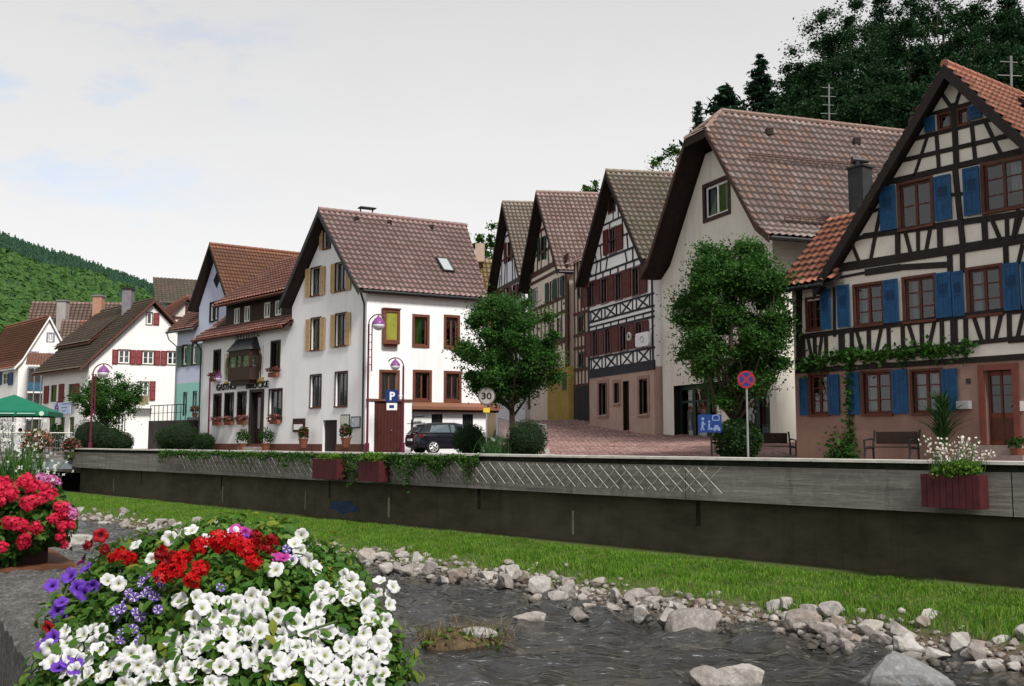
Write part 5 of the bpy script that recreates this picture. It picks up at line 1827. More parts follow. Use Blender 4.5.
# skirt roof
Bk = back(F, WU0 - .35)
LW = WU1 - WU0 + .5
add_roof(t, 'skirt_roof', tile_slope(Bk, F.d, [(-.5, 6.72), (.6, 7.5)], 0, LW, .3, .3, .035), TILE_REDBR)
roof_slab(t, Bk, F.d, [(-.5, 6.72), (.6, 7.5)], .02, LW - .02, .12, DKB)
dl = F.at(226, 314, -.55)[0] - WU0 + .35
add_roof(t, 'skirt_roof', tile_slope(Bk, F.d, [(.6, 7.5), (3.2, 9.45)], 0, dl + .2, .3, .34, .035), TILE_REDBR)
gutter(t, F.P(WU0 - .35, .55, 6.66), F.P(WU1 - .1, .55, 6.66), REDBR, .07)
# dormer storey
dc = []
DF = F.shifted(0, -.55)
for r in ((233.6, 308, 239.4, 324.5), (243.8, 306, 249.8, 322), (263.6, 302, 270, 318), (274.6, 300.3, 281.2, 315.5)):
    window(DF, t, DF.rect(*r), WHITEF, dc, 2, 1, .12, .03, None)
mb = MB()
ua = dl + WU0 - .35
wall('dormer_wall', prism_v(DF, [(ua, 7.3), (WU1, 7.3), (WU1, 8.9), (ua, 8.9)], -F.n, 3.0), mat('dark_cladding', (.03, .016, .013), .7, .3, 5), t, [(DF, dc)], .3)
Bk2 = back(F, ua - .3)
add_roof(t, 'wing_roof', tile_slope(Bk2, F.d, [(-.1, 8.72), (4.2, 11.95)], 0, WU1 - ua + .9, .32, .4, .05), TILE_REDBR)
roof_slab(t, Bk2, F.d, [(-.1, 8.72), (4.2, 11.95)], .02, WU1 - ua + .5, .16, DKB)
ridge_caps(t, F.P(ua + 3.2, -4.2, 12.0), F.P(WU1 + .3, -4.2, 12.0), TILE_REDBR)
gutter(t, F.P(ua - .3, .15, 8.62), F.P(WU1 - .2, .15, 8.62), REDBR, .07)
# filler body below the wing roof
mb = prism_v(back(F, WU0), [(.7, 6.7), (.7, 7.4), (4.2, 11.7), (9, 8), (9, 6.7)], F.d, 10.4)
build('wing_roof_body', mb, DKB, t)
mb = MB(); mb.tube([F.P(WU0 + .1, .5, 6.6), F.P(WU0 + .1, .12, 6.1), F.P(WU0 + .1, .12, .1)], .05, 8); build('downpipe', mb, DARKMETAL, t)
IF = F; IGR = GR

# window boxes of red flowers and pots in front of the inn
LEAFD = leaf_mat('pot_plant_leaves', [(.015, .05, .01), (.03, .08, .015), (.05, .11, .02)])
REDFL = leaf_mat('red_pot_flowers', [(.16, .01, .02), (.25, .03, .05), (.33, .10, .12)], .2)
PINKFL = leaf_mat('rose_pot_flowers', [(.28, .06, .08), (.38, .14, .16), (.18, .02, .04)], .2)
TERRA = mat('terracotta', (.17, .06, .035), .8, .2, 4)
for (x, y, lab) in ((214, 376, 'window box of red flowers at the upper left window of the inn wing'), (273.5, 371, 'window box of red flowers at the upper right window of the inn wing'), (217, 420, 'window box of pink flowers at the first ground floor window left of the inn door'), (229, 419.5, 'window box of pink flowers at the second ground floor window left of the inn door'), (242, 419, 'window box of pink flowers at the window right beside the inn door'), (275, 418, 'window box of pink flowers at the wide window right of the inn door')):
    u, z = F.at(x, y, .2)
    t = thing('window_box', lab, 'window box', F.P(u, .2, z - .2), 'window boxes on the inn')
    mb = MB(); F.fbox(mb, u - .42, u + .42, .1, .3, z - .32, z - .08); build('box', mb, TERRA, t)
    ml, mf = MB(), MB()
    for k in range(4): flower_ball(ml, mf, F.P(u - .35 + .23 * k, .24, z + .05), .24, 26, 26, .05, .06)
    build('leaves', ml, LEAFD, t, recalc=False); build('flowers', mf, REDFL if y < 380 else PINKFL, t, recalc=False)
for (x, y, r_, lab, fm) in ((243, 436, .38, 'green leafy potted shrub standing left of the inn door', None), (266, 435, .42, 'dark bluish potted shrub standing right of the inn door', None), (303.5, 437, .26, 'red flowering pot below the menu case of the inn', REDFL), (346, 436, .3, 'pink flowering pot below the map boards of the inn', PINKFL)):
    u = F.at(x, y, .5)[0]
    p = F.P(u, .5, 0)
    t = thing('potted_plant', lab, 'potted plant', p)
    zb = .1 if fm is None else F.at(x, y, .5)[1] - .45
    mb = MB(); mb.lathe((p[0], p[1], max(0, zb - .1)), [(.16, 0), (.24, .4), (.26, .42), (.26, .48), (.2, .48)], 14); build('pot', mb, TERRA, t)
    ml, mf = MB(), MB()
    zc_ = max(0, zb - .1) + .48 + r_ * .6
    for k in range(3): flower_ball(ml, mf, (p[0], p[1], zc_ + .1 * k), r_, 120, 50 if fm else 0, .06, .06, 1.0)
    build('leaves', ml, LEAFD, t, recalc=False)
    if fm: build('flowers', mf, fm, t, recalc=False)
# ================================================================== LEFT BUILDINGS
# ---- pale blue house: tall gable (B4) + lower bay (B3), turquoise ground floor
LAV = mat('lavender_plaster', (.50, .54, .68), .9, .05, 1, stain=(.35, .36, .42), stain_amt=.25)
TURQ = mat('turquoise_plaster', (.26, .52, .47), .9, .06, 1, stain=(.2, .36, .33), stain_amt=.3)
GSH = mat('grey_green_shutter', (.06, .12, .085), .6, .15, 5)
F = Face(174, 70, -47)
v4 = vdir(56)
t = thing('pale_blue_house', 'pale blue gabled house with turquoise ground floor and rusty tile roof beside the inn', 'house', F.P(3, -3, 0))
zt = F.at(190, 382.8)[1]
uc_, lc = [], []
for r in ((183, 346, 187, 365), (192.5, 344, 196.6, 364), (204, 343, 207.6, 363.5)): window(F, t, F.rect(*r), WHITEF, uc_, 1, 1, .12, .06, [(.1, .5, 0)], surround=BLACKT, sur_w=.1)
for r in ((210.5, 303.5, 213.6, 321), (215, 302.5, 218, 319.5)): window(F, t, F.rect(*r), WHITEF, uc_, 1, 1, .12, .06, None, surround=BLACKT, sur_w=.1)
for r in ((183, 392, 187, 416), (192.5, 391, 196.8, 416), (204.2, 390, 208, 415)): window(F, t, F.rect(*r), mat('turquoise_frame', (.2, .42, .4), .6), lc, 1, 1, .12, .1, None)
rc = F.at(217, 280)
F_ = F
wall('ground_floor_wall', prism_v(F, [(0, 0), (7.2, 0), (7.2, zt), (0, zt)], v4, 9), TURQ, t, [(F, lc)], .4)
wall('upper_wall', prism_v(F, [(0, zt), (7.2, zt), (7.2, 9.7), (5.0, 13.4), (2.85, 9.7), (2.85, 8.3), (0, 8.25)], v4, 9), LAV, t, [(F, uc_)], .4)
for r in ((178.6, 346, 182, 367), (188, 344.5, 191.6, 366), (197.6, 343.5, 201, 365), (201.1, 343.2, 203.4, 364.5)): shutter(F, t, F.rect(*r), GSH, 'louvre')
mb = MB(); u, z = rc; mb.hexa([F.P(u, .04, z - .55), F.P(u + .4, .04, z), F.P(u, .04, z + .55), F.P(u - .4, .04, z)] + [F.P(u, -.02, z - .55), F.P(u + .4, -.02, z), F.P(u, -.02, z + .55), F.P(u - .4, -.02, z)]); build('diamond_window', mb, DARK, t)
gable_roof(t, F, v4, 5.0, 2.55, 9.6, 13.75, -.55, 10, TILE_RUST, .22, .3, soff=SOFFIT, amp=.02)
Bk = back(F, -.75)
add_roof(t, 'bay_roof', tile_slope(Bk, F.d, [(-.5, 8.3), (2.6, 11.0)], 0, 3.65, .25, .3, .02), TILE_REDBR)
roof_slab(t, Bk, F.d, [(-.5, 8.3), (2.6, 11.0)], .02, 3.6, .14, BROWNT)
wall('bay_gable', prism_v(back(F, 0), [(0, 8.2), (0, 8.35), (2.5, 10.6), (5, 8.2)], F.d, 2.8), LAV, t)
gutter(t, F.P(-.75, .5, 8.22), F.P(2.9, .5, 8.22), METAL, .06)
mb = MB(); mb.tube([F.P(-.6, .5, 8.2), F.P(-.45, .4, 7.7), F.P(.1, .08, 7.2), F.P(.1, .08, .1)], .05, 6); build('downpipe', mb, METAL, t)
# terrace with dark railing in front of it
tz = F.at(165, 421, 2.2)[1]
te = thing('terrace', 'raised dark terrace with an iron railing in front of the pale blue house', 'terrace', F.P(0, 1.5, 0))
a = F.at(148, 440, 3.0)[0]; b = F.at(183, 440, 3.0)[0]
mb = MB(); F.fbox(mb, a, b, .05, 3.0, 0, tz); build('terrace_wall', mb, mat('dark_terrace_stone', (.05, .045, .04), .9, .4, 2), te)
mb = MB()
for k in range(9):
    u = a + (b - a) * k / 8; mb.tube([F.P(u, 2.9, tz), F.P(u, 2.9, tz + 1.0)], .025, 5)
mb.tube([F.P(a, 2.9, tz + 1.0), F.P(b, 2.9, tz + 1.0)], .03, 5); mb.tube([F.P(a, 2.9, tz + .5), F.P(b, 2.9, tz + .5)], .018, 5)
build('railing', mb, DARKMETAL, te)
mb = MB()
for k in range(7): F.fbox(mb, b + .02, b + 1.5, .3 + .35 * k, .3 + .35 * (k + 1), 0, tz - tz / 7 * k)
build('steps', mb, mat('dark_step', (.07, .065, .06), .9, .3, 3), te)
mb = MB(); u0_, u1_ = F.at(205, 430, 1.2)[0] - 2.2, F.at(205, 430, 1.2)[0] + .8
F.fbox(mb, u0_, u1_, .05, 1.3, 0, F.at(200, 417, 1.3)[1]); pp = build('stone_pedestal', mb, mat('grey_pedestal', (.13, .14, .15), .8, .3, 2), te)
for k, (x, y) in enumerate(((195, 413), (206, 412))):
    q = F.P(F.at(x, y, 1.0)[0], 1.0, 0); zz = F.at(x, 417, 1.3)[1]
    tt = thing('potted_plant', ['dark red flowering pot on the terrace pedestal, left of a pair', 'dark red flowering pot on the terrace pedestal, right of a pair beside the inn corner'][k], 'potted plant', (q[0], q[1], zz))
    mb = MB(); mb.lathe((q[0], q[1], zz), [(.14, 0), (.2, .3), (.17, .3)], 10); build('pot', mb, TERRA, tt)
    ml, mf = MB(), MB(); flower_ball(ml, mf, (q[0], q[1], zz + .5), .36, 90, 50, .07, .07); build('leaves', ml, LEAFD, tt, recalc=False); build('flowers', mf, REDFL, tt, recalc=False)

# ---- white house with red shutters (B2)
REDS = mat('red_shutter', (.17, .012, .016), .5, .12, 6)
FR = Face(86, 78, 68); FL = Face(86, 78, -44)
v2 = np.array([-FL.d[0], -FL.d[1]])       # ridge direction: back and to the left
t = thing('white_house', 'white plastered house with deep red shutters and a long dark brown tiled roof', 'house', FR.P(3, -4, 0))
cR_, cL_ = [], []
for r, c_, fw in (((118.4, 350, 129.6, 363.2), 2, .09), ((142.6, 351, 153.6, 364.2), 2, .09), ((167.3, 351.5, 178, 364.5), 2, .09), ((146.6, 312.6, 152.2, 324.4), 1, .1), ((138, 382, 148.4, 396), 2, .1), ((116.6, 414.5, 124.4, 434), 2, .1)):
    window(FR, t, FR.rect(*r), WHITEF, cR_, c_, 2 if c_ == 2 else 1, fw, .06, [(.1, .4, 0)] if r[0] > 140 else None, surround=BROWN, sur_w=.06)
for r in ((50.5, 385, 56.5, 402), (68.2, 384, 73.5, 401), (48.5, 417, 55, 436), (60, 417, 64.5, 436), (69, 417, 74, 436)):
    window(FL, t, FL.rect(*r), BROWN, cL_, 1, 1, .08, .08, None)
RZ, EZ = 11.9, 6.3
half = 5.3
poly = [(0, 0), (10.0, 0), (10.0, 5.8), (4.5, RZ - .45), (0, 6.6)]
wall('wall', prism_v(FR, poly, v2, 10.0), WHITE, t, [(FR, cR_), (FL, cL_)], .35)
for r in ((112.2, 349.6, 117.8, 364), (130.3, 350, 135.9, 364.4), (136.2, 350.2, 141.8, 364.6), (154.4, 350.6, 160.2, 365), (160.6, 350.8, 166.4, 365.2), (153.4, 313, 159.4, 325), (149.6, 381.2, 155.4, 400.4)): shutter(FR, t, FR.rect(*r), REDS, 'louvre')
for r in ((59.4, 384, 64.2, 402.5), (74.5, 383.5, 79.5, 402), (44.6, 386, 49, 403.5)): shutter(FL, t, FL.rect(*r), REDS, 'board')
prs = gable_roof(t, FR, v2, 4.5, half, EZ - .05, RZ, -.45, 10.3, TILE_DARK, .26, .32, soff=BROWN, bm_=mat('red_brown_verge', (.10, .04, .03), .7, .2, 5), amp=.045)
# long shed dormer in the left slope
D2 = FL.shifted(0, -1.35)
dl, dr = -9.6, -2.9
dcut = []
window(D2, t, D2.rect(68.6, 350.5, 72.4, 362.5), WHITEF, dcut, 1, 1, .1, .03, None)
DW = mat('dark_red_boards', (.10, .026, .02), .7, .25, 5)
wall('dormer_wall', prism_v(back(D2, dl), [(0, 7.0), (0, 8.75), (2.9, 10.9), (2.9, 7.0)], FL.d, dr - dl), DW, t, [(D2, dcut)], .3)
Bk = back(FL, dl - .5)
add_roof(t, 'dormer_roof', tile_slope(Bk, FL.d, [(.85, 8.62), (4.4, RZ - .02)], 0, dr - dl + .9, .26, .32), TILE_DARK)
roof_slab(t, Bk, FL.d, [(.85, 8.62), (4.4, RZ - .02)], .02, dr - dl + .88, .15, BROWN)
q = at_y(128, 306, 82)
mb = MB(); mb.box((q[0], q[1], 12.0), (.75, .75, 2.2)); ch = build('chimney', mb, mat('lead_grey_chimney', (.18, .17, .19), .8, .2, 3), t)
mb = MB(); mb.box((q[0], q[1], 13.13), (.95, .95, .1)); build('chimney_cap', mb, DARKMETAL, ch)
gutter(t, FL.P(-9.7, .55, EZ - .1), FL.P(.3, .55, EZ - .1), DARKMETAL, .07)
# small balcony below the side window and a wall lamp strip
rc = FR.rect(137, 395.5, 148.4, 405); mb = MB(); FR.fbox(mb, rc[0], rc[1], .02, .45, rc[2], rc[3]); build('flower_trough', mb, mat('tan_trough', (.22, .18, .10), .8, .2, 5), t)
rc = FR.rect(134, 405, 152, 408.5); mb = MB(); FR.fbox(mb, rc[0], rc[1], 0.01, .6, rc[2], rc[3]); build('canopy', mb, WHITEF, t)

# banner sign at the left face
rc = FL.rect(53.5, 402.5, 70.5, 414, .3)
sg = thing('hanging_banner', 'pale blue banner with a violet round emblem on the white house behind the tree', 'sign', FL.P((rc[0] + rc[1]) / 2, .3, rc[2]))
mb = MB(); FL.fbox(mb, rc[0], rc[1], .28, .32, rc[2], rc[3]); build('banner_cloth', mb, mat('banner_blue', (.42, .50, .68), .7, .1, 3), sg)
mb = MB(); uu = rc[0] + .85; zz = (rc[2] + rc[3]) / 2
mb.tube([FL.P(uu + .3 * math.cos(R(a)), .33, zz + .3 * math.sin(R(a))) for a in range(0, 361, 30)], .06, 6); mb.tube([FL.P(uu, .33, zz + .3), FL.P(uu, .33, zz + .6)], .05, 6); mb.tube([FL.P(uu - .2, .33, zz), FL.P(uu + .2, .33, zz)], .04, 6)
build('emblem', mb, mat('violet_emblem', (.12, .05, .16), .7), sg)
mb = MB()
for k in range(3): FL.fbox(mb, rc[0] + 1.8, rc[0] + 3.4 - .3 * k, .321, .327, zz + .3 - .28 * k, zz + .38 - .28 * k)
build('illegible_lines', mb, mat('banner_line', (.16, .22, .42), .7), sg)

# ---- far left white gable with orange roof (B1)
F1 = Face(15, 95, 68); L1 = Face(15, 95, -44)
v1 = -L1.d
t = thing('white_house', 'white gabled house with an orange-red roof and blue shutters at the left edge', 'house', F1.P(2, -4, 0))
c1, c1l = [], []
for r in ((48.5, 333, 52.6, 341), (31.5, 352, 36.4, 361.4), (48.6, 353.5, 52.6, 361)): window(F1, t, F1.rect(*r), WHITEF, c1, 2, 2, .08, .06, None, surround=mat('grey_lilac_trim', (.42, .42, .5), .7), sur_w=.1)
for r in ((2.7, 373, 8.4, 384.5),): window(L1, t, L1.rect(*r), WHITEF, c1l, 2, 2, .1, .06, None)
wall('wall', prism_v(F1, [(0, 0), (4.75, 0), (4.75, 7.7), (2.4, 12.2), (0, 7.7)], v1, 12), WHITE, t, [(F1, c1), (L1, c1l)], .35)
GL = mat('grey_lilac_shutter', (.26, .26, .34), .6, .1, 5)
for r in ((46.4, 332.5, 48.2, 341.5), (53, 332.5, 55, 341.5), (29.4, 351.5, 31.2, 362), (36.8, 351.5, 38.8, 362), (46.6, 353, 48.3, 361.5)): shutter(F1, t, F1.rect(*r), GL, 'plain')
NAVY = mat('navy_shutter', (.03, .06, .18), .5, .1, 5)
for r in ((-1, 372.5, 2.2, 385), (8.9, 372.5, 13.4, 385)): shutter(L1, t, L1.rect(*r), NAVY, 'plain')
gable_roof(t, F1, v1, 2.4, 2.85, 7.55, 12.55, -.3, 12.5, TILE_RUST, .22, .3, soff=WHITEF, amp=.02, kink=(2.2, 8.35))
# lean-to with balconies to the right of the gable's foot
t = thing('balcony_annex', 'narrow annex with stacked blue balconies and a small tiled roof between the two white houses', 'annex', F1.P(3.5, 1.5, 0))
A = Face(26, 92, 68)
rc0 = A.rect(26, 372, 46.5, 445)
mb = MB(); A.fbox(mb, rc0[0], rc0[1], -2.5, -1.2, 0, 7.4); build('wall', mb, mat('annex_wall', (.25, .24, .24), .9), t)
for z in (2.6, 5.0, 7.3):
    mb = MB(); A.fbox(mb, rc0[0], rc0[1], -1.2, .1, z, z + .14); build('balcony_floor', mb, WHITEF, t)
for z, m_, nm in ((5.14, mat('teal_balcony', (.03, .10, .16), .6, .2, 4), 'balcony_front'), (2.74, mat('dark_balcony', (.03, .035, .06), .6, .2, 4), 'balcony_front')):
    mb = MB(); A.fbox(mb, rc0[0], rc0[1], .02, .09, z, z + .85); build(nm, mb, m_, t)
for k in range(4):
    u = rc0[0] + (rc0[1] - rc0[0]) * k / 3; mb = MB(); A.fbox(mb, u - .05, u + .05, -.1, .1, 0, 7.3); build('post', mb, METAL, t)
Bk = back(A, rc0[0] - .2)
add_roof(t, 'roof_slope', tile_slope(Bk, A.d, [(-.3, 7.5), (2.4, 8.9)], 0, rc0[1] - rc0[0] + .3, .25, .3), TILE_RUST)

# ---- roofs behind
LF = Face(20, 120, 84)
t = thing('long_roof_house', 'long dull pink-brown roof with two chimneys behind the white houses', 'house', LF.P(12, -4, 0))
rc = (LF.at(22, 310)[0], LF.at(175, 310)[0])
Bk = back(LF, rc[0])
build('wall', prism_v(Bk, [(0, 0), (8, 0), (8, 9.4), (4, 14), (0, 9.4)], LF.d, rc[1] - rc[0]), CREAM, t)
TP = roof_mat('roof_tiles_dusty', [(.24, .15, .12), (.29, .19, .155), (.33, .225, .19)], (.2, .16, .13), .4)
add_roof(t, 'roof_slope', tile_slope(Bk, LF.d, [(-.6, 10.2), (4, 18.0)], -.3, rc[1] - rc[0] + .3, .5, .45, .04), TP)
for (x, y, h) in ((62.5, 322, 2.6), (98.5, 312, 2.0)):
    q = at_y(x, y, 121.5); mb = MB(); mb.box((q[0], q[1], q[2] + h / 2 - .6), (1.1, 1.1, h * 1.1 + .8)); ch = build('chimney', mb, mat('grey_chimney', (.3, .28, .27), .8) if x < 80 else mat('brick_chimney', (.36, .2, .14), .8, .2, 5), t)
    mb = MB(); mb.box((q[0], q[1], q[2] + h * 1.05 - .15), (1.3, 1.3, .2)); build('chimney_cap', mb, METAL, ch)
LF2 = Face(56, 112, 76)
t = thing('low_orange_roof_house', 'low house with a patched orange and brown roof between the two white houses', 'house', LF2.P(2, -3, 0))
rc = (LF2.at(58, 335)[0], LF2.at(100, 335)[0])
Bk = back(LF2, rc[0])
build('wall', prism_v(Bk, [(0, 0), (6, 0), (6, 10.6), (3, 13), (0, 10.6)], LF2.d, rc[1] - rc[0]), CREAM, t)
um = (rc[1] - rc[0]) * .42
add_roof(t, 'brown_roof_slope', tile_slope(Bk, LF2.d, [(-.4, 9.6), (3, 14.6)], -.2, um, .4, .4, .04), TP)
add_roof(t, 'orange_roof_slope', tile_slope(Bk, LF2.d, [(-.4, 9.6), (3, 14.6)], um, rc[1] - rc[0], .4, .4, .04), TILE_ORANGE)

# small half-timbered gable and roofs behind the red-shuttered house
G = Face(181, 92, 60)
t = thing('half_timbered_house', 'small half-timbered gable peeping over the roofs left of the pale blue house', 'house', G.P(0, -3, 0))
ap = G.at(187, 297)
h0 = 3.0
wall('wall', prism_v(G, [(ap[0] - h0, 0), (ap[0] + h0, 0), (ap[0] + h0, ap[1] - 3.6), (ap[0], ap[1] - .4), (ap[0] - h0, ap[1] - 3.6)], -G.n, 8), mat('pale_panel', (.6, .56, .52), .9), t)
mb = MB()
for k, (a, b) in enumerate((((-2.6, -3.4), (2.6, -3.4)), ((-1.5, -2.0), (1.5, -2.0)), ((0, -5), (0, -.6)), ((-1.5, -5), (-1.5, -2.0)), ((1.5, -5), (1.5, -2.0)), ((-2.4, -3.3), (-1.0, -5)), ((2.4, -3.3), (1.0, -5)), ((-3, -5), (3, -5)))):
    G.beam(mb, (ap[0] + a[0], ap[1] + a[1]), (ap[0] + b[0], ap[1] + b[1]), .26, -.03, .04 + k * .002)
build('timber_frame', mb, BROWNT, t)
gable_roof(t, G, -G.n, ap[0], h0 + .4, ap[1] - 4.0, ap[1], -.4, 9, TILE_ORANGE, .35, .4, soff=BROWNT)
G2 = Face(196, 104, 66)
t = thing('brown_roofed_house', 'house with a wide brown roof just showing above the pale blue house', 'house', G2.P(0, -3, 0))
Bk = back(G2, G2.at(160, 300)[0])
zr = .6 + (441 - 279) / 1000 * 108
build('wall', prism_v(Bk, [(0, 0), (8, 0), (8, zr - 5), (4, zr - .5), (0, zr - 4)], G2.d, 10), CREAM, t)
add_roof(t, 'roof_slope', tile_slope(Bk, G2.d, [(-.8, zr - 3.4), (4.2, zr)], -.5, 10.5, .4, .45, .05), TILE_DARK)
mb = MB(); q = at_y(137, 298, 96)
t = thing('slate_roofed_house', 'small steep dark roof showing behind the chimney of the red-shuttered house', 'house', (q[0], q[1] + 3, 0))
mb.lathe((q[0], q[1] + 3, 0), [(4.2, 0), (4.2, q[2] - 3.4)], 4); build('wall', mb, CREAM, t)
mb = MB(); mb.lathe((q[0], q[1] + 3, 0), [(5.0, q[2] - 3.5), (4.9, q[2] - 3.2), (.8, q[2] - .1), (.05, q[2] + .3)], 4); build('roof', mb, TILE_DARK, t)
# ================================================================== HILLS, WOODS, TREES
BARK = mat('tree_bark', (.07, .052, .038), .9, .3, 6, .4, 25)
LEAF_STREET = leaf_mat('street_tree_leaves', [(.022, .07, .013), (.038, .11, .02), (.056, .15, .03), (.085, .195, .042)], .4)
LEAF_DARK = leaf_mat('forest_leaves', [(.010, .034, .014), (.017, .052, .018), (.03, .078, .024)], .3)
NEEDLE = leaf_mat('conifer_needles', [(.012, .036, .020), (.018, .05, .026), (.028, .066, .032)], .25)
BOX = leaf_mat('boxwood_leaves', [(.010, .035, .008), (.018, .055, .012), (.03, .075, .016)], .25)
MIDLEAF = leaf_mat('bright_leaves', [(.03, .09, .015), (.05, .13, .02), (.075, .17, .03)], .4)


def leaf_cards(P, size, m, name, flat=.3, aspect=.55):
    """folded leaf: 6 verts, 2 quads"""
    n = len(P)
    nrm = rng.normal(0, 1, (n, 3)); nrm[:, 2] = np.abs(nrm[:, 2]) + flat
    nrm /= np.linalg.norm(nrm, axis=1)[:, None]
    a = rng.normal(0, 1, (n, 3)); a -= nrm * (a * nrm).sum(1)[:, None]; a /= np.linalg.norm(a, axis=1)[:, None]
    b = np.cross(nrm, a)
    s = (size * rng.uniform(.6, 1.3, n))[:, None]
    fold = nrm * s * .18
    v0 = P - a * s; v3 = P + a * s
    l1 = P - b * s * aspect + fold; r1 = P + b * s * aspect + fold
    V = np.stack([v0, l1, v3, r1], 1).reshape(-1, 3)
    i = np.arange(n) * 4
    return raw_mesh(name, V, np.stack([i, i + 1, i + 2, i + 3], 1), m)


def blob_points(c, r, n, hollow=.35):
    d = rng.normal(0, 1, (n, 3)); d /= np.linalg.norm(d, axis=1)[:, None]
    k = rng.uniform(hollow, 1.0, n) ** .6
    return np.array(c) + d * k[:, None] * np.array(r)


def crown_points(rx, rz, cz, nclump, per, rc, seed=0, shape='oval'):
    r = np.random.default_rng(seed)
    pts = []
    cs = []
    while len(cs) < nclump:
        q = r.uniform(-1, 1, 3)
        l = np.linalg.norm(q)
        if l > 1 or l < .35: continue
        if shape == 'egg' and abs(q[2]) < 1:
            wd = 1 - .35 * max(0, q[2]) ** 1.3
            if math.hypot(q[0], q[1]) > wd: continue
        cs.append(q)
    for q in cs:
        c = np.array([q[0] * rx, q[1] * rx, cz + q[2] * rz])
        rr = rc * r.uniform(.45, 1.3)
        n = int(per * r.uniform(.6, 1.3))
        d = r.normal(0, 1, (n, 3)); d /= np.linalg.norm(d, axis=1)[:, None]
        k = np.abs(r.normal(0, .52, n)) + .14
        P = c + d * k[:, None] * np.array([rr, rr, rr * .75])
        pts.append(P)
    return np.concatenate(pts), [np.array([q[0] * rx, q[1] * rx, cz + q[2] * rz]) for q in cs]


def limb_mb(mb, a, b, r0, r1, n=4, wob=.12):
    a, b = np.array(a, float), np.array(b, float)
    L = np.linalg.norm(b - a)
    pts = [a + (b - a) * i / n + (np.array([random.gauss(0, 1), random.gauss(0, 1), random.gauss(0, .4)]) * wob * L / n * (0 < i < n)) for i in range(n + 1)]
    mb.tube(pts, [r0 + (r1 - r0) * i / n for i in range(n + 1)], 7)


def make_tree(name, label, loc, h, trunk_h, rx, m, nclump=60, per=130, rc=.55, ls=.085, r0=.12, seed=0, cat='tree', group=None, shape='egg', lean=0):
    t = thing(name, label, cat, loc, group)
    cz = trunk_h + (h - trunk_h) * .5; rz = (h - trunk_h) * .5
    P, cs = crown_points(rx * .82, rz * .86, cz, nclump, per, rc, seed, shape)
    P = P + np.array([lean, 0, 0]) * (P[:, 2:3] / h)
    mb = MB()
    mb.tube([np.array(loc) + [0, 0, -.1], np.array(loc) + [lean * .1, 0, trunk_h * .5], np.array(loc) + [lean * .3, .02, trunk_h * 1.05], np.array(loc) + [lean * .5, 0, cz + rz * .3]], [r0 * 1.25, r0, r0 * .85, r0 * .3], 9)
    for q in cs[::max(1, len(cs) // 16)]:
        st = np.array(loc) + [lean * .3, 0, trunk_h * random.uniform(.85, 1.3)]
        limb_mb(mb, st, np.array(loc) + q, r0 * .45, r0 * .08)
    build('trunk', mb, BARK, t, smooth=True)
    me = leaf_cards(P, ls, m, 'crown')
    link_mesh('crown', me, t)
    return t


# ---- three street trees
p = at_y(105, 449, 54.5); make_tree('street_tree', 'round leafy street tree in front of the white house with red shutters', (p[0], p[1], 0), 4.4, 1.25, 2.25, LEAF_STREET, 55, 420, .58, .062, .09, 3)
p = at_y(513, 447, 38.5); make_tree('street_tree', 'leafy street tree with a slim bare trunk at the foot of the red cobbled lane', (p[0], p[1], .1), 6.4, 1.6, 2.5, LEAF_STREET, 108, 560, .60, .062, .12, 5, lean=-.15)
p = at_y(735, 452, 31.5); make_tree('street_tree', 'dense upright street tree in front of the tall cream house', (p[0], p[1], 0), 7.4, 1.2, 2.25, LEAF_STREET, 140, 640, .58, .056, .14, 9, lean=-.1)


# ---- wooded hill far left
def hill_sheet(name, fn, x0, x1, y0, y1, nx, ny, m):
    V = []; Fc = []
    for j in range(ny + 1):
        for i in range(nx + 1):
            x = x0 + (x1 - x0) * i / nx; y = y0 + (y1 - y0) * j / ny
            V.append((x, y, fn(x, y)))
    for j in range(ny):
        for i in range(nx):
            a = j * (nx + 1) + i
            Fc.append((a, a + 1, a + nx + 2, a + nx + 1))
    mb = MB(); mb.add(V, Fc)
    return build(name, mb, m, None, kind='structure', smooth=True)


def hill_z(x, y):
    # ridge falls from left to right; foot begins about 210 m out
    k = max(0, min(1, (y - 215 - .15 * (x + 200)) / 330))
    r_ = x / y
    top = max(3, 106 - (r_ + .512) * 180) * (1 if r_ < -.25 else max(.05, 1 - (r_ + .25) / .25))
    return (k ** 1.15) * top * 1.0 + 2.5 * vnoise(x, y, .02, 1) * k - .3


MEADOW = mat('meadow_green', (.09, .15, .035), .95, .25, .03, .0)
hill_sheet('far_hill', hill_z, -640, 260, 205, 760, 60, 44, MEADOW)


def conifer_cells(h, r, tiers, k=7):
    V = []; Fc = []
    for t_ in range(tiers):
        z0 = h * (.12 + .86 * t_ / tiers); rr = r * (1 - t_ / tiers) ** .85 + .04 * r; z1 = z0 + h * 1.5 / tiers
        for a in range(k):
            an = 2 * math.pi * (a + .5 * (t_ % 2)) / k + random.uniform(-.25, .25)
            rr2 = rr * random.uniform(.75, 1.15)
            w_ = .55 * 2 * math.pi / k
            b = len(V)
            V += [(math.cos(an - w_) * rr2 * .7, math.sin(an - w_) * rr2 * .7, z0 + .3), (math.cos(an) * rr2, math.sin(an) * rr2, z0 - .04 * h), (math.cos(an + w_) * rr2 * .7, math.sin(an + w_) * rr2 * .7, z0 + .3), (0, 0, z1)]
            Fc.append((b, b + 1, b + 2, b + 3))
    return np.array(V), np.array(Fc)


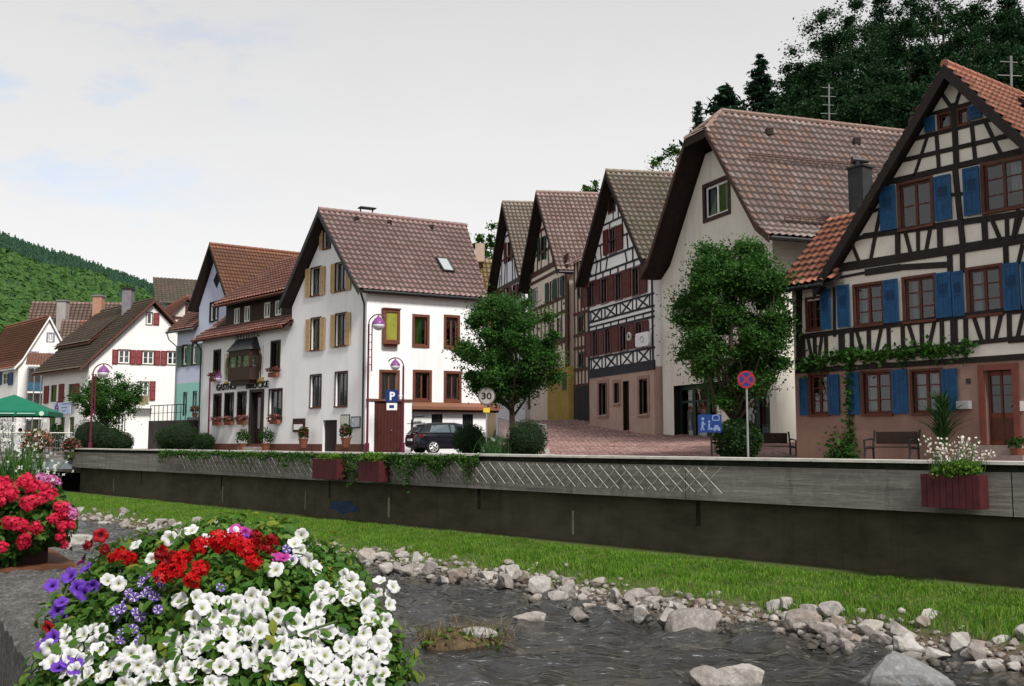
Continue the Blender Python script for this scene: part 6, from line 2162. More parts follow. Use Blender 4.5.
def decid_cells(h, r, n=80):
    V = []; Fc = []
    for i in range(n):
        d = np.array([random.gauss(0, 1), random.gauss(0, 1), random.gauss(0, 1)]); d /= np.linalg.norm(d)
        c = np.array([0, 0, h * .58]) + d * np.array([r, r, h * .42]) * random.uniform(.65, 1)
        s = r * random.uniform(.28, .5)
        a = np.cross(d, [0.3, .2, 1]); a /= np.linalg.norm(a); b_ = np.cross(d, a)
        tilt = d * random.uniform(-.4, .4)
        k = len(V)
        V += [c - a * s, c - b_ * s + tilt * s, c + a * s, c + b_ * s - tilt * s]
        Fc.append((k, k + 1, k + 2, k + 3))
    return np.array(V), np.array(Fc)


con = [conifer_cells(1, .27, 6, 5) for _ in range(5)]
dec = [decid_cells(1, .5, 34) for _ in range(6)]


def forest(name, spots, m, kinds, label):
    Vs = []; Fs = []; b = 0
    for (x, y, z, h) in spots:
        V, Fc = random.choice(kinds)
        a = random.uniform(0, 6.28); ca, sa = math.cos(a), math.sin(a)
        W = np.stack([V[:, 0] * ca - V[:, 1] * sa, V[:, 0] * sa + V[:, 1] * ca, V[:, 2]], 1) * h * np.array([random.uniform(.85, 1.2)] * 2 + [1]) + np.array([x, y, z])
        Vs.append(W); Fs.append(Fc + b); b += len(V)
    me = raw_mesh(name, np.concatenate(Vs), np.concatenate(Fs), m)
    o = link_mesh(name, me, None, kind='stuff')
    tag(o, label, 'wood')


HCON = leaf_mat('hill_conifers', [(.075, .175, .115), (.095, .21, .13), (.115, .235, .145)], .55)  # distant haze put into the colour, paler and bluer than near needles
HDEC = leaf_mat('hill_broadleaf', [(.06, .14, .038), (.08, .18, .045), (.11, .215, .055), (.065, .15, .04)], .45)  # haze tint put into the leaf colour here too
sc_, sd_, so_ = [], [], []
for k in range(16000):
    if k % 8:
        y = random.uniform(345, 610); x = random.uniform(-.545, -.26) * y; sz = 1.0
    else:
        y = random.uniform(225, 600); x = random.uniform(-1.2, -.54) * y; sz = 2.2
    z = hill_z(x, y)
    k_ = (y - 215 - .15 * (x + 200)) / 330
    if k_ < .06: continue
    if sz > 2:
        so_.append((x, y, z - .3, random.uniform(12, 18))); continue
    if k_ > .90 + .07 * vnoise(x, y, .03, 3) or random.random() < .03:
        sc_.append((x, y, z - .3, random.uniform(4.5, 8.0) * sz))
    elif random.random() < .85:
        sd_.append((x, y, z - .3, random.uniform(4.0, 7.5) * sz))
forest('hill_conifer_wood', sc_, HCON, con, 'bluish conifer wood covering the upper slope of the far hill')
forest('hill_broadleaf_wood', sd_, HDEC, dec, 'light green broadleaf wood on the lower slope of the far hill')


forest('unseen_dark_wood', so_, NEEDLE, con, 'unseen dark conifer wood added left of view to darken window reflections')  # added out of view so that window reflections turn dark


# ---- steep wooded slope behind the houses on the right
def slope_z(x, y):
    u, w = wall_uw(x, y)
    n = -w
    z = 1.5 + .62 * max(0, n - 36)
    z *= min(1, max(0, (x / max(y, 1) - .06) / .16))
    return min(z, 60) + .6 * vnoise(x, y, .1, 2) - .8


hill_sheet('wooded_slope', slope_z, 2, 190, 44, 190, 50, 40, mat('forest_floor', (.018, .03, .012), .95, .4, .4))


def make_conifer_mesh(h, r, seed, m=NEEDLE, n=14000):
    rr = np.random.default_rng(seed)
    nb = int(h * 18)
    pts = []
    for b in range(nb):
        f = rr.uniform(.08, 1) ** .9
        z = h * f; L = r * (1 - f) ** .8 * rr.uniform(.75, 1.08) + .12
        a = rr.uniform(0, 2 * np.pi)
        k = int(8 + n / nb * (L / r + .2))
        t_ = rr.uniform(.08, 1, k) ** .8
        P = np.stack([np.cos(a) * L * t_, np.sin(a) * L * t_, z - L * t_ * .38 + .12 * L * t_ ** 3], 1)
        P += rr.normal(0, .11 + .05 * L, (k, 3)) * np.array([1, 1, .45])
        pts.append(P)
    P = np.concatenate(pts)
    return leaf_cards(P, .10 * r / 2.2 + .04, m, 'crown', .6, .35)


def conifer(label, loc, h, r, seed, me=None, group=None):
    t = thing('conifer_tree', label, 'tree', loc, group)
    mb = MB(); mb.tube([np.array(loc) + [0, 0, -1], np.array(loc) + [0, 0, h * .5], np.array(loc) + [0, 0, h * .97]], [h * .014, h * .009, .02], 8)
    build('trunk', mb, BARK, t, smooth=True)
    link_mesh('crown', me or make_conifer_mesh(h, r, seed), t)
    return t


def top_at(px, py, Y, base_z):
    q = at_y(px, py, Y)
    return (q[0], q[1], base_z), q[2] - base_z


loc, h = top_at(760, 55, 88, 21.0); conifer('slender dark spruce standing alone above the ridge of the tall cream house', loc, h, 4.6, 4)
loc, h = top_at(725, 87, 84, 20.0); conifer('broad low spruce top showing behind the ridge left of the slender spruce', loc, h, 7.5, 6)
loc, h = top_at(698, 102, 80, 16.0); conifer('thin sparse conifer tip beside the upper left end of the tall cream roof', loc, h, 1.8, 8)
# the wood behind the right-hand houses
protoB = []
spots = [(800, 66, 92), (822, 22, 90), (848, -14, 92), (880, -30, 96), (905, 5, 86), (940, -40, 92), (975, 0, 84), (1005, -30, 90), (1035, -10, 84), (860, 40, 82), (815, 75, 84), (920, 45, 80), (985, 30, 78), (1020, 45, 74), (890, 75, 78), (955, 70, 76), (1050, 40, 78), (838, 80, 80), (1000, 84, 70)]
lab = ['dark broadleaf tree of the wood, its crown forming the left outline above the tall roof', 'tall dark broadleaf tree with a jagged crown in the wood behind the blue-shuttered house']
for i, (px, py, Y) in enumerate(spots):
    q = at_y(px, py, Y)
    bz = slope_z(q[0], q[1])
    h = q[2] - bz
    if i % 4 == 3:
        conifer('dark spruce standing among the broadleaf trees of the wood on the right', (q[0], q[1], bz), h, 3.6, 40 + i, group='spruces in the wood on the right')
    else:
        make_tree('forest_tree', 'dark broadleaf tree in the wood rising behind the roofs on the right', (q[0], q[1], bz), h, h * .25, 4.6 + (i % 3) * .8, LEAF_DARK, 100, 300, 1.3, .14, .28, 100 + i, group='broadleaf trees in the wood on the right')
q = at_y(661, 118, 78); make_tree('garden_tree', 'green leafy tree showing between the mossy roof and the tall cream house', (q[0] + .4, q[1], 8), q[2] - 8, 3, 2.3, MIDLEAF, 60, 110, .7, .15, .15, 61)
q = at_y(588, 168, 84); make_tree('garden_tree', 'small green tree tip just showing behind the mossy roof ridge', (q[0], q[1], 12), q[2] - 12, 3, 1.5, MIDLEAF, 30, 90, .6, .14, .12, 62)
q = at_y(489, 216, 105); make_tree('garden_tree', 'round green tree in the gap between the inn and the half-timbered gables', (q[0], q[1], 6), q[2] - 6, 5, 2.6, MIDLEAF, 60, 110, .8, .2, .15, 63)

# ---- aerial masts on the roofs
for (px, y0, y1, Y, lab) in ((829, 128, 84, 46, 'pale aerial mast with short crossbars behind the ridge of the tall cream house'), (1011, 100, 56, 29, 'pale aerial mast with crossbars on the orange roof at the right edge')):
    a = at_y(px, y0, Y); b = at_y(px, y1, Y)
    t = thing('roof_aerial', lab, 'aerial', (a[0], a[1], a[2] - .6))
    mb = MB(); mb.tube([a - [0, 0, .6], b], .035, 6); build('mast', mb, METAL, t)
    for k in range(4):
        z = b[2] - .18 - .42 * k; w = .28 + .1 * (k % 2)
        mb = MB(); mb.tube([(a[0] - w, a[1] - .03, z), (a[0] + w, a[1] + .05, z)], .016, 5); build('crossbar', mb, METAL, t)
# ================================================================== STREET FURNITURE, CAR, PLANTS
MAROON = mat('maroon_lamp_post', (.10, .012, .03), .45, .15, 4)
VIOLET = mat('violet_lamp_shade', (.20, .06, .22), .35, .1, 4)
GLOBE = mat('pale_lamp_globe', (.62, .60, .66), .25, .06, 4)


def lamp_head(t, top, dirx, r=.45, gr=.22):
    """arched arm ending in a hanging half violet, half pale globe"""
    top = np.array(top, float); d = np.array(dirx, float)
    pts = [top + d * r * (1 - math.cos(a)) + np.array([0, 0, r * math.sin(a)]) for a in np.linspace(0, math.pi * .82, 12)]
    mb = MB(); mb.tube(pts, .03, 6); build('arm', mb, MAROON, t)
    c = top + d * r * 1.0 + np.array([0, 0, r - .08 - gr * 1.25])
    mb = MB(); mb.lathe(c, [(.03, gr * 1.45), (.05, gr * 1.2), (gr * .6, gr * .85), (gr * .95, gr * .35), (gr * 1.04, .02), (gr * 1.04, -.01)], 18); sh = build('lamp_shade', mb, VIOLET, t, smooth=False)
    mb = MB(); mb.lathe(c, [(gr, -.012), (gr * .95, -gr * .35), (gr * .7, -gr * .75), (gr * .3, -gr * .97), (.02, -gr)], 18); build('globe', mb, GLOBE, sh, smooth=True)


# on the inn corner (tall), parking sign lamp, lamp by the inn's left end, lamp at the bridge
for (px, yb, Y, ytop, dr, lab, sg) in ((367, 450, 46.3, 324, .36, 'tall maroon street lamp with violet globe at the corner of the inn', 1), (402.5, 452, 45.6, 366, -.30, 'maroon street lamp with violet globe carrying the blue parking sign', -1), (208, 447, 59, 379, .42, 'small violet street lamp at the left end of the inn', 1), (90, 449, 51.0, 374, .42, 'maroon street lamp in front of the tree at the bridge end', 1)):
    q = at_y(px, yb, Y); zt = at_y(px, ytop, Y)[2]
    t = thing('street_lamp', lab, 'street lamp', (q[0], q[1], 0))
    mb = MB(); mb.tube([(q[0], q[1], 0), (q[0], q[1], .5), (q[0], q[1], .52), (q[0], q[1], zt)], [.10, .10, .055, .045], 10); build('pole', mb, MAROON, t)
    gr = {367: .30, 402.5: .22, 208: .30, 90: .28}[px]
    lamp_head(t, (q[0], q[1], zt), (sg, 0, 0), abs(dr) * 1.25, gr)
    if px in (367, 90):
        mb = MB()
        for k in range(5): mb.tube([(q[0], q[1], zt - .5 - .35 * k), (q[0] + sg * .16, q[1] - .02, zt - .5 - .35 * k)], .018, 5)
        mb.tube([(q[0] + sg * .16, q[1] - .02, zt - 2.2), (q[0] + sg * .16, q[1] - .02, zt)], .03, 6)
        build('ladder_bracket', mb, MAROON, t)

SGB = mat('sign_blue', (.008, .030, .15), .4, .05, 3); SGW = mat('sign_face_white', (.75, .75, .75), .45, .04, 3); SGR = mat('sign_red', (.28, .012, .02), .4, .05, 3)
SGK = mat('sign_black', (.012, .012, .012), .5)
POLEM = mat('galvanised_pole', (.34, .35, .36), .4, .1, 3, metal=.6)


def camface(px, py, Y, az=88):
    return Face(px, Y, az)


# parking sign hung on the second lamp
S = camface(391.5, 0, 45.4); u, z = 0, at_y(391.5, 396, 45.4)[2]
t = thing('parking_sign', 'square blue parking sign with white letter P and a small white plate below', 'sign', S.P(0, 0, z))
h = .28
mb = MB(); S.fbox(mb, -h, h, 0, .02, z - h, z + h); build('sign_panel', mb, SGB, t)
text_mb('P', S, -.10, .14, z - .19, z + .19, .021, .006, t, SGW, 'letter', .03)
mb = MB(); S.fbox(mb, -h * .85, h * .85, 0, .02, z - h - .36, z - h - .04); pl = build('lower_plate', mb, SGW, t)
mb = MB(); S.fbox(mb, -.12, .1, .0205, .024, z - h - .27, z - h - .13); build('pictogram', mb, SGB, pl)
mb = MB(); mb.tube([S.P(h, -.02, z), S.P(.5, -.05, z)], .02, 6); build('bracket', mb, POLEM, t)

# 30 km/h zone roundel
S = camface(486.5, 0, 37.0); z = at_y(486.5, 396, 37)[2]; q = S.P(0, 0, 0)
t = thing('speed_limit_sign', 'round speed limit sign reading 30 on a pole above a small yellow plate', 'sign', S.P(0, 0, 0))
mb = MB(); mb.tube([S.P(0, -.04, 0), S.P(0, -.04, z + .3)], .03, 8); build('pole', mb, POLEM, t)


def disc(mb, S, z, r0, w0, w1, n=28, u=0):
    mb.prism([(u + r0 * math.cos(2 * math.pi * k / n), z + r0 * math.sin(2 * math.pi * k / n)) for k in range(n)], lambda a, b: S.P(a, w0, b), lambda a, b: S.P(a, w1, b))


mb = MB(); disc(mb, S, z, .33, 0, .015); dsk = build('sign_disc', mb, mat('sign_grey_ring', (.10, .09, .09), .5), t)
mb = MB(); disc(mb, S, z, .285, .0155, .02); build('sign_face', mb, mat('sign_face_grey', (.33, .31, .28), .5), dsk)
text_mb('30', S, -.19, .19, z - .13, z + .13, .021, .006, t, SGK, 'numerals', .025)
zy_ = at_y(483, 410, 37)[2]
mb = MB(); S.fbox(mb, -.12, .12, 0, .015, zy_ - .09, zy_ + .08); build('yellow_plate', mb, mat('sign_yellow', (.62, .45, .04), .5), t)

# no stopping sign
S = camface(747.5, 0, 26.5); z = at_y(747, 379.5, 26.5)[2]
t = thing('no_stopping_sign', 'round red and blue no stopping sign on a slim grey pole', 'sign', S.P(0, 0, 0))
mb = MB(); mb.tube([S.P(0.02, -.04, 0), S.P(.02, -.04, z + .22)], .028, 8); build('pole', mb, POLEM, t)
mb = MB(); disc(mb, S, z, .235, 0, .012); d = build('sign_disc', mb, SGR, t)
mb = MB(); disc(mb, S, z, .185, .0122, .016); build('blue_field', mb, SGB, d)
mb = MB(); S.beam(mb, (-.14, z + .14), (.14, z - .14), .055, .016, .02); S.beam(mb, (-.14, z - .14), (.14, z + .14), .055, .016, .0212); build('red_cross', mb, SGR, d)

# blue play-street sign
S = camface(710, 0, 28.5, 92); rc = S.rect(698, 414.5, 721.5, 432.5)
t = thing('traffic_calming_sign', 'blue rectangular traffic calming sign with white pictograms under the right street tree', 'sign', S.P(0, 0, 0))
mb = MB(); S.fbox(mb, rc[0], rc[1], 0, .02, rc[2], rc[3]); pn = build('sign_panel', mb, SGB, t)
mb = MB(); mb.tube([S.P(.05, -.04, -.1), S.P(.05, -.04, rc[3])], .03, 8); build('pole', mb, SGK, t)
PICT = mat('pictogram_white', (.14, .20, .33), .5)
w_, h_ = rc[1] - rc[0], rc[3] - rc[2]


def up(a, b): return rc[0] + w_ * a, rc[2] + h_ * b


mb = MB()
k = 0
for (a, b, c, d_, th) in ((.18, .3, .2, .62, .06), (.17, .3, .12, .12, .035), (.19, .3, .25, .12, .035), (.2, .58, .3, .42, .03), (.46, .28, .47, .5, .05), (.46, .28, .42, .14, .03), (.48, .28, .52, .14, .03), (.62, .68, .9, .68, .03), (.62, .68, .62, .9, .03), (.9, .68, .9, .9, .03), (.6, .9, .76, .98, .03), (.92, .9, .76, .98, .03), (.66, .24, .92, .24, .06), (.7, .36, .86, .36, .05)):
    S.beam(mb, up(a, b), up(c, d_), th, .02, .024 + k * .0004); k += 1
for (a, b, r) in ((.2, .76, .045), (.47, .6, .035), (.57, .2, .035), (.7, .16, .04), (.88, .16, .04)):
    disc(mb, S, up(a, b)[1], r, .02, .0245 + k * .0003, 10, up(a, b)[0]); k += 1
build('pictograms', mb, PICT, pn)

# ---- parked car
def build_car():
    base = at_y(459, 452.5, 47.2); ang = R(28)      # rear at left, nose away to the right
    L, W = 4.25, 1.76
    t = thing('parked_car', 'black hatchback parked beside the inn, rear to the left', 'car', (base[0], base[1], .0))
    d = np.array([math.cos(ang), math.sin(ang), 0]); s = np.array([d[1], -d[0], 0])   # s towards viewer
    O = np.array([base[0], base[1], 0.0]) - s * W / 2

    def P(x, y, z): return O + d * x + s * y + np.array([0, 0, z])
    PAINT = mat('black_car_paint', (.006, .007, .012), .16, .1, 3, spec=.6)
    CG = mat('car_glass', (.10, .13, .15), .04, .1, 2, spec=1.0)
    # cross sections along x: (x, z_low, z_belt, half width low, half width belt)
    st = [(-2.12, .42, .72, .60, .62), (-2.08, .30, .86, .74, .74), (-1.9, .24, .96, .82, .80), (-1.2, .22, .98, .88, .84), (-.2, .22, .94, .88, .85), (.8, .22, .91, .88, .84), (1.35, .23, .86, .87, .80), (1.85, .26, .74, .80, .72), (2.08, .36, .62, .66, .60)]
    V = []; Fc = []
    ns = 10
    for (x, zl, zb, wl, wb) in st:
        zm = (zl + zb) / 2
        ring = [(-wl * .9, zl), (-wl, zl + .08), (-max(wl, wb) * 1.0, zm), (-wb, zb - .05), (-wb * .92, zb), (wb * .92, zb), (wb, zb - .05), (max(wl, wb), zm), (wl, zl + .08), (wl * .9, zl)]
        V += [P(x, y, z) for y, z in ring]
    n = len(st)
    for i in range(n - 1):
        for k in range(ns):
            k2 = (k + 1) % ns
            Fc.append((i * ns + k, i * ns + k2, (i + 1) * ns + k2, (i + 1) * ns + k))
    Fc.append(tuple(range(ns))); Fc.append(tuple(range((n - 1) * ns, n * ns)))
    mb = MB(); mb.add(V, Fc)
    body = build('body', mb, PAINT, t, smooth=True)
    bv = body.modifiers.new('s', 'SUBSURF'); bv.levels = bv.render_levels = 2
    # cabin
    cs = [(-2.0, .95, .97, .74, .72), (-1.62, .96, 1.36, .78, .58), (-1.15, .96, 1.45, .80, .60), (-.1, .94, 1.47, .80, .60), (.45, .93, 1.38, .79, .58), (1.22, .86, .89, .74, .70)]
    V = []; Fc = []
    for (x, z0, z1, w0, w1) in cs:
        V += [P(x, -w0, z0), P(x, -w1, z1 - .05), P(x, -w1 * .85, z1), P(x, w1 * .85, z1), P(x, w1, z1 - .05), P(x, w0, z0)]
    for i in range(len(cs) - 1):
        for k in range(5):
            Fc.append((i * 6 + k, i * 6 + k + 1, (i + 1) * 6 + k + 1, (i + 1) * 6 + k))
    mb = MB(); mb.add(V, Fc)
    build('cabin', mb, PAINT, t, smooth=True)
    # side windows: slightly proud panes
    for sd in (1, -1):
        def Q(x, f, sd=sd):   # f 0 belt..1 roof on the cabin side
            xs = [c[0] for c in cs]
            for i in range(len(cs) - 1):
                if xs[i] <= x <= xs[i + 1]:
                    k = (x - xs[i]) / (xs[i + 1] - xs[i]); a, b = cs[i], cs[i + 1]
                    z0 = a[1] + (b[1] - a[1]) * k; z1 = a[2] + (b[2] - a[2]) * k - .05; w0 = a[3] + (b[3] - a[3]) * k; w1 = a[4] + (b[4] - a[4]) * k
                    return P(x, sd * (w0 + (w1 - w0) * f + .012), z0 + (z1 - z0) * f)
        for (x0, x1, x2, x3) in ((-1.45, -1.3, -.45, -.42), (-.36, -.36, .25, .88)):
            mb = MB(); mb.add([Q(x0, .12), Q(x3, .12), Q(x2, .9), Q(x1, .88)], [(0, 1, 2, 3)])
            build('side_window', mb, CG, t)
    mb = MB(); mb.add([P(-1.96, -.6, 1.02), P(-1.96, .6, 1.02), P(-1.66, .5, 1.34), P(-1.66, -.5, 1.34)], [(0, 1, 2, 3)]); build('rear_window', mb, CG, t)
    mb = MB(); mb.add([P(1.15, -.62, .935), P(1.15, .62, .935), P(.52, .5, 1.39), P(.52, -.5, 1.39)], [(0, 1, 2, 3)]); build('windscreen', mb, CG, t)
    TL = mat('tail_light_red', (.16, .008, .01), .2, .1, 5, spec=.6)
    for sd in (1, -1):
        mb = MB(); mb.hexa([P(-2.1, sd * .5, .72), P(-1.78, sd * .86, .74), P(-1.8, sd * .87, .92), P(-2.06, sd * .52, .90)] + [P(-2.14, sd * .5, .72), P(-1.80, sd * .895, .74), P(-1.82, sd * .895, .92), P(-2.10, sd * .52, .90)])
        build('tail_light', mb, TL, t)
        mb = MB(); mb.hexa([P(1.7, sd * .78, .62), P(1.95, sd * .68, .58), P(1.9, sd * .7, .72), P(1.66, sd * .8, .78)] + [P(1.7, sd * .84, .62), P(2.02, sd * .72, .58), P(1.96, sd * .73, .72), P(1.66, sd * .85, .78)])
        build('headlight', mb, GLOBE, t)
        for xw in (-1.3, 1.32):
            mb = MB(); c = P(xw, sd * .76, .31)
            def wheel_ring(r, w0, w1):
                m_ = MB(); m_.prism([(r * math.cos(2 * math.pi * k / 26), r * math.sin(2 * math.pi * k / 26)) for k in range(26)], lambda a, b: P(xw + a, sd * w0, .32 + b), lambda a, b: P(xw + a, sd * w1, .32 + b)); return m_
            ty = build('wheel', wheel_ring(.32, .68, .885), mat('tyre_rubber', (.012, .012, .012), .8), t)
            m_ = MB()
            for k in range(7):
                a = 2 * math.pi * k / 7
                m_.tube([P(xw + .05 * math.cos(a), sd * .9, .32 + .05 * math.sin(a)), P(xw + .2 * math.cos(a), sd * .895, .32 + .2 * math.sin(a))], [.04, .03], 6)
            m_.tube([P(xw + .21 * math.cos(a), sd * .892, .32 + .21 * math.sin(a)) for a in np.linspace(0, 2 * math.pi, 25)], .022, 6)
            build('rim', m_, mat('alloy_rim', (.62, .63, .64), .3, .05, 3, metal=.5), ty)
    mb = MB(); mb.hexa([P(-2.08, -.5, 1.40), P(-2.08, .5, 1.40), P(-1.6, .52, 1.42), P(-1.6, -.52, 1.42)] + [P(-2.06, -.5, 1.43), P(-2.06, .5, 1.43), P(-1.6, .52, 1.46), P(-1.6, -.52, 1.46)]); build('roof_spoiler', mb, PAINT, t)
    mb = MB(); mb.box(P(.75, .95, .97), (.18, .18, .13)); build('mirror', mb, PAINT, t)
    mb = MB(); mb.hexa([P(-2.16, -.26, .60), P(-2.16, .26, .60), P(-2.12, .26, .60), P(-2.12, -.26, .60), P(-2.16, -.26, .71), P(-2.16, .26, .71), P(-2.12, .26, .71), P(-2.12, -.26, .71)]); build('number_plate', mb, SGW, t)
    mb = MB(); mb.tube([P(-2.15, -.6, .5), P(-2.17, 0, .5), P(-2.15, .6, .5)], .03, 6); build('bumper_trim', mb, SGK, t)
    return t


build_car()


# ---- clipped bushes and shrubs
def bush(label, px, py, Y, r, zc=None, squash=.95, m=None, group=None, n=2600, ls=.035):
    q = at_y(px, py, Y); z0 = max(0, lane_z(q[0], q[1])) if px > 500 else 0
    t = thing('clipped_bush', label, 'bush', (q[0], q[1], z0), group)
    d = rng.normal(0, 1, (n, 3)); d /= np.linalg.norm(d, axis=1)[:, None]
    k = rng.uniform(.80, 1.03, n)[:, None]
    P = d * k * np.array([r, r, r * squash]); P[:, 2] += r * squash * .92
    P = P[P[:, 2] > 0]
    link_mesh('foliage', leaf_cards(P, ls, m or BOX, 'foliage', .2), t)
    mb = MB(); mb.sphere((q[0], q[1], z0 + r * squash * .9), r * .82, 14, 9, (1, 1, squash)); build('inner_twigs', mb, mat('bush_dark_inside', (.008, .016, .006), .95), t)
    return t


bush('round clipped bush beside the rear wheels of the parked car', 470, 450, 40.5, .72)
bush('round clipped bush at the foot of the slim street tree beside the lane kerb', 527, 448, 37.0, .78)
bush('dark round bush behind the lamp post at the bridge end', 91, 449, 52.5, 1.0)
bush('dark round bush to the right of the lamp post at the bridge end', 109, 449, 52.5, .8)
bush('small bush on the right of the two bushes at the bridge end', 122, 450, 52.5, .6)
bush('dark bush at the foot of the terrace, nearest the red-shuttered house', 169, 446, 60, .85)
bush('dark bush at the foot of the terrace beside the grey pedestal', 182.5, 446, 59.5, .95)
bush('dark shrub squeezed between the grey pedestal and the inn', 204.5, 447, 58.5, .6)
bush('dark leafy shrub at the foot of the right street tree', 738, 455, 31, .75, n=2200, ls=.06, squash=.9)
# spiky grasses near the pole
q = at_y(497, 452, 37)
t = thing('ornamental_grass', 'spiky pale green ornamental grass clump between the pole and the slim tree', 'grass clump', (q[0], q[1], 0))
pts_ = np.array([[rng.normal(0, .3), rng.normal(0, .2), 0] for k in range(420)])
link_mesh('blades', blades(pts_, np.full(420, .75), .012, .8, leaf_mat('grass_clump_leaves', [(.04, .10, .03), (.07, .16, .05)], .3), 'blades'), t)

# ---- ramp railing and retaining wall beside the car park
rp_ = [at_y(x, y, Y) for x, y, Y in ((546, 434, 41.5), (529, 426, 45), (512, 419, 48.6), (499, 414, 51.5))]
t = thing('ramp_railing', 'pale metal railing with mesh panels along the ramp behind the slim tree', 'railing', rp_[1])
for p_ in rp_:
    zb = lane_z(p_[0], p_[1]); mb = MB(); mb.tube([(p_[0], p_[1], zb - .3), (p_[0], p_[1], zb + 1.05)], .03, 6); build('post', mb, POLEM, t)
tops = [(p_[0], p_[1], lane_z(p_[0], p_[1]) + 1.05) for p_ in rp_]
mb = MB(); mb.tube(tops, .035, 6); build('handrail', mb, POLEM, t)
mb = MB(); mb.tube([(a, b, c - .85) for a, b, c in tops], .02, 5)
for i in range(3):
    a, b = np.array(tops[i]), np.array(tops[i + 1])
    for k in range(1, 14):
        q = a + (b - a) * k / 14; mb.tube([q, q - [0, 0, .85]], .009, 4)
build('mesh_panel', mb, POLEM, t)
t = thing('retaining_wall', 'low dark retaining wall below the ramp railing behind the car', 'wall', rp_[2])
mb = MB()
for i in range(3):
    a, b = rp_[i], rp_[i + 1]; dd = (b - a)[:2]; dd /= np.linalg.norm(dd); nn = np.array([-dd[1], dd[0]])
    if nn[0] > 0: nn = -nn
    P = []
    for zt in (0, 1):
        for q, s_ in ((a, .02), (b, .02), (b, .3), (a, .3)): P.append((q[0] + nn[0] * s_, q[1] + nn[1] * s_, -.1 if not zt else lane_z(q[0], q[1]) + .1))
    mb.hexa(P)
build('wall_body', mb, mat('dark_retaining_stone', (.055, .05, .05), .9, .3, 2), t)

# ---- bench by the right house
def bench(label, F, u0, u1, w, m, z0=0.0):
    t = thing('bench', label, 'bench', F.P((u0 + u1) / 2, w, z0))
    mb = MB()
    for k in range(3): F.fbox(mb, u0 + .06, u1 - .06, w + .05 + .14 * k, w + .16 + .14 * k, z0 + .42, z0 + .45)
    build('seat', mb, m, t)
    mb = MB(); F.fbox(mb, u0 + .06, u1 - .06, w - .06, w - .03, z0 + .52, z0 + .86); build('backrest', mb, m, t)
    for u in (u0, u1):
        mb = MB(); mb.tube([F.P(u, w + .5, z0), F.P(u, w + .44, z0 + .3), F.P(u, w + .46, z0 + .62), F.P(u, w + .1, z0 + .66), F.P(u, w - .04, z0 + .62)], .028, 6)
        mb.tube([F.P(u, w + .02, z0), F.P(u, w + .04, z0 + .42), F.P(u, w - .07, z0 + .9)], .03, 6); mb.tube([F.P(u, w, z0 + .4), F.P(u, w + .46, z0 + .4)], .025, 6)
        build('side_frame', mb, DARKMETAL, t)
    return t


a = RF.at(874, 450, .5)[0]; b = RF.at(919, 450, .5)[0]
bench('dark garden bench with iron sides against the pink wall of the blue-shuttered house', RF, a, b, .5, mat('bench_dark_wood', (.035, .02, .014), .6, .3, 5))
Bf = camface(765, 0, 32.5, 80)
bench('dark wooden bench behind the no stopping sign in front of the shopfront', Bf, -.85, .85, 0, mat('bench_grey_wood', (.06, .045, .035), .7, .3, 5))

# tall yucca-like plant, pot plant, small shrub, vine
q = RF.P(RF.at(943, 440, .6)[0], .6, 0)
t = thing('tall_pot_plant', 'tall dark yucca-like plant beside the lower right window of the blue-shuttered house', 'potted plant', q)
mb = MB(); mb.lathe(q, [(.2, 0), (.28, .38), (.3, .4), (.24, .4)], 14); build('pot', mb, TERRA, t)
mb = MB(); mb.tube([q, q + [0, 0, 1.5]], [.05, .03], 6); build('stem', mb, BARK, t)
pts_ = np.array([[rng.normal(0, .03), rng.normal(0, .03), z] for z in rng.uniform(.45, 1.55, 300)])
link_mesh('leaves', blades(pts_,   .72 - .2 * pts_[:, 2], .026, 1.5, leaf_mat('yucca_leaves', [(.012, .045, .012), (.03, .085, .02), (.05, .11, .03)], .2), 'leaves'), t)
q = RF.P(RF.at(1018, 447, .7)[0], .7, .12)
t = thing('potted_plant', 'round green plant in a terracotta pot on the steps right of the red door', 'potted plant', q)
mb = MB(); mb.lathe(q, [(.13, 0), (.19, .3), (.16, .3)], 12); build('pot', mb, TERRA, t)
ml, mf = MB(), MB(); flower_ball(ml, mf, q + [0, 0, .42], .26, 160, 0, .05); build('leaves', ml, LEAFD, t, recalc=False)
IVY = leaf_mat('vine_leaves', [(.02, .07, .01), (.04, .12, .018), (.065, .16, .03)], .35)
t = thing('climbing_vine', 'leafy climbing vine trained along the beams above the windows of the blue-shuttered house', 'vine', RF.P(RF.at(850, 455)[0], .1, 0))
path = [RF.P(*[RF.at(x, y, .06)[0], .06, RF.at(x, y, .06)[1]]) for x, y in ((846, 458), (850, 430), (849, 400), (850, 375), (848, 352))]
mb = MB(); mb.tube(path, .022, 5)
hp_ = [(800, 366), (822, 362), (848, 354), (870, 357), (895, 354), (920, 352), (945, 351), (972, 346)]
hz = [RF.P(RF.at(x, y, .1)[0], .1, RF.at(x, y, .1)[1]) for x, y in hp_]
mb.tube(hz, .015, 5); build('stems', mb, BARK, t)
lp = []
for i in range(len(hz) - 1):
    dens = 240 if i < 6 else 130
    for k in range(dens):
        q = hz[i] + (hz[i + 1] - hz[i]) * random.random()
        lp.append(q + np.array([random.gauss(0, .08), -.06 + random.gauss(0, .05), random.gauss(0, .10 if random.random() < .8 else .2)]))
for i in range(len(path) - 1):
    for k in range(110):
        q = path[i] + (path[i + 1] - path[i]) * random.random()
        lp.append(q + np.array([random.gauss(0, .11), -.05 + random.gauss(0, .05), random.gauss(0, .08)]))
for k in range(420):
    q = RF.P(RF.at(842, 448, .3)[0] + random.gauss(0, .26), .28 + random.gauss(0, .12), abs(random.gauss(0, .38))); lp.append(q)
link_mesh('leaves', leaf_cards(np.array(lp) - ORIG[t.name], .065, IVY, 'leaves', .1, .8), t)

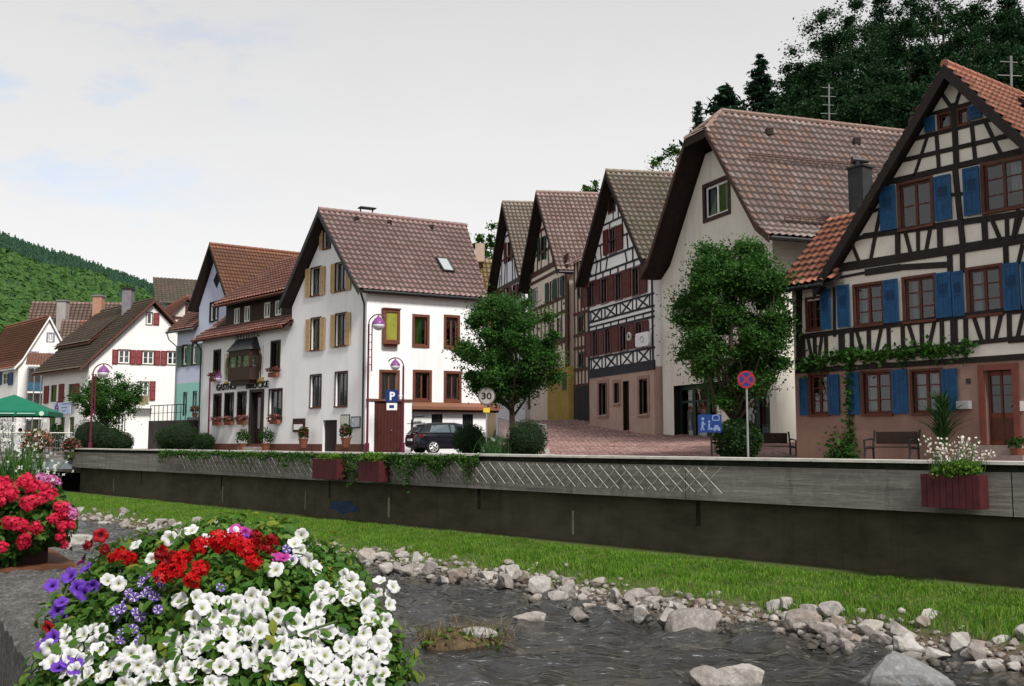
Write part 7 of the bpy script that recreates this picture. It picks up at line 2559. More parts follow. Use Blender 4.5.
# ---- boxes and hanging plants on the river wall
BOXW = mat('dark_red_planter_boards', (.065, .012, .016), .65, .25, 5)
WFL = leaf_mat('white_small_flowers', [(.62, .55, .54), (.72, .66, .62), (.66, .48, .50)], .3)
LIGHTLEAF = leaf_mat('light_green_leaves', [(.07, .16, .02), (.11, .22, .03), (.15, .26, .04)], .4)


def wall_planter(label, x0, x1, y0, y1, plants):
    u0, u1 = WF.at(x0, 470, .25)[0], WF.at(x1, 470, .25)[0]
    z0, z1 = WF.at((x0 + x1) / 2, y1, .3)[1], WF.at((x0 + x1) / 2, y0, .3)[1]
    t = thing('wall_planter', label, 'planter', WF.P((u0 + u1) / 2, .2, z0))
    mb = MB(); n = max(5, int((u1 - u0) / .11))
    for k in range(n):
        a = u0 + (u1 - u0) * k / n; b = u0 + (u1 - u0) * (k + 1) / n
        WF.fbox(mb, a + .004, b - .004, .42, .45 + .004 * (k % 2), z0, z1)
    WF.fbox(mb, u0, u0 + .03, .06, .418, z0, z1); WF.fbox(mb, u1 - .03, u1, .06, .418, z0, z1); WF.fbox(mb, u0 + .03, u1 - .03, .06, .418, z0, z0 + .03)
    WF.fbox(mb, u0 + .03, u1 - .03, .06, .09, z0 + .03, z1)
    build('box', mb, BOXW, t)
    mb = MB(); WF.fbox(mb, u0 + .032, u1 - .032, .092, .416, z1 - .1, z1 - .04); build('soil', mb, mat('potting_soil', (.02, .015, .01), .95), t)
    ml, mf = MB(), MB()
    for (fu, dz, r, nl, nf, ls, fs) in plants: flower_ball(ml, mf, WF.P(u0 + (u1 - u0) * fu, .28, z1 + dz), r, nl, nf, ls, fs)
    build('leaves', ml, LIGHTLEAF, t, recalc=False)
    if mf.v: build('flowers', mf, WFL, t, recalc=False)
    return t, u0, u1, z1


wall_planter('dark red planter box on the river wall below the inn, left of two', 317.5, 342, 459, 479, [(f, .05, .2, 160, 0, .04, .03) for f in (.25, .55, .8)])
wall_planter('dark red planter box on the river wall below the inn, right of two', 363.5, 384.5, 460.5, 481.5, [(f, .08, .26, 190, 0, .045, .03) for f in (.2, .5, .8)])
t_, u0, u1, z1 = wall_planter('dark red planter box full of tall white flowers on the wall below the red door', 925, 983, 474.5, 508, [(.55, .08, .26, 420, 0, .035, .02), (.75, .1, .24, 380, 0, .035, .02), (.3, .02, .2, 260, 30, .035, .02)])
WSTEM = mat('flower_stem', (.06, .12, .03), .7)
mst = MB(); mfl = MB()
for k in range(90):
    fu = random.uniform(.12, .98); b = WF.P(u0 + (u1 - u0) * fu, .28 + random.gauss(0, .05), z1)
    tp = b + np.array([random.gauss(0, .16), random.gauss(0, .1), random.uniform(.25, .68)])
    mst.tube([b, (b + tp) / 2 + [0, 0, .04], tp], .005, 4)
    for j in range(2):
        c = tp - (tp - b) * .14 * j + np.array([random.gauss(0, .03), random.gauss(0, .03), 0]); ph = random.uniform(0, 6)
        ax = Vector((random.gauss(0, .6), -1, random.gauss(.4, .5))).normalized(); e1 = ax.orthogonal().normalized(); e2 = ax.cross(e1)
        ring = [c + np.array(e1) * .028 * math.cos(ph + i * math.pi / 5) * (1 if i % 2 else .55) + np.array(e2) * .028 * math.sin(ph + i * math.pi / 5) * (1 if i % 2 else .55) for i in range(10)]
        mfl.add(ring, [tuple(range(10))])
build('flower_stems', mst, WSTEM, t_, kind='stuff'); build('white_flowers', mfl, WFL, t_, recalc=False, kind='stuff')
# hanging greenery along the wall
def hanging(label, spans, ls=.05, dens=520):
    t = thing('hanging_plant', label, 'trailing plant', WF.P(WF.at(spans[0][0], 460)[0], .1, .2))
    lp = []; st = MB()
    for (x0, x1, ln) in spans:
        u0, u1 = WF.at(x0, 460, .1)[0], WF.at(x1, 460, .1)[0]
        for k in range(int((u1 - u0) * dens)):
            u = random.uniform(u0, u1); mx = ln * (.55 + .45 * math.sin(u * 3.1) * math.cos(u * 1.3)) * random.uniform(.6, 1.25)
            lp.append(WF.P(u, .1 + abs(random.gauss(0, .09)), .2 - abs(random.random() ** .9) * mx + random.gauss(0, .03)))
        for k in range(int((u1 - u0) * 4)):
            u = random.uniform(u0, u1); st.tube([WF.P(u, .06, .2), WF.P(u + .05, .14, .05), WF.P(u + random.gauss(0, .1), .12, -ln * .7)], .007, 4)
    build('stems', st, BARK, t, kind='stuff')
    link_mesh('leaves', leaf_cards(np.array(lp) - ORIG[t.name], ls, MIDLEAF, 'leaves', .1, .5), t)


hanging('green trailing plants hanging over the parapet to the right of the planter boxes', [(386, 412, .95), (412, 428, .55), (428, 474, .85), (474, 480, .3)])
hanging('green trailing plants hanging over the parapet between the two planter boxes', [(343, 363, 1.0)])
hanging('long thin fringe of greenery trailing over the parapet below the inn', [(160, 240, .42), (240, 316, .52)], .045, 260)

# ---- foot bridge at the far left
bx = WF.P(UL - .1, 0, 0); bd = -WF.d * 0 + WF.n       # bridge runs straight across the river
t = thing('foot_bridge', 'steel foot bridge with mesh railings crossing the river at the left edge', 'bridge', WF.P(UL - 1.5, 6, -.5))
BM = mat('bridge_steel_grey', (.20, .23, .25), .5, .15, 2, metal=.3)
L_ = 15.0
mb = MB(); WF.fbox(mb, UL - 3.0, UL - .1, -.3, L_, -.32, -.16); build('deck', mb, mat('bridge_deck', (.2, .18, .16), .9, .2, 2), t)
for off in (0, -2.9):
    mb = MB(); WF.fbox(mb, UL - .12 + off, UL + .02 + off, -.2, L_, -.75, -.325); WF.fbox(mb, UL - .18 + off, UL + .08 + off, -.2, L_, -.78, -.752); build('girder', mb, BM, t)
    for k in range(9):
        w = .05 + L_ * k / 8.0 * .98
        mb = MB(); WF.fbox(mb, UL - .06 + off, UL + .0 + off, w, w + .06, -.7, .98); build('post', mb, BM, t)
    mb = MB(); mb.tube([WF.P(UL - .03 + off, 0, 1.0), WF.P(UL - .03 + off, L_, 1.0)], .035, 6); build('handrail', mb, mat('pale_rail', (.5, .5, .46), .5, .1, 3, metal=.3), t)
    mb = MB()
    for z in (-.1, .25, .6): mb.tube([WF.P(UL - .03 + off, 0, z), WF.P(UL - .03 + off, L_, z)], .014, 4)
    for k in range(150):
        w = L_ * k / 150; mb.tube([WF.P(UL - .03 + off, w, -.1), WF.P(UL - .03 + off, w, .95)], .006, 3)
    build('mesh_infill', mb, POLEM, t)
# flower basket on the bridge railing, two smaller ones
for (px, py, r, lab, fm) in ((37, 441, .75, 'big basket of rust-red and pink flowers hung on the bridge railing', leaf_mat('rusty_flowers', [(.26, .07, .03), (.36, .12, .06), (.5, .3, .24), (.2, .05, .05)], .2)), (71, 446, .42, 'small pink flower box hung at the end of the bridge railing', PINKFL)):
    w = 2.0 if px == 37 else .45
    # find the point on the railing plane
    best = min(np.linspace(0, 9, 200), key=lambda w_: abs(512 + FPX * (lambda q: q[0] / (q[1] * cT + (q[2] - .6) * sT))(WF.P(UL + .1, w_, .6)) - px))
    c = WF.P(UL + .15, best, .6 + (441 - py) / FPX * 45)
    t = thing('flower_basket', lab, 'flower basket', c)
    mb = MB(); mb.lathe(c - np.array([0, 0, .5]), [(.2, -.1), (.35, .2), (.3, .2)], 12); build('basket', mb, SOIL, t)
    ml, mf = MB(), MB(); flower_ball(ml, mf, c, r, 170, 230, .09, .09, .85); build('leaves', ml, LEAFD, t, recalc=False); build('flowers', mf, fm, t, recalc=False)

# ---- cafe terrace beyond the bridge
UG = mat('parasol_green', (.006, .13, .075), .8, .08, 2)
c0 = at_y(12, 440, 61)
t = thing('market_umbrella', 'large green square parasol over the cafe tables at the left edge', 'parasol', (c0[0], c0[1], 0))
rot = Matrix.Rotation(R(14), 3, 'Z')
zt, ze = at_y(12, 394.5, 61)[2], at_y(12, 412, 61)[2]
hs = 2.4
V = [(c0[0], c0[1], zt)] + [tuple(np.array([c0[0], c0[1], ze]) + np.array(rot @ Vector((x * hs, y * hs, 0)))) for x, y in ((-1, -1), (1, -1), (1, 1), (-1, 1))]
V2 = [(p_[0], p_[1], p_[2] - .28) for p_ in V[1:]]
mb = MB(); mb.add(V + V2, [(0, 1, 2), (0, 2, 3), (0, 3, 4), (0, 4, 1), (1, 5, 6, 2), (2, 6, 7, 3), (3, 7, 8, 4), (4, 8, 5, 1)])
o = build('canopy', mb, UG, t, recalc=False)
mb = MB()
for k, f in enumerate((.12, .93)):
    a = np.array(V[1]) + (np.array(V[2]) - np.array(V[1])) * f
    mb.tube([a + [0, -.02, -.14], a + [0.01, -.05, -.14]], .14, 14)
build('pale_roundel', mb, mat('roundel_pale', (.45, .62, .5), .7), o)
mb = MB(); a = np.array(V[1]); b = np.array(V[2])
p0_ = a + (b - a) * .42 + [0, -.03, -.16]; p1_ = a + (b - a) * .86 + [0, -.03, -.16]; mb.tube([p0_, (p0_ + p1_) / 2 - (b - a) * .015], .05, 4); mb.tube([(p0_ + p1_) / 2 + (b - a) * .015, p1_], .05, 4); build('faded_lettering', mb, mat('lettering_pale', (.25, .42, .34), .7), o)
mb = MB(); mb.tube([(c0[0], c0[1], 0), (c0[0], c0[1], zt - .05)], .04, 8); build('pole', mb, WHITEF, t)
mb = MB()
for p_ in V[1:]: mb.tube([(c0[0], c0[1], zt - .1), (p_[0], p_[1], p_[2] - .06)], .02, 5)
build('ribs', mb, WHITEF, t)


def person(label, loc, face, shirt, hair):
    """seated figure, one continuous skinned body"""
    t = thing('person', label, 'person', loc)
    me = bpy.data.meshes.new('body')
    J = [(0, 0, .48), (0, .02, .72), (0, .03, .98), (0, .01, 1.08), (0, -.01, 1.19), (-.19, .03, .97), (-.26, -.04, .72), (-.20, -.28, .68), (.19, .03, .97), (.26, -.04, .72), (.2, -.28, .68), (-.1, -.02, .47), (-.13, -.42, .47), (-.13, -.42, .06), (-.13, -.55, .04), (.1, -.02, .47), (.13, -.42, .47), (.13, -.42, .06), (.13, -.55, .04), (0, -.01, 1.30)]
    E = [(0, 1), (1, 2), (2, 3), (3, 4), (4, 19), (2, 5), (5, 6), (6, 7), (2, 8), (8, 9), (9, 10), (0, 11), (11, 12), (12, 13), (13, 14), (0, 15), (15, 16), (16, 17), (17, 18)]
    Rr = [.15, .14, .14, .055, .095, .065, .05, .04, .065, .05, .04, .1, .075, .05, .045, .1, .075, .05, .045, .08]
    me.from_pydata(J, E, [])
    o = bpy.data.objects.new('body', me); COL.objects.link(o); o.parent = t
    m = o.modifiers.new('skin', 'SKIN')
    for v, r_ in zip(me.skin_vertices[0].data, Rr): v.radius = (r_, r_ * .85)
    me.skin_vertices[0].data[0].use_root = True
    s = o.modifiers.new('s', 'SUBSURF'); s.levels = s.render_levels = 1
    mm, nt, out = NT('figure_cloth')
    tc = N(nt, 'ShaderNodeTexCoord'); sp = N(nt, 'ShaderNodeSeparateXYZ'); nt.links.new(tc.outputs['Object'], sp.inputs[0])
    c = ramp(nt, sp.outputs['Z'], [(.0, (.03, .035, .06)), (.52, (.03, .035, .06)), (.54, shirt), (1.0, shirt)])
    lt = N(nt, 'ShaderNodeMath', operation='GREATER_THAN'); lt.inputs[1].default_value = 1.03; nt.links.new(sp.outputs['Z'], lt.inputs[0])
    c = mix(nt, lt.outputs[0], c, (.42, .25, .18))
    bsdf(nt, out, c, .8)
    me.materials.append(mm)
    mb = MB(); mb.sphere(np.array(loc) + [0, .02, 1.26], .12, 12, 8, (.95, 1.05, 1.0)); hr = build('hair', mb, mat('dark_hair', hair, .7), t)
    t.rotation_euler = (0, 0, face)
    return t


def chair(label, loc, rz, m):
    t = thing('cafe_chair', label, 'chair', loc, 'white cafe chairs')
    l = np.array(loc)
    mb = MB(); mb.box(l + [0, 0, .44], (.46, .46, .04)); build('seat', mb, m, t)
    mb = MB(); mb.box(l + [0, .23, .7], (.46, .04, .5)); build('backrest', mb, m, t)
    for x in (-.2, .2):
        for y in (-.2, .2): mb = MB(); mb.tube([l + [x, y, 0], l + [x, y, .42]], .02, 5); build('leg', mb, m, t)
    t.rotation_euler = (0, 0, rz)
    return t


q = at_y(20, 440, 60); chair('white cafe chair carrying a seated person under the green parasol', (q[0], q[1], 0), R(160), WHITEF)
person('person with dark hair in a white shirt sitting with back turned at the cafe', (q[0], q[1], 0), R(160), (.72, .72, .78), (.02, .012, .02))
q = at_y(43.5, 440, 58.5); chair('empty white cafe chair right of the parasol pole, tilted to the light', (q[0], q[1], .0), R(-150), WHITEF)
for k, (px, Y, lab) in enumerate(((30, 60.5, 'round white cafe table under the green parasol'),)):
    q = at_y(px, 440, Y); t = thing('cafe_table', lab, 'table', (q[0], q[1], 0))
    mb = MB(); mb.lathe((q[0], q[1], .72), [(.45, 0), (.45, .03)], 20); build('tabletop', mb, WHITEF, t)
    mb = MB(); mb.lathe((q[0], q[1], 0), [(.25, 0), (.04, .05), (.04, .72)], 10); build('pedestal', mb, DARKMETAL, t)
for (px, Y, h, lab) in ((-2, 61, 2.4, 'leafy green shrub at the left edge beside the cafe parasol'), (54, 57.5, 1.6, 'left one of two small pointed conifers beside the white cafe chair'), (59, 57.2, 1.5, 'right one of two small pointed conifers beside the white cafe chair')):
    q = at_y(px, 441, Y); t = thing('shrub', lab, 'shrub', (q[0], q[1], 0))
    P_ = np.array([[rng.normal(0, .30 * (1 - f * (.8 if px > 0 else .2))), rng.normal(0, .30 * (1 - f * (.8 if px > 0 else .2))), f * h] for f in rng.uniform(.02, 1, 900)]) * ([1, 1, 1] if px > 0 else [1.8, 1.8, 1])
    link_mesh('foliage', leaf_cards(P_, .06, MIDLEAF if px < 0 else BOX, 'foliage'), t)
    mb = MB(); mb.tube([(q[0], q[1], 0), (q[0], q[1], h * .7)], .03, 5); build('stem', mb, BARK, t)

# ---- weedy gravel islet in the river
c = at_z(462, 648, ZW)
t = thing('river_islet', 'small islet of dead weeds and gravel with green leaves in the water', 'islet', c)
mb = MB(); mb.sphere(c + [0, 0, -.02], .66, 24, 10, (1.0, .46, .42)); build('gravel_heap', mb, mat('islet_mud', (.10, .07, .04), .95, .4, 8, .6, 20), t, smooth=True)
mb = MB(); mb.sphere(c + [.22, .0, .2], .24, 12, 7, (1.3, .7, .45)); build('pale_stone', mb, ROCK, t)
pts_ = np.array([[rng.normal(0, .38), rng.normal(0, .14), abs(rng.normal(.14, .07))] for k in range(900)])
link_mesh('dead_weeds', blades(pts_, np.full(900, .12), .007, 2.6, leaf_mat('dead_weed', [(.16, .10, .04), (.24, .16, .07), (.10, .07, .03), (.09, .13, .03)], .2), 'dead_weeds'), t)
lp = np.array([[rng.uniform(-.62, .62), rng.normal(-.08, .12), rng.uniform(.06, .26)] for k in range(120)])
link_mesh('green_leaves', leaf_cards(lp, .06, LIGHTLEAF, 'green_leaves', .5, .5), t)
# ================================================================== FOREGROUND FLOWER BOXES
def bloom_mat(name, core, edge, throat, vein=None):
    m, nt, out = NT(name)
    tc = N(nt, 'ShaderNodeTexCoord'); sp = N(nt, 'ShaderNodeSeparateXYZ'); nt.links.new(tc.outputs['UV'], sp.inputs[0])
    c = ramp(nt, sp.outputs['X'], [(0, throat), (.12, throat), (.24, core), (1, edge)])
    if vein is not None:
        # five white rays
        f = ramp(nt, sp.outputs['Y'], [(.0, 1), (.32, 1), (.42, 0), (1, 0)])
        c = mix(nt, f, c, vein)
    oi = N(nt, 'ShaderNodeObjectInfo')
    f = ramp(nt, oi.outputs['Random'], [(0, (.86, .86, .86)), (1, (1, 1, 1))])
    c = mix(nt, 1.0, c, f, 'MULTIPLY')
    p = bsdf(nt, out, c, .55, .2)
    t = N(nt, 'ShaderNodeBsdfTranslucent'); nt.links.new(c, t.inputs['Color'])
    ms = N(nt, 'ShaderNodeMixShader'); ms.inputs[0].default_value = .3
    nt.links.new(p.outputs[0], ms.inputs[1]); nt.links.new(t.outputs[0], ms.inputs[2]); nt.links.new(ms.outputs[0], out.inputs[0])
    return m


def petunia_mesh(R_, m, seed, open_=1.0):
    r = random.Random(seed)
    nr, na = 7, 40
    V = []; Fc = []; uv = []
    ph = [r.uniform(0, 6.28) for _ in range(3)]
    for i in range(nr + 1):
        f = i / nr
        for k in range(na):
            a = 2 * math.pi * k / na
            lob = 1 - .16 * abs(math.sin(2.5 * a)) ** 6 * f - .0 * f
            lob = 1 - .17 * (math.cos(2.5 * a) ** 12) * f
            rad = R_ * (.10 + .90 * f) * lob * (1 + .05 * f * math.sin(a + ph[0]))
            z = -.55 * R_ * (1 - f) ** 2.2 * (1 if f < 1 else 1) + .10 * R_ * f * math.sin(5 * a + ph[1]) * f - .16 * R_ * f ** 3 * open_ + .05 * R_ * f * f * math.sin(11 * a + ph[2])
            V.append((rad * math.cos(a), rad * math.sin(a), z))
    for i in range(nr):
        for k in range(na):
            k2 = (k + 1) % na
            Fc.append((i * na + k, i * na + k2, (i + 1) * na + k2, (i + 1) * na + k))
            for (ii, kk) in ((i, k), (i, k + 1), (i + 1, k + 1), (i + 1, k)):
                a = 2 * math.pi * kk / na
                uv.append((ii / nr, abs(math.sin(2.5 * a))))
    # closed tube below
    b = len(V)
    for k in range(na):
        a = 2 * math.pi * k / na; V.append((R_ * .05 * math.cos(a), R_ * .05 * math.sin(a), -1.1 * R_))
    for k in range(na):
        k2 = (k + 1) % na; Fc.append((k2, k, b + k, b + k2)); uv += [(0, 1)] * 4
    return raw_mesh('petunia_bloom', V, Fc, m, True, uv)


def umbel_mesh(R_, m, seed, n=58):
    """geranium head: a ball of five-petalled florets"""
    r = random.Random(seed)
    V = []; Fc = []
    for i in range(n):
        th = r.uniform(0, 6.28); cz = r.uniform(-.25, 1)
        d = Vector((math.sqrt(1 - min(1, cz * cz)) * math.cos(th), math.sqrt(1 - min(1, cz * cz)) * math.sin(th), cz))
        c = d * R_ * r.uniform(.5, 1.12); d = (d + Vector((r.gauss(0, .35), r.gauss(0, .35), r.gauss(0, .35)))).normalized()
        e1 = d.orthogonal().normalized(); e2 = d.cross(e1)
        s = R_ * .36
        p0 = r.uniform(0, 6)
        for k in range(5):
            a = p0 + k * 2 * math.pi / 5 + r.uniform(-.12, .12)
            ax = e1 * math.cos(a) + e2 * math.sin(a); bx = -e1 * math.sin(a) + e2 * math.cos(a)
            b = len(V)
            up_ = d * s * r.uniform(-.05, .3)
            for q in (c, c + ax * s * .55 - bx * s * .34 + up_ * .6, c + ax * s * 1.0 - bx * s * .2 + up_, c + ax * s * 1.0 + bx * s * .2 + up_ * .9, c + ax * s * .55 + bx * s * .34 + up_ * .6): V.append(tuple(q))
            Fc.append((b, b + 1, b + 2, b + 3)); Fc.append((b, b + 3, b + 4, b + 4))
    F2 = []
    for f in Fc:
        F2.append(f if len(set(f)) == 4 else f)
    me = bpy.data.meshes.new('geranium_head'); me.from_pydata(V, [], [tuple(dict.fromkeys(f)) for f in Fc]); me.materials.append(m); me.update()
    return me


def leaf_shape(P, Nn, size, m, name):
    """oval leaves with a folded midrib: 8 verts, 6 faces as quads/tris -> 4 quads"""
    n = len(P)
    a = rng.normal(0, 1, (n, 3)); a -= Nn * (a * Nn).sum(1)[:, None]; a /= np.linalg.norm(a, axis=1)[:, None]
    b = np.cross(Nn, a)
    s = (size * rng.uniform(.6, 1.35, n))[:, None]
    f = Nn * s
    v = [P - a * s, P - a * s * .35 - b * s * .42 + f * .16, P + a * s * .35 - b * s * .40 + f * .12, P + a * s - f * .25, P + a * s * .35 + b * s * .40 + f * .12, P - a * s * .35 + b * s * .42 + f * .16, P - a * s * .35, P + a * s * .35 - f * .04]
    V = np.stack(v, 1).reshape(-1, 3); i = np.arange(n) * 8
    Q = [np.stack([i, i + 1, i + 6, i + 5], 1)]
    Fq = np.concatenate([np.stack([i + 6, i + 1, i + 2, i + 7], 1), np.stack([i + 5, i + 6, i + 7, i + 4], 1), np.stack([i, i + 1, i + 6, i + 5], 1), np.stack([i + 7, i + 2, i + 3, i + 4], 1)])
    return raw_mesh(name, V, Fq, m, True)


PETW = bloom_mat('white_petals', (.68, .68, .69), (.74, .74, .75), (.50, .54, .28))
PETV = bloom_mat('violet_petals', (.13, .04, .42), (.17, .06, .50), (.05, .01, .15))
PETM = bloom_mat('magenta_petals', (.42, .03, .26), (.50, .06, .34), (.16, .01, .1))
PETS = bloom_mat('striped_petals', (.10, .05, .28), (.14, .08, .36), (.05, .02, .14), (.72, .70, .78))
PETR = bloom_mat('crimson_petals', (.30, .01, .015), (.36, .012, .02), (.1, .005, .008))
GERR = leaf_mat('red_geranium_petals', [(.42, .004, .006), (.55, .008, .010), (.34, .003, .006)], .25, .5)
GERD = leaf_mat('dark_red_geranium_petals', [(.20, .003, .006), (.28, .004, .008), (.15, .002, .004)], .25, .5)
GERP = leaf_mat('pink_red_geranium_petals', [(.66, .02, .07), (.76, .04, .11), (.58, .015, .04)], .3, .5)
GERL = leaf_mat('lilac_pink_geranium_petals', [(.62, .16, .42), (.72, .26, .52)], .3, .5)
PLEAF = leaf_mat('petunia_leaves', [(.03, .10, .014), (.06, .15, .022), (.10, .21, .034), (.15, .25, .045)], .4, .45)
YLEAF = leaf_mat('yellow_green_leaves', [(.16, .20, .02), (.22, .24, .03), (.12, .17, .02)], .35, .5)

# main box on the parapet
C = NW.P(0, 0, 0)
cc = at_y(222, 645, 3.55)
ctr = np.array([cc[0], cc[1], -.12])
ax_u = np.array([NW.d[0], NW.d[1], 0]); ax_w = np.array([NW.n[0], NW.n[1], 0])
fb = thing('flower_box', 'big foreground flower box of white petunias, red geraniums and violet petunias on the parapet', 'flower box', (cc[0], cc[1], -.30))
mb = MB()
P = [ctr + ax_u * a + ax_w * b + np.array([0, 0, z]) for z in (-.17, -.01) for a, b in ((-.52, -.15), (.22, -.15), (.22, .15), (-.52, .15))]
mb.hexa(P); build('box', mb, mat('dark_planter_wood', (.03, .018, .012), .8, .3, 5), fb)
# mass of foliage: union of lumps (position, radius)
rgt = np.array([1.0, 0, 0]); fw = np.array([0, 1.0, 0]); upv = np.array([0, 0, 1.0])


def pt(px, py, Y): return at_y(px, py, Y)


lumps = []
for (px, py, Y, r) in ((95, 618, 3.75, .16), (130, 585, 3.9, .16), (175, 580, 3.85, .19), (225, 575, 3.8, .2), (275, 575, 3.8, .18), (320, 590, 3.75, .16), (338, 614, 3.65, .14), (110, 660, 3.55, .2), (165, 640, 3.55, .24), (225, 635, 3.5, .26), (285, 640, 3.5, .25), (335, 655, 3.45, .2), (355, 690, 3.4, .19), (90, 700, 3.45, .2), (160, 700, 3.4, .25), (240, 700, 3.35, .26), (310, 700, 3.35, .24), (120, 730, 3.3, .2), (200, 735, 3.25, .22), (270, 735, 3.25, .22), (340, 725, 3.3, .18), (352, 650, 3.5, .13), (356, 690, 3.45, .13), (195, 560, 4.0, .11), (245, 562, 4.0, .10), (285, 568, 3.95, .10)):
    lumps.append((pt(px, py, Y), r))
LP, LN = [], []
for (c, r) in lumps:
    n = int(2600 * r * r / .04)
    d = rng.normal(0, 1, (n, 3)); d /= np.linalg.norm(d, axis=1)[:, None]
    k = rng.uniform(.55, 1.05, n)[:, None]
    k = np.where(rng.random((n, 1)) < .08, rng.uniform(1.05, 1.22, (n, 1)), k); LP.append(c + d * k * r); nn = d * .8 + rng.normal(0, .5, (n, 3)) + [0, -.1, .45]; nn /= np.linalg.norm(nn, axis=1)[:, None]; LN.append(nn)
LP = np.concatenate(LP); LN = np.concatenate(LN)
off = ORIG[fb.name]
link_mesh('foliage', leaf_shape(LP - off, LN, .022, PLEAF, 'foliage'), fb)
sel = rng.random(len(LP)) < .03
ysel = [i for i in range(len(LP)) if sel[i]]
link_mesh('yellow_leaves', leaf_shape(LP[ysel] - off + LN[ysel] * .03, LN[ysel], .024, YLEAF, 'yellow_leaves'), fb)
# inner shade core so no light shows through the middle: stems
mb = MB()
for k in range(130):
    c, r = random.choice(lumps); b = ctr + ax_u * random.uniform(-.5, .5) + ax_w * random.uniform(-.1, .1)
    e = c + np.array([random.gauss(0, r * .5), random.gauss(0, r * .5), random.gauss(0, r * .5)])
    mb.tube([b, (b + e) / 2 + [0, 0, .03], e], .004, 4)
build('stems', mb, mat('green_stems', (.05, .09, .025), .7), fb)


def surf(px, py):
    """first hit of a sight line on the foliage lumps -> point, normal"""
    r = ray(px, py); r = r / np.linalg.norm(r)
    best = None
    for (c, R0) in lumps:
        oc = EYE - c; b = np.dot(oc, r); q = b * b - (np.dot(oc, oc) - R0 * R0)
        if q < 0: continue
        s = -b - math.sqrt(q)
        if best is None or s < best[0]:
            p_ = EYE + r * s; best = (s, p_, (p_ - c) / R0)
    if best is None:
        c, R0 = min(lumps, key=lambda l: np.linalg.norm(np.cross(l[0] - EYE, r)))
        s = np.dot(c - EYE, r); p_ = EYE + r * s; return p_, (p_ - c) / (np.linalg.norm(p_ - c) + 1e-6)
    return best[1], best[2]


def put(me, name, px, py, parent, scale=1.0, lift=.025, label=None, face=.55):
    p_, n_ = surf(px, py)
    to = EYE - p_; to /= np.linalg.norm(to)
    d = n_ * (1 - face) + to * face + np.array([random.gauss(0, .38), random.gauss(0, .3), .15 + random.gauss(0, .32)])
    d = Vector(d).normalized()
    o = bpy.data.objects.new(name, me); COL.objects.link(o); o.parent = parent
    q = p_ + n_ * lift + np.array(d) * .01 - ORIG[parent.name]
    o.location = [float(x) for x in q]
    o.rotation_mode = 'QUATERNION'
    o.rotation_quaternion = d.to_track_quat('Z', 'Y') @ Matrix.Rotation(random.uniform(0, 6.28), 3, 'Z').to_quaternion()
    o.scale = (scale,) * 3
    if label: o['label'] = label
    return o


PW = [petunia_mesh(.0275, PETW, s, o_) for s, o_ in ((1, 1), (2, .2), (3, 1.6), (4, .6))]
PV = [petunia_mesh(.029, PETV, s, o_) for s, o_ in ((5, 1.2), (6, .3))]
PM = [petunia_mesh(.032, PETM, s) for s in (7, 8)]
PS = [petunia_mesh(.0165, PETS, s) for s in (9, 10)]
PR = [petunia_mesh(.030, PETR, 12, 1.8)]
GR_ = [umbel_mesh(.055, GERR, s) for s in (1, 2, 3)]; GD_ = [umbel_mesh(.05, GERD, s) for s in (4, 5)]
# petunia positions surveyed as areas: (cx, cy, rx, ry, count)
areas = [(230, 621, 34, 22, 20), (215, 640, 16, 14, 6), (255, 640, 16, 26, 10), (300, 645, 22, 30, 16), (345, 660, 34, 26, 24), (372, 630, 12, 30, 9), (335, 600, 20, 10, 8), (380, 590, 8, 6, 2), (80, 650, 30, 18, 12), (110, 672, 40, 14, 12), (165, 672, 30, 12, 9), (200, 660, 30, 26, 10), (150, 665, 22, 14, 6)]
cnt = 0
placed = []
pref = [(106, 586), (123, 589), (184, 604), (108, 632), (86, 638), (185, 540), (207, 545), (170, 543), (195, 536), (221, 542), (232, 538), (155, 562), (140, 550), (319, 593), (343, 582), (349, 585), (337, 592), (362, 612), (316, 611), (387, 590), (292, 548), (298, 540), (303, 556), (306, 568), (312, 575), (296, 565), (276, 576), (294, 625), (306, 640), (299, 652), (326, 640), (286, 674), (324, 660), (210, 649), (234, 655), (222, 670), (247, 640), (258, 638), (262, 620)]
def can(x, y, d=9):
    return all((x - a) ** 2 + (y - b) ** 2 > d * d for a, b in placed)
for (x, y) in pref:
    if cnt < 100: put(random.choice(PW), 'white_bloom', x, y, fb, random.uniform(.9, 1.15)); placed.append((x, y)); cnt += 1
tries = 0
while cnt < 100 and tries < 4000:
    tries += 1
    a = random.choices(areas, [q[4] for q in areas])[0]
    x = a[0] + a[2] * random.uniform(-1, 1); y = a[1] + a[3] * random.uniform(-1, 1)
    if not can(x, y, 11): continue
    put(random.choice(PW), 'white_bloom', x, y, fb, random.uniform(.85, 1.15)); placed.append((x, y)); cnt += 1
extra = []
tries = 0
while len(extra) < 110 and tries < 6000:
    tries += 1
    a = random.choices(areas, [q[4] for q in areas])[0]
    x = a[0] + a[2] * random.uniform(-1.1, 1.1); y = a[1] + a[3] * random.uniform(-1.1, 1.1)
    if y > 690 or not can(x, y, 7.2): continue
    extra.append(put(random.choice(PW), 'extra', x, y, fb, random.uniform(.62, 1.0), .012)); placed.append((x, y))
Vx, Fx, Ux, nb = [], [], [], 0
bpy.context.view_layer.update()
for o in extra:
    me = o.data; n = len(me.vertices); co = np.empty(n * 3, np.float32); me.vertices.foreach_get('co', co); co = co.reshape(-1, 3)
    M = np.array(Matrix.LocRotScale(o.location, o.rotation_quaternion, o.scale)); Vx.append(co @ M[:3, :3].T + M[:3, 3])
    li = np.empty(len(me.loops), np.int32); me.loops.foreach_get('vertex_index', li); Fx.append(li.reshape(-1, 4) + nb); nb += n
    uv = np.empty(len(me.loops) * 2, np.float32); me.uv_layers[0].data.foreach_get('uv', uv); Ux.append(uv)
    bpy.data.objects.remove(o)
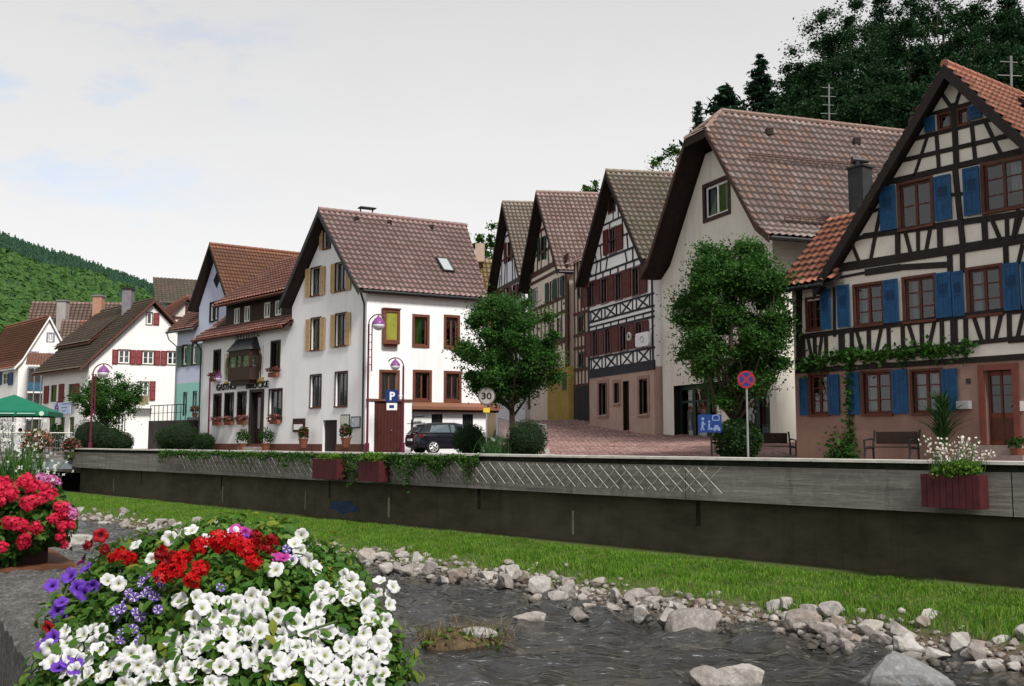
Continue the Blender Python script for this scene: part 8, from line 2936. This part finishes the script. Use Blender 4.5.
link_mesh('white_blooms_behind', raw_mesh('white_blooms_behind', np.concatenate(Vx), np.concatenate(Fx), PETW, True, np.concatenate(Ux)), fb, kind='stuff')
for (x, y) in ((88, 576), (93, 590), (80, 592), (86, 597), (66, 605), (68, 618), (63, 612), (58, 590), (70, 668), (78, 672), (62, 672), (60, 640), (250, 544), (74, 582), (52, 648)): put(random.choice(PV), 'violet_bloom', x, y, fb, random.uniform(.85, 1.1))
for (x, y) in ((88, 565), (236, 536), (242, 539), (278, 566), (283, 566)): put(random.choice(PM), 'magenta_bloom', x, y, fb, random.uniform(.75, .95))
for (x, y) in ((147, 582), (150, 595), (154, 600), (146, 599), (117, 580), (132, 597), (138, 615), (142, 618), (125, 612), (122, 622), (135, 635), (141, 645), (125, 638), (123, 646), (163, 612), (160, 585), (119, 614), (129, 604), (157, 601), (144, 588), (220, 592), (137, 601), (285, 552), (298, 562), (162, 592)): put(random.choice(PS), 'striped_bloom', x, y, fb, random.uniform(.85, 1.2), .02)
for (x, y) in ((104, 541), (55, 627)): put(PR[0], 'crimson_bloom', x, y, fb, 1.0)
for (x, y, s) in ((178, 560, .75), (186, 584, .95), (176, 586, .9), (191, 575, .85), (205, 563, .8), (219, 559, 1.0), (232, 560, 1.0), (240, 566, .9), (247, 577, .75), (203, 582, .65), (128, 564, .6), (140, 563, .65), (133, 561, .6), (196, 590, .7)): put(random.choice(GR_), 'red_geranium_head', x, y, fb, s * random.uniform(.58, .74), .05, face=.3)
for (x, y, s) in ((262, 547, .9), (272, 550, .9), (267, 556, .8), (275, 562, .7), (258, 552, .7), (168, 567, .8), (162, 572, .75), (172, 575, .7), (100, 556, .6), (110, 560, .55)): put(random.choice(GD_), 'dark_red_geranium_head', x, y, fb, s * random.uniform(.58, .74), .05, face=.3)

# left box: pink-red geraniums and tall white gaura
cg = at_y(28, 545, 7.4)
gb = thing('flower_box', 'flower box of pink-red geraniums with tall white wispy flowers at the left edge', 'flower box', (cg[0], cg[1], -.3))
base_u = np.array([NW.d[0], NW.d[1], 0])
mb = MB()
c0_ = np.array([at_y(20, 553, 7.6)[0], 7.6, -.30])
P = [c0_ + ax_u * a + ax_w * b + np.array([0, 0, z]) for z in (.03, .2) for a, b in ((-.5, -.14), (.4, -.14), (.4, .14), (-.5, .14))]
mb.hexa(P); build('box', mb, mat('dark_maroon_box', (.04, .014, .014), .7, .25, 5), gb)
mb = MB(); P = [c0_ + ax_u * a + ax_w * b + np.array([0, 0, z]) for z in (0, .028) for a, b in ((-.6, -.3), (.62, -.3), (.62, .3), (-.6, .3))]
mb.hexa(P); build('base_board', mb, mat('rusty_board', (.11, .045, .022), .8, .3, 5), gb)
glumps = [(at_y(x, y, Y), r) for x, y, Y, r in ((5, 520, 7.2, .22), (30, 520, 7.2, .22), (52, 522, 7.3, .17), (20, 500, 7.5, .2), (45, 505, 7.5, .16), (0, 540, 7.1, .18), (-15, 515, 7.3, .25))]
LP, LN = [], []
for (c, r) in glumps:
    n = int(900 * r * r / .04); d = rng.normal(0, 1, (n, 3)); d /= np.linalg.norm(d, axis=1)[:, None]
    LP.append(c + d * rng.uniform(.5, 1.05, n)[:, None] * r); nn = d * .7 + rng.normal(0, .5, (n, 3)) + [0, -.1, .5]; nn /= np.linalg.norm(nn, axis=1)[:, None]; LN.append(nn)
LP = np.concatenate(LP); LN = np.concatenate(LN)
link_mesh('foliage', leaf_shape(LP - ORIG[gb.name], LN, .04, PLEAF, 'foliage'), gb)
lumps_main = lumps; lumps = glumps
GP_ = [umbel_mesh(.06, GERP, s, 60) for s in (11, 12, 13)]; GL_ = [umbel_mesh(.055, GERL, s, 48) for s in (14, 15)]
for (x, y, s) in ((4, 492, 1.1), (15, 500, 1.1), (26, 490, 1.1), (33, 494, 1), (8, 505, 1), (29, 507, 1), (46, 500, 1), (42, 495, .9), (55, 509, 1), (60, 515, .9), (14, 522, .9), (22, 525, .95), (28, 532, .9), (35, 526, .8), (24, 538, .85), (48, 519, .8), (60, 526, .9), (58, 533, .7), (61, 539, .6), (0, 498, 1), (2, 545, .7), (36, 504, .8), (66, 524, .7), (20, 488, .9)): put(random.choice(GP_), 'geranium_head', x, y, gb, s * random.uniform(.68, .9), .05, face=.3)
for (x, y) in ((42, 487), (48, 488), (52, 489), (62, 514), (66, 517)): put(random.choice(GL_), 'lilac_geranium_head', x, y, gb, .75, .06, face=.3)
mst, mfl = MB(), MB()
for k in range(40):
    b = c0_ + ax_u * random.uniform(-.45, .3) + np.array([0, random.uniform(0, .15), .2])
    px_ = random.uniform(-8, 58) if k % 4 else random.uniform(30, 72); py_ = random.uniform(418, 492) if px_ < 50 else random.uniform(450, 492)
    tp = at_y(px_, py_, 7.5 + random.uniform(-.2, .3))
    md = (b + tp) / 2 + np.array([-.04, 0, .05]); mst.tube([b, md, tp], [.005, .004, .0025], 4)
    for j in range(4):
        c = tp + (md - tp) * .16 * j + np.array([random.gauss(0, .02), random.gauss(0, .02), random.gauss(0, .01)])
        ax = Vector((random.gauss(0, .7), -1, random.gauss(.3, .5))).normalized(); e1 = np.array(ax.orthogonal().normalized()); e2 = np.array(ax.cross(Vector(e1)))
        s = random.uniform(.009, .018)
        for q in range(4):
            a = q * 1.57 + random.uniform(-.2, .2); u_ = e1 * math.cos(a) + e2 * math.sin(a); v_ = -e1 * math.sin(a) + e2 * math.cos(a)
            mfl.add([c, c + u_ * s * .6 - v_ * s * .35, c + u_ * s * 1.2, c + u_ * s * .6 + v_ * s * .35], [(0, 1, 2, 3)])
build('tall_stems', mst, WSTEM, gb, kind='stuff'); build('white_wispy_flowers', mfl, leaf_mat('gaura_petals', [(.72, .74, .70), (.8, .8, .78), (.66, .7, .58)], .35), gb, recalc=False, kind='stuff')
sp = []
for k in range(380):
    q = at_y(random.uniform(-8, 42), random.uniform(462, 505), 7.55 + random.uniform(-.15, .2)); sp.append(q)
link_mesh('upright_leaves', blades(np.array(sp) - ORIG[gb.name], np.full(380, .14), .006, .5, MIDLEAF, 'upright_leaves'), gb)
# ------------------------------------------------------------------ camera, sky, sun
cam = bpy.data.cameras.new('camera'); co = bpy.data.objects.new('camera', cam); COL.objects.link(co)
cam.sensor_width = 36; cam.lens = 36 * FPX / 1024; cam.clip_start = .05; cam.clip_end = 4000
co.location = (0, 0, .6); co.rotation_euler = (math.pi / 2 + TH, 0, 0)
SC.camera = co
w = bpy.data.worlds.new('World'); SC.world = w; w.use_nodes = True
nt = w.node_tree; nt.nodes.clear()
out = nt.nodes.new('ShaderNodeOutputWorld'); bg = nt.nodes.new('ShaderNodeBackground')
SUN_AZ, SUN_EL = R(150), R(48)     # azimuth measured from +Y towards +X
sky = nt.nodes.new('ShaderNodeTexSky'); sky.sky_type = 'NISHITA'; sky.sun_disc = False
sky.sun_elevation = SUN_EL; sky.sun_rotation = SUN_AZ
sky.air_density = 1; sky.dust_density = 2
tc = nt.nodes.new('ShaderNodeTexCoord')
mp = nt.nodes.new('ShaderNodeMapping'); mp.inputs['Scale'].default_value = (1, 1, 2.2)
nt.links.new(tc.outputs['Generated'], mp.inputs['Vector'])
n1 = noise(nt, 2.6, 7, .62, vec=mp.outputs[0])
# overcast sheet: bright, slightly uneven, thinner in one patch to the upper left where blue shows through
cloud = ramp(nt, n1, [(.25, (6.5, 6.5, 6.5)), (.75, (6.9, 6.9, 6.9))])
sp = nt.nodes.new('ShaderNodeSeparateXYZ'); nt.links.new(tc.outputs['Generated'], sp.inputs[0])
el = nt.nodes.new('ShaderNodeMapRange'); el.inputs[1].default_value = 0; el.inputs[2].default_value = .5
el.inputs[3].default_value = 1.2; el.inputs[4].default_value = .72
nt.links.new(sp.outputs['Z'], el.inputs[0])
sc = nt.nodes.new('ShaderNodeVectorMath'); sc.operation = 'SCALE'
nt.links.new(cloud, sc.inputs[0]); nt.links.new(el.outputs[0], sc.inputs['Scale'])
# thin patch
d0 = ray(70, 40); d0 = d0 / np.linalg.norm(d0)
dt = nt.nodes.new('ShaderNodeVectorMath'); dt.operation = 'DOT_PRODUCT'; dt.inputs[1].default_value = d0.tolist()
nrm = nt.nodes.new('ShaderNodeVectorMath'); nrm.operation = 'NORMALIZE'; nt.links.new(tc.outputs['Generated'], nrm.inputs[0])
nt.links.new(nrm.outputs[0], dt.inputs[0])
pr = nt.nodes.new('ShaderNodeMapRange'); pr.inputs[1].default_value = .975; pr.inputs[2].default_value = .998; pr.inputs[3].default_value = 0; pr.inputs[4].default_value = 1
nt.links.new(dt.outputs['Value'], pr.inputs[0])
mp2 = nt.nodes.new('ShaderNodeMapping'); mp2.inputs['Scale'].default_value = (1, 1, 2.6)
nt.links.new(tc.outputs['Generated'], mp2.inputs['Vector'])
n2 = noise(nt, 7.5, 8, .62, vec=mp2.outputs[0])
gap = ramp(nt, n2, [(.50, 0), (.70, .5)])
ml = nt.nodes.new('ShaderNodeMath'); ml.operation = 'MULTIPLY'
nt.links.new(pr.outputs[0], ml.inputs[0]); nt.links.new(gap, ml.inputs[1])
skb = nt.nodes.new('ShaderNodeVectorMath'); skb.operation = 'SCALE'; skb.inputs['Scale'].default_value = 1.7
nt.links.new(sky.outputs[0], skb.inputs[0])
col = mix(nt, ml.outputs[0], sc.outputs[0], skb.outputs[0])
nt.links.new(col, bg.inputs['Color']); bg.inputs['Strength'].default_value = .12
nt.links.new(bg.outputs[0], out.inputs[0])
ld = bpy.data.lights.new('sun', 'SUN'); ld.energy = 4.2; ld.angle = R(12); ld.color = (1, .96, .90)
lo = bpy.data.objects.new('sun', ld); COL.objects.link(lo)
sd = Vector((math.sin(SUN_AZ) * math.cos(SUN_EL), math.cos(SUN_AZ) * math.cos(SUN_EL), math.sin(SUN_EL)))
lo.rotation_euler = sd.to_track_quat('Z', 'Y').to_euler()
vs = SC.view_settings
vs.view_transform = 'Standard'; vs.look = 'None'; vs.gamma = 1; vs.use_curve_mapping = False; vs.exposure = 0.15
SC.cycles.use_denoising = True
SC.cycles.max_bounces = 6; SC.cycles.diffuse_bounces = 3; SC.cycles.glossy_bounces = 3; SC.cycles.transparent_max_bounces = 12
SC.cycles.caustics_reflective = False; SC.cycles.caustics_refractive = False
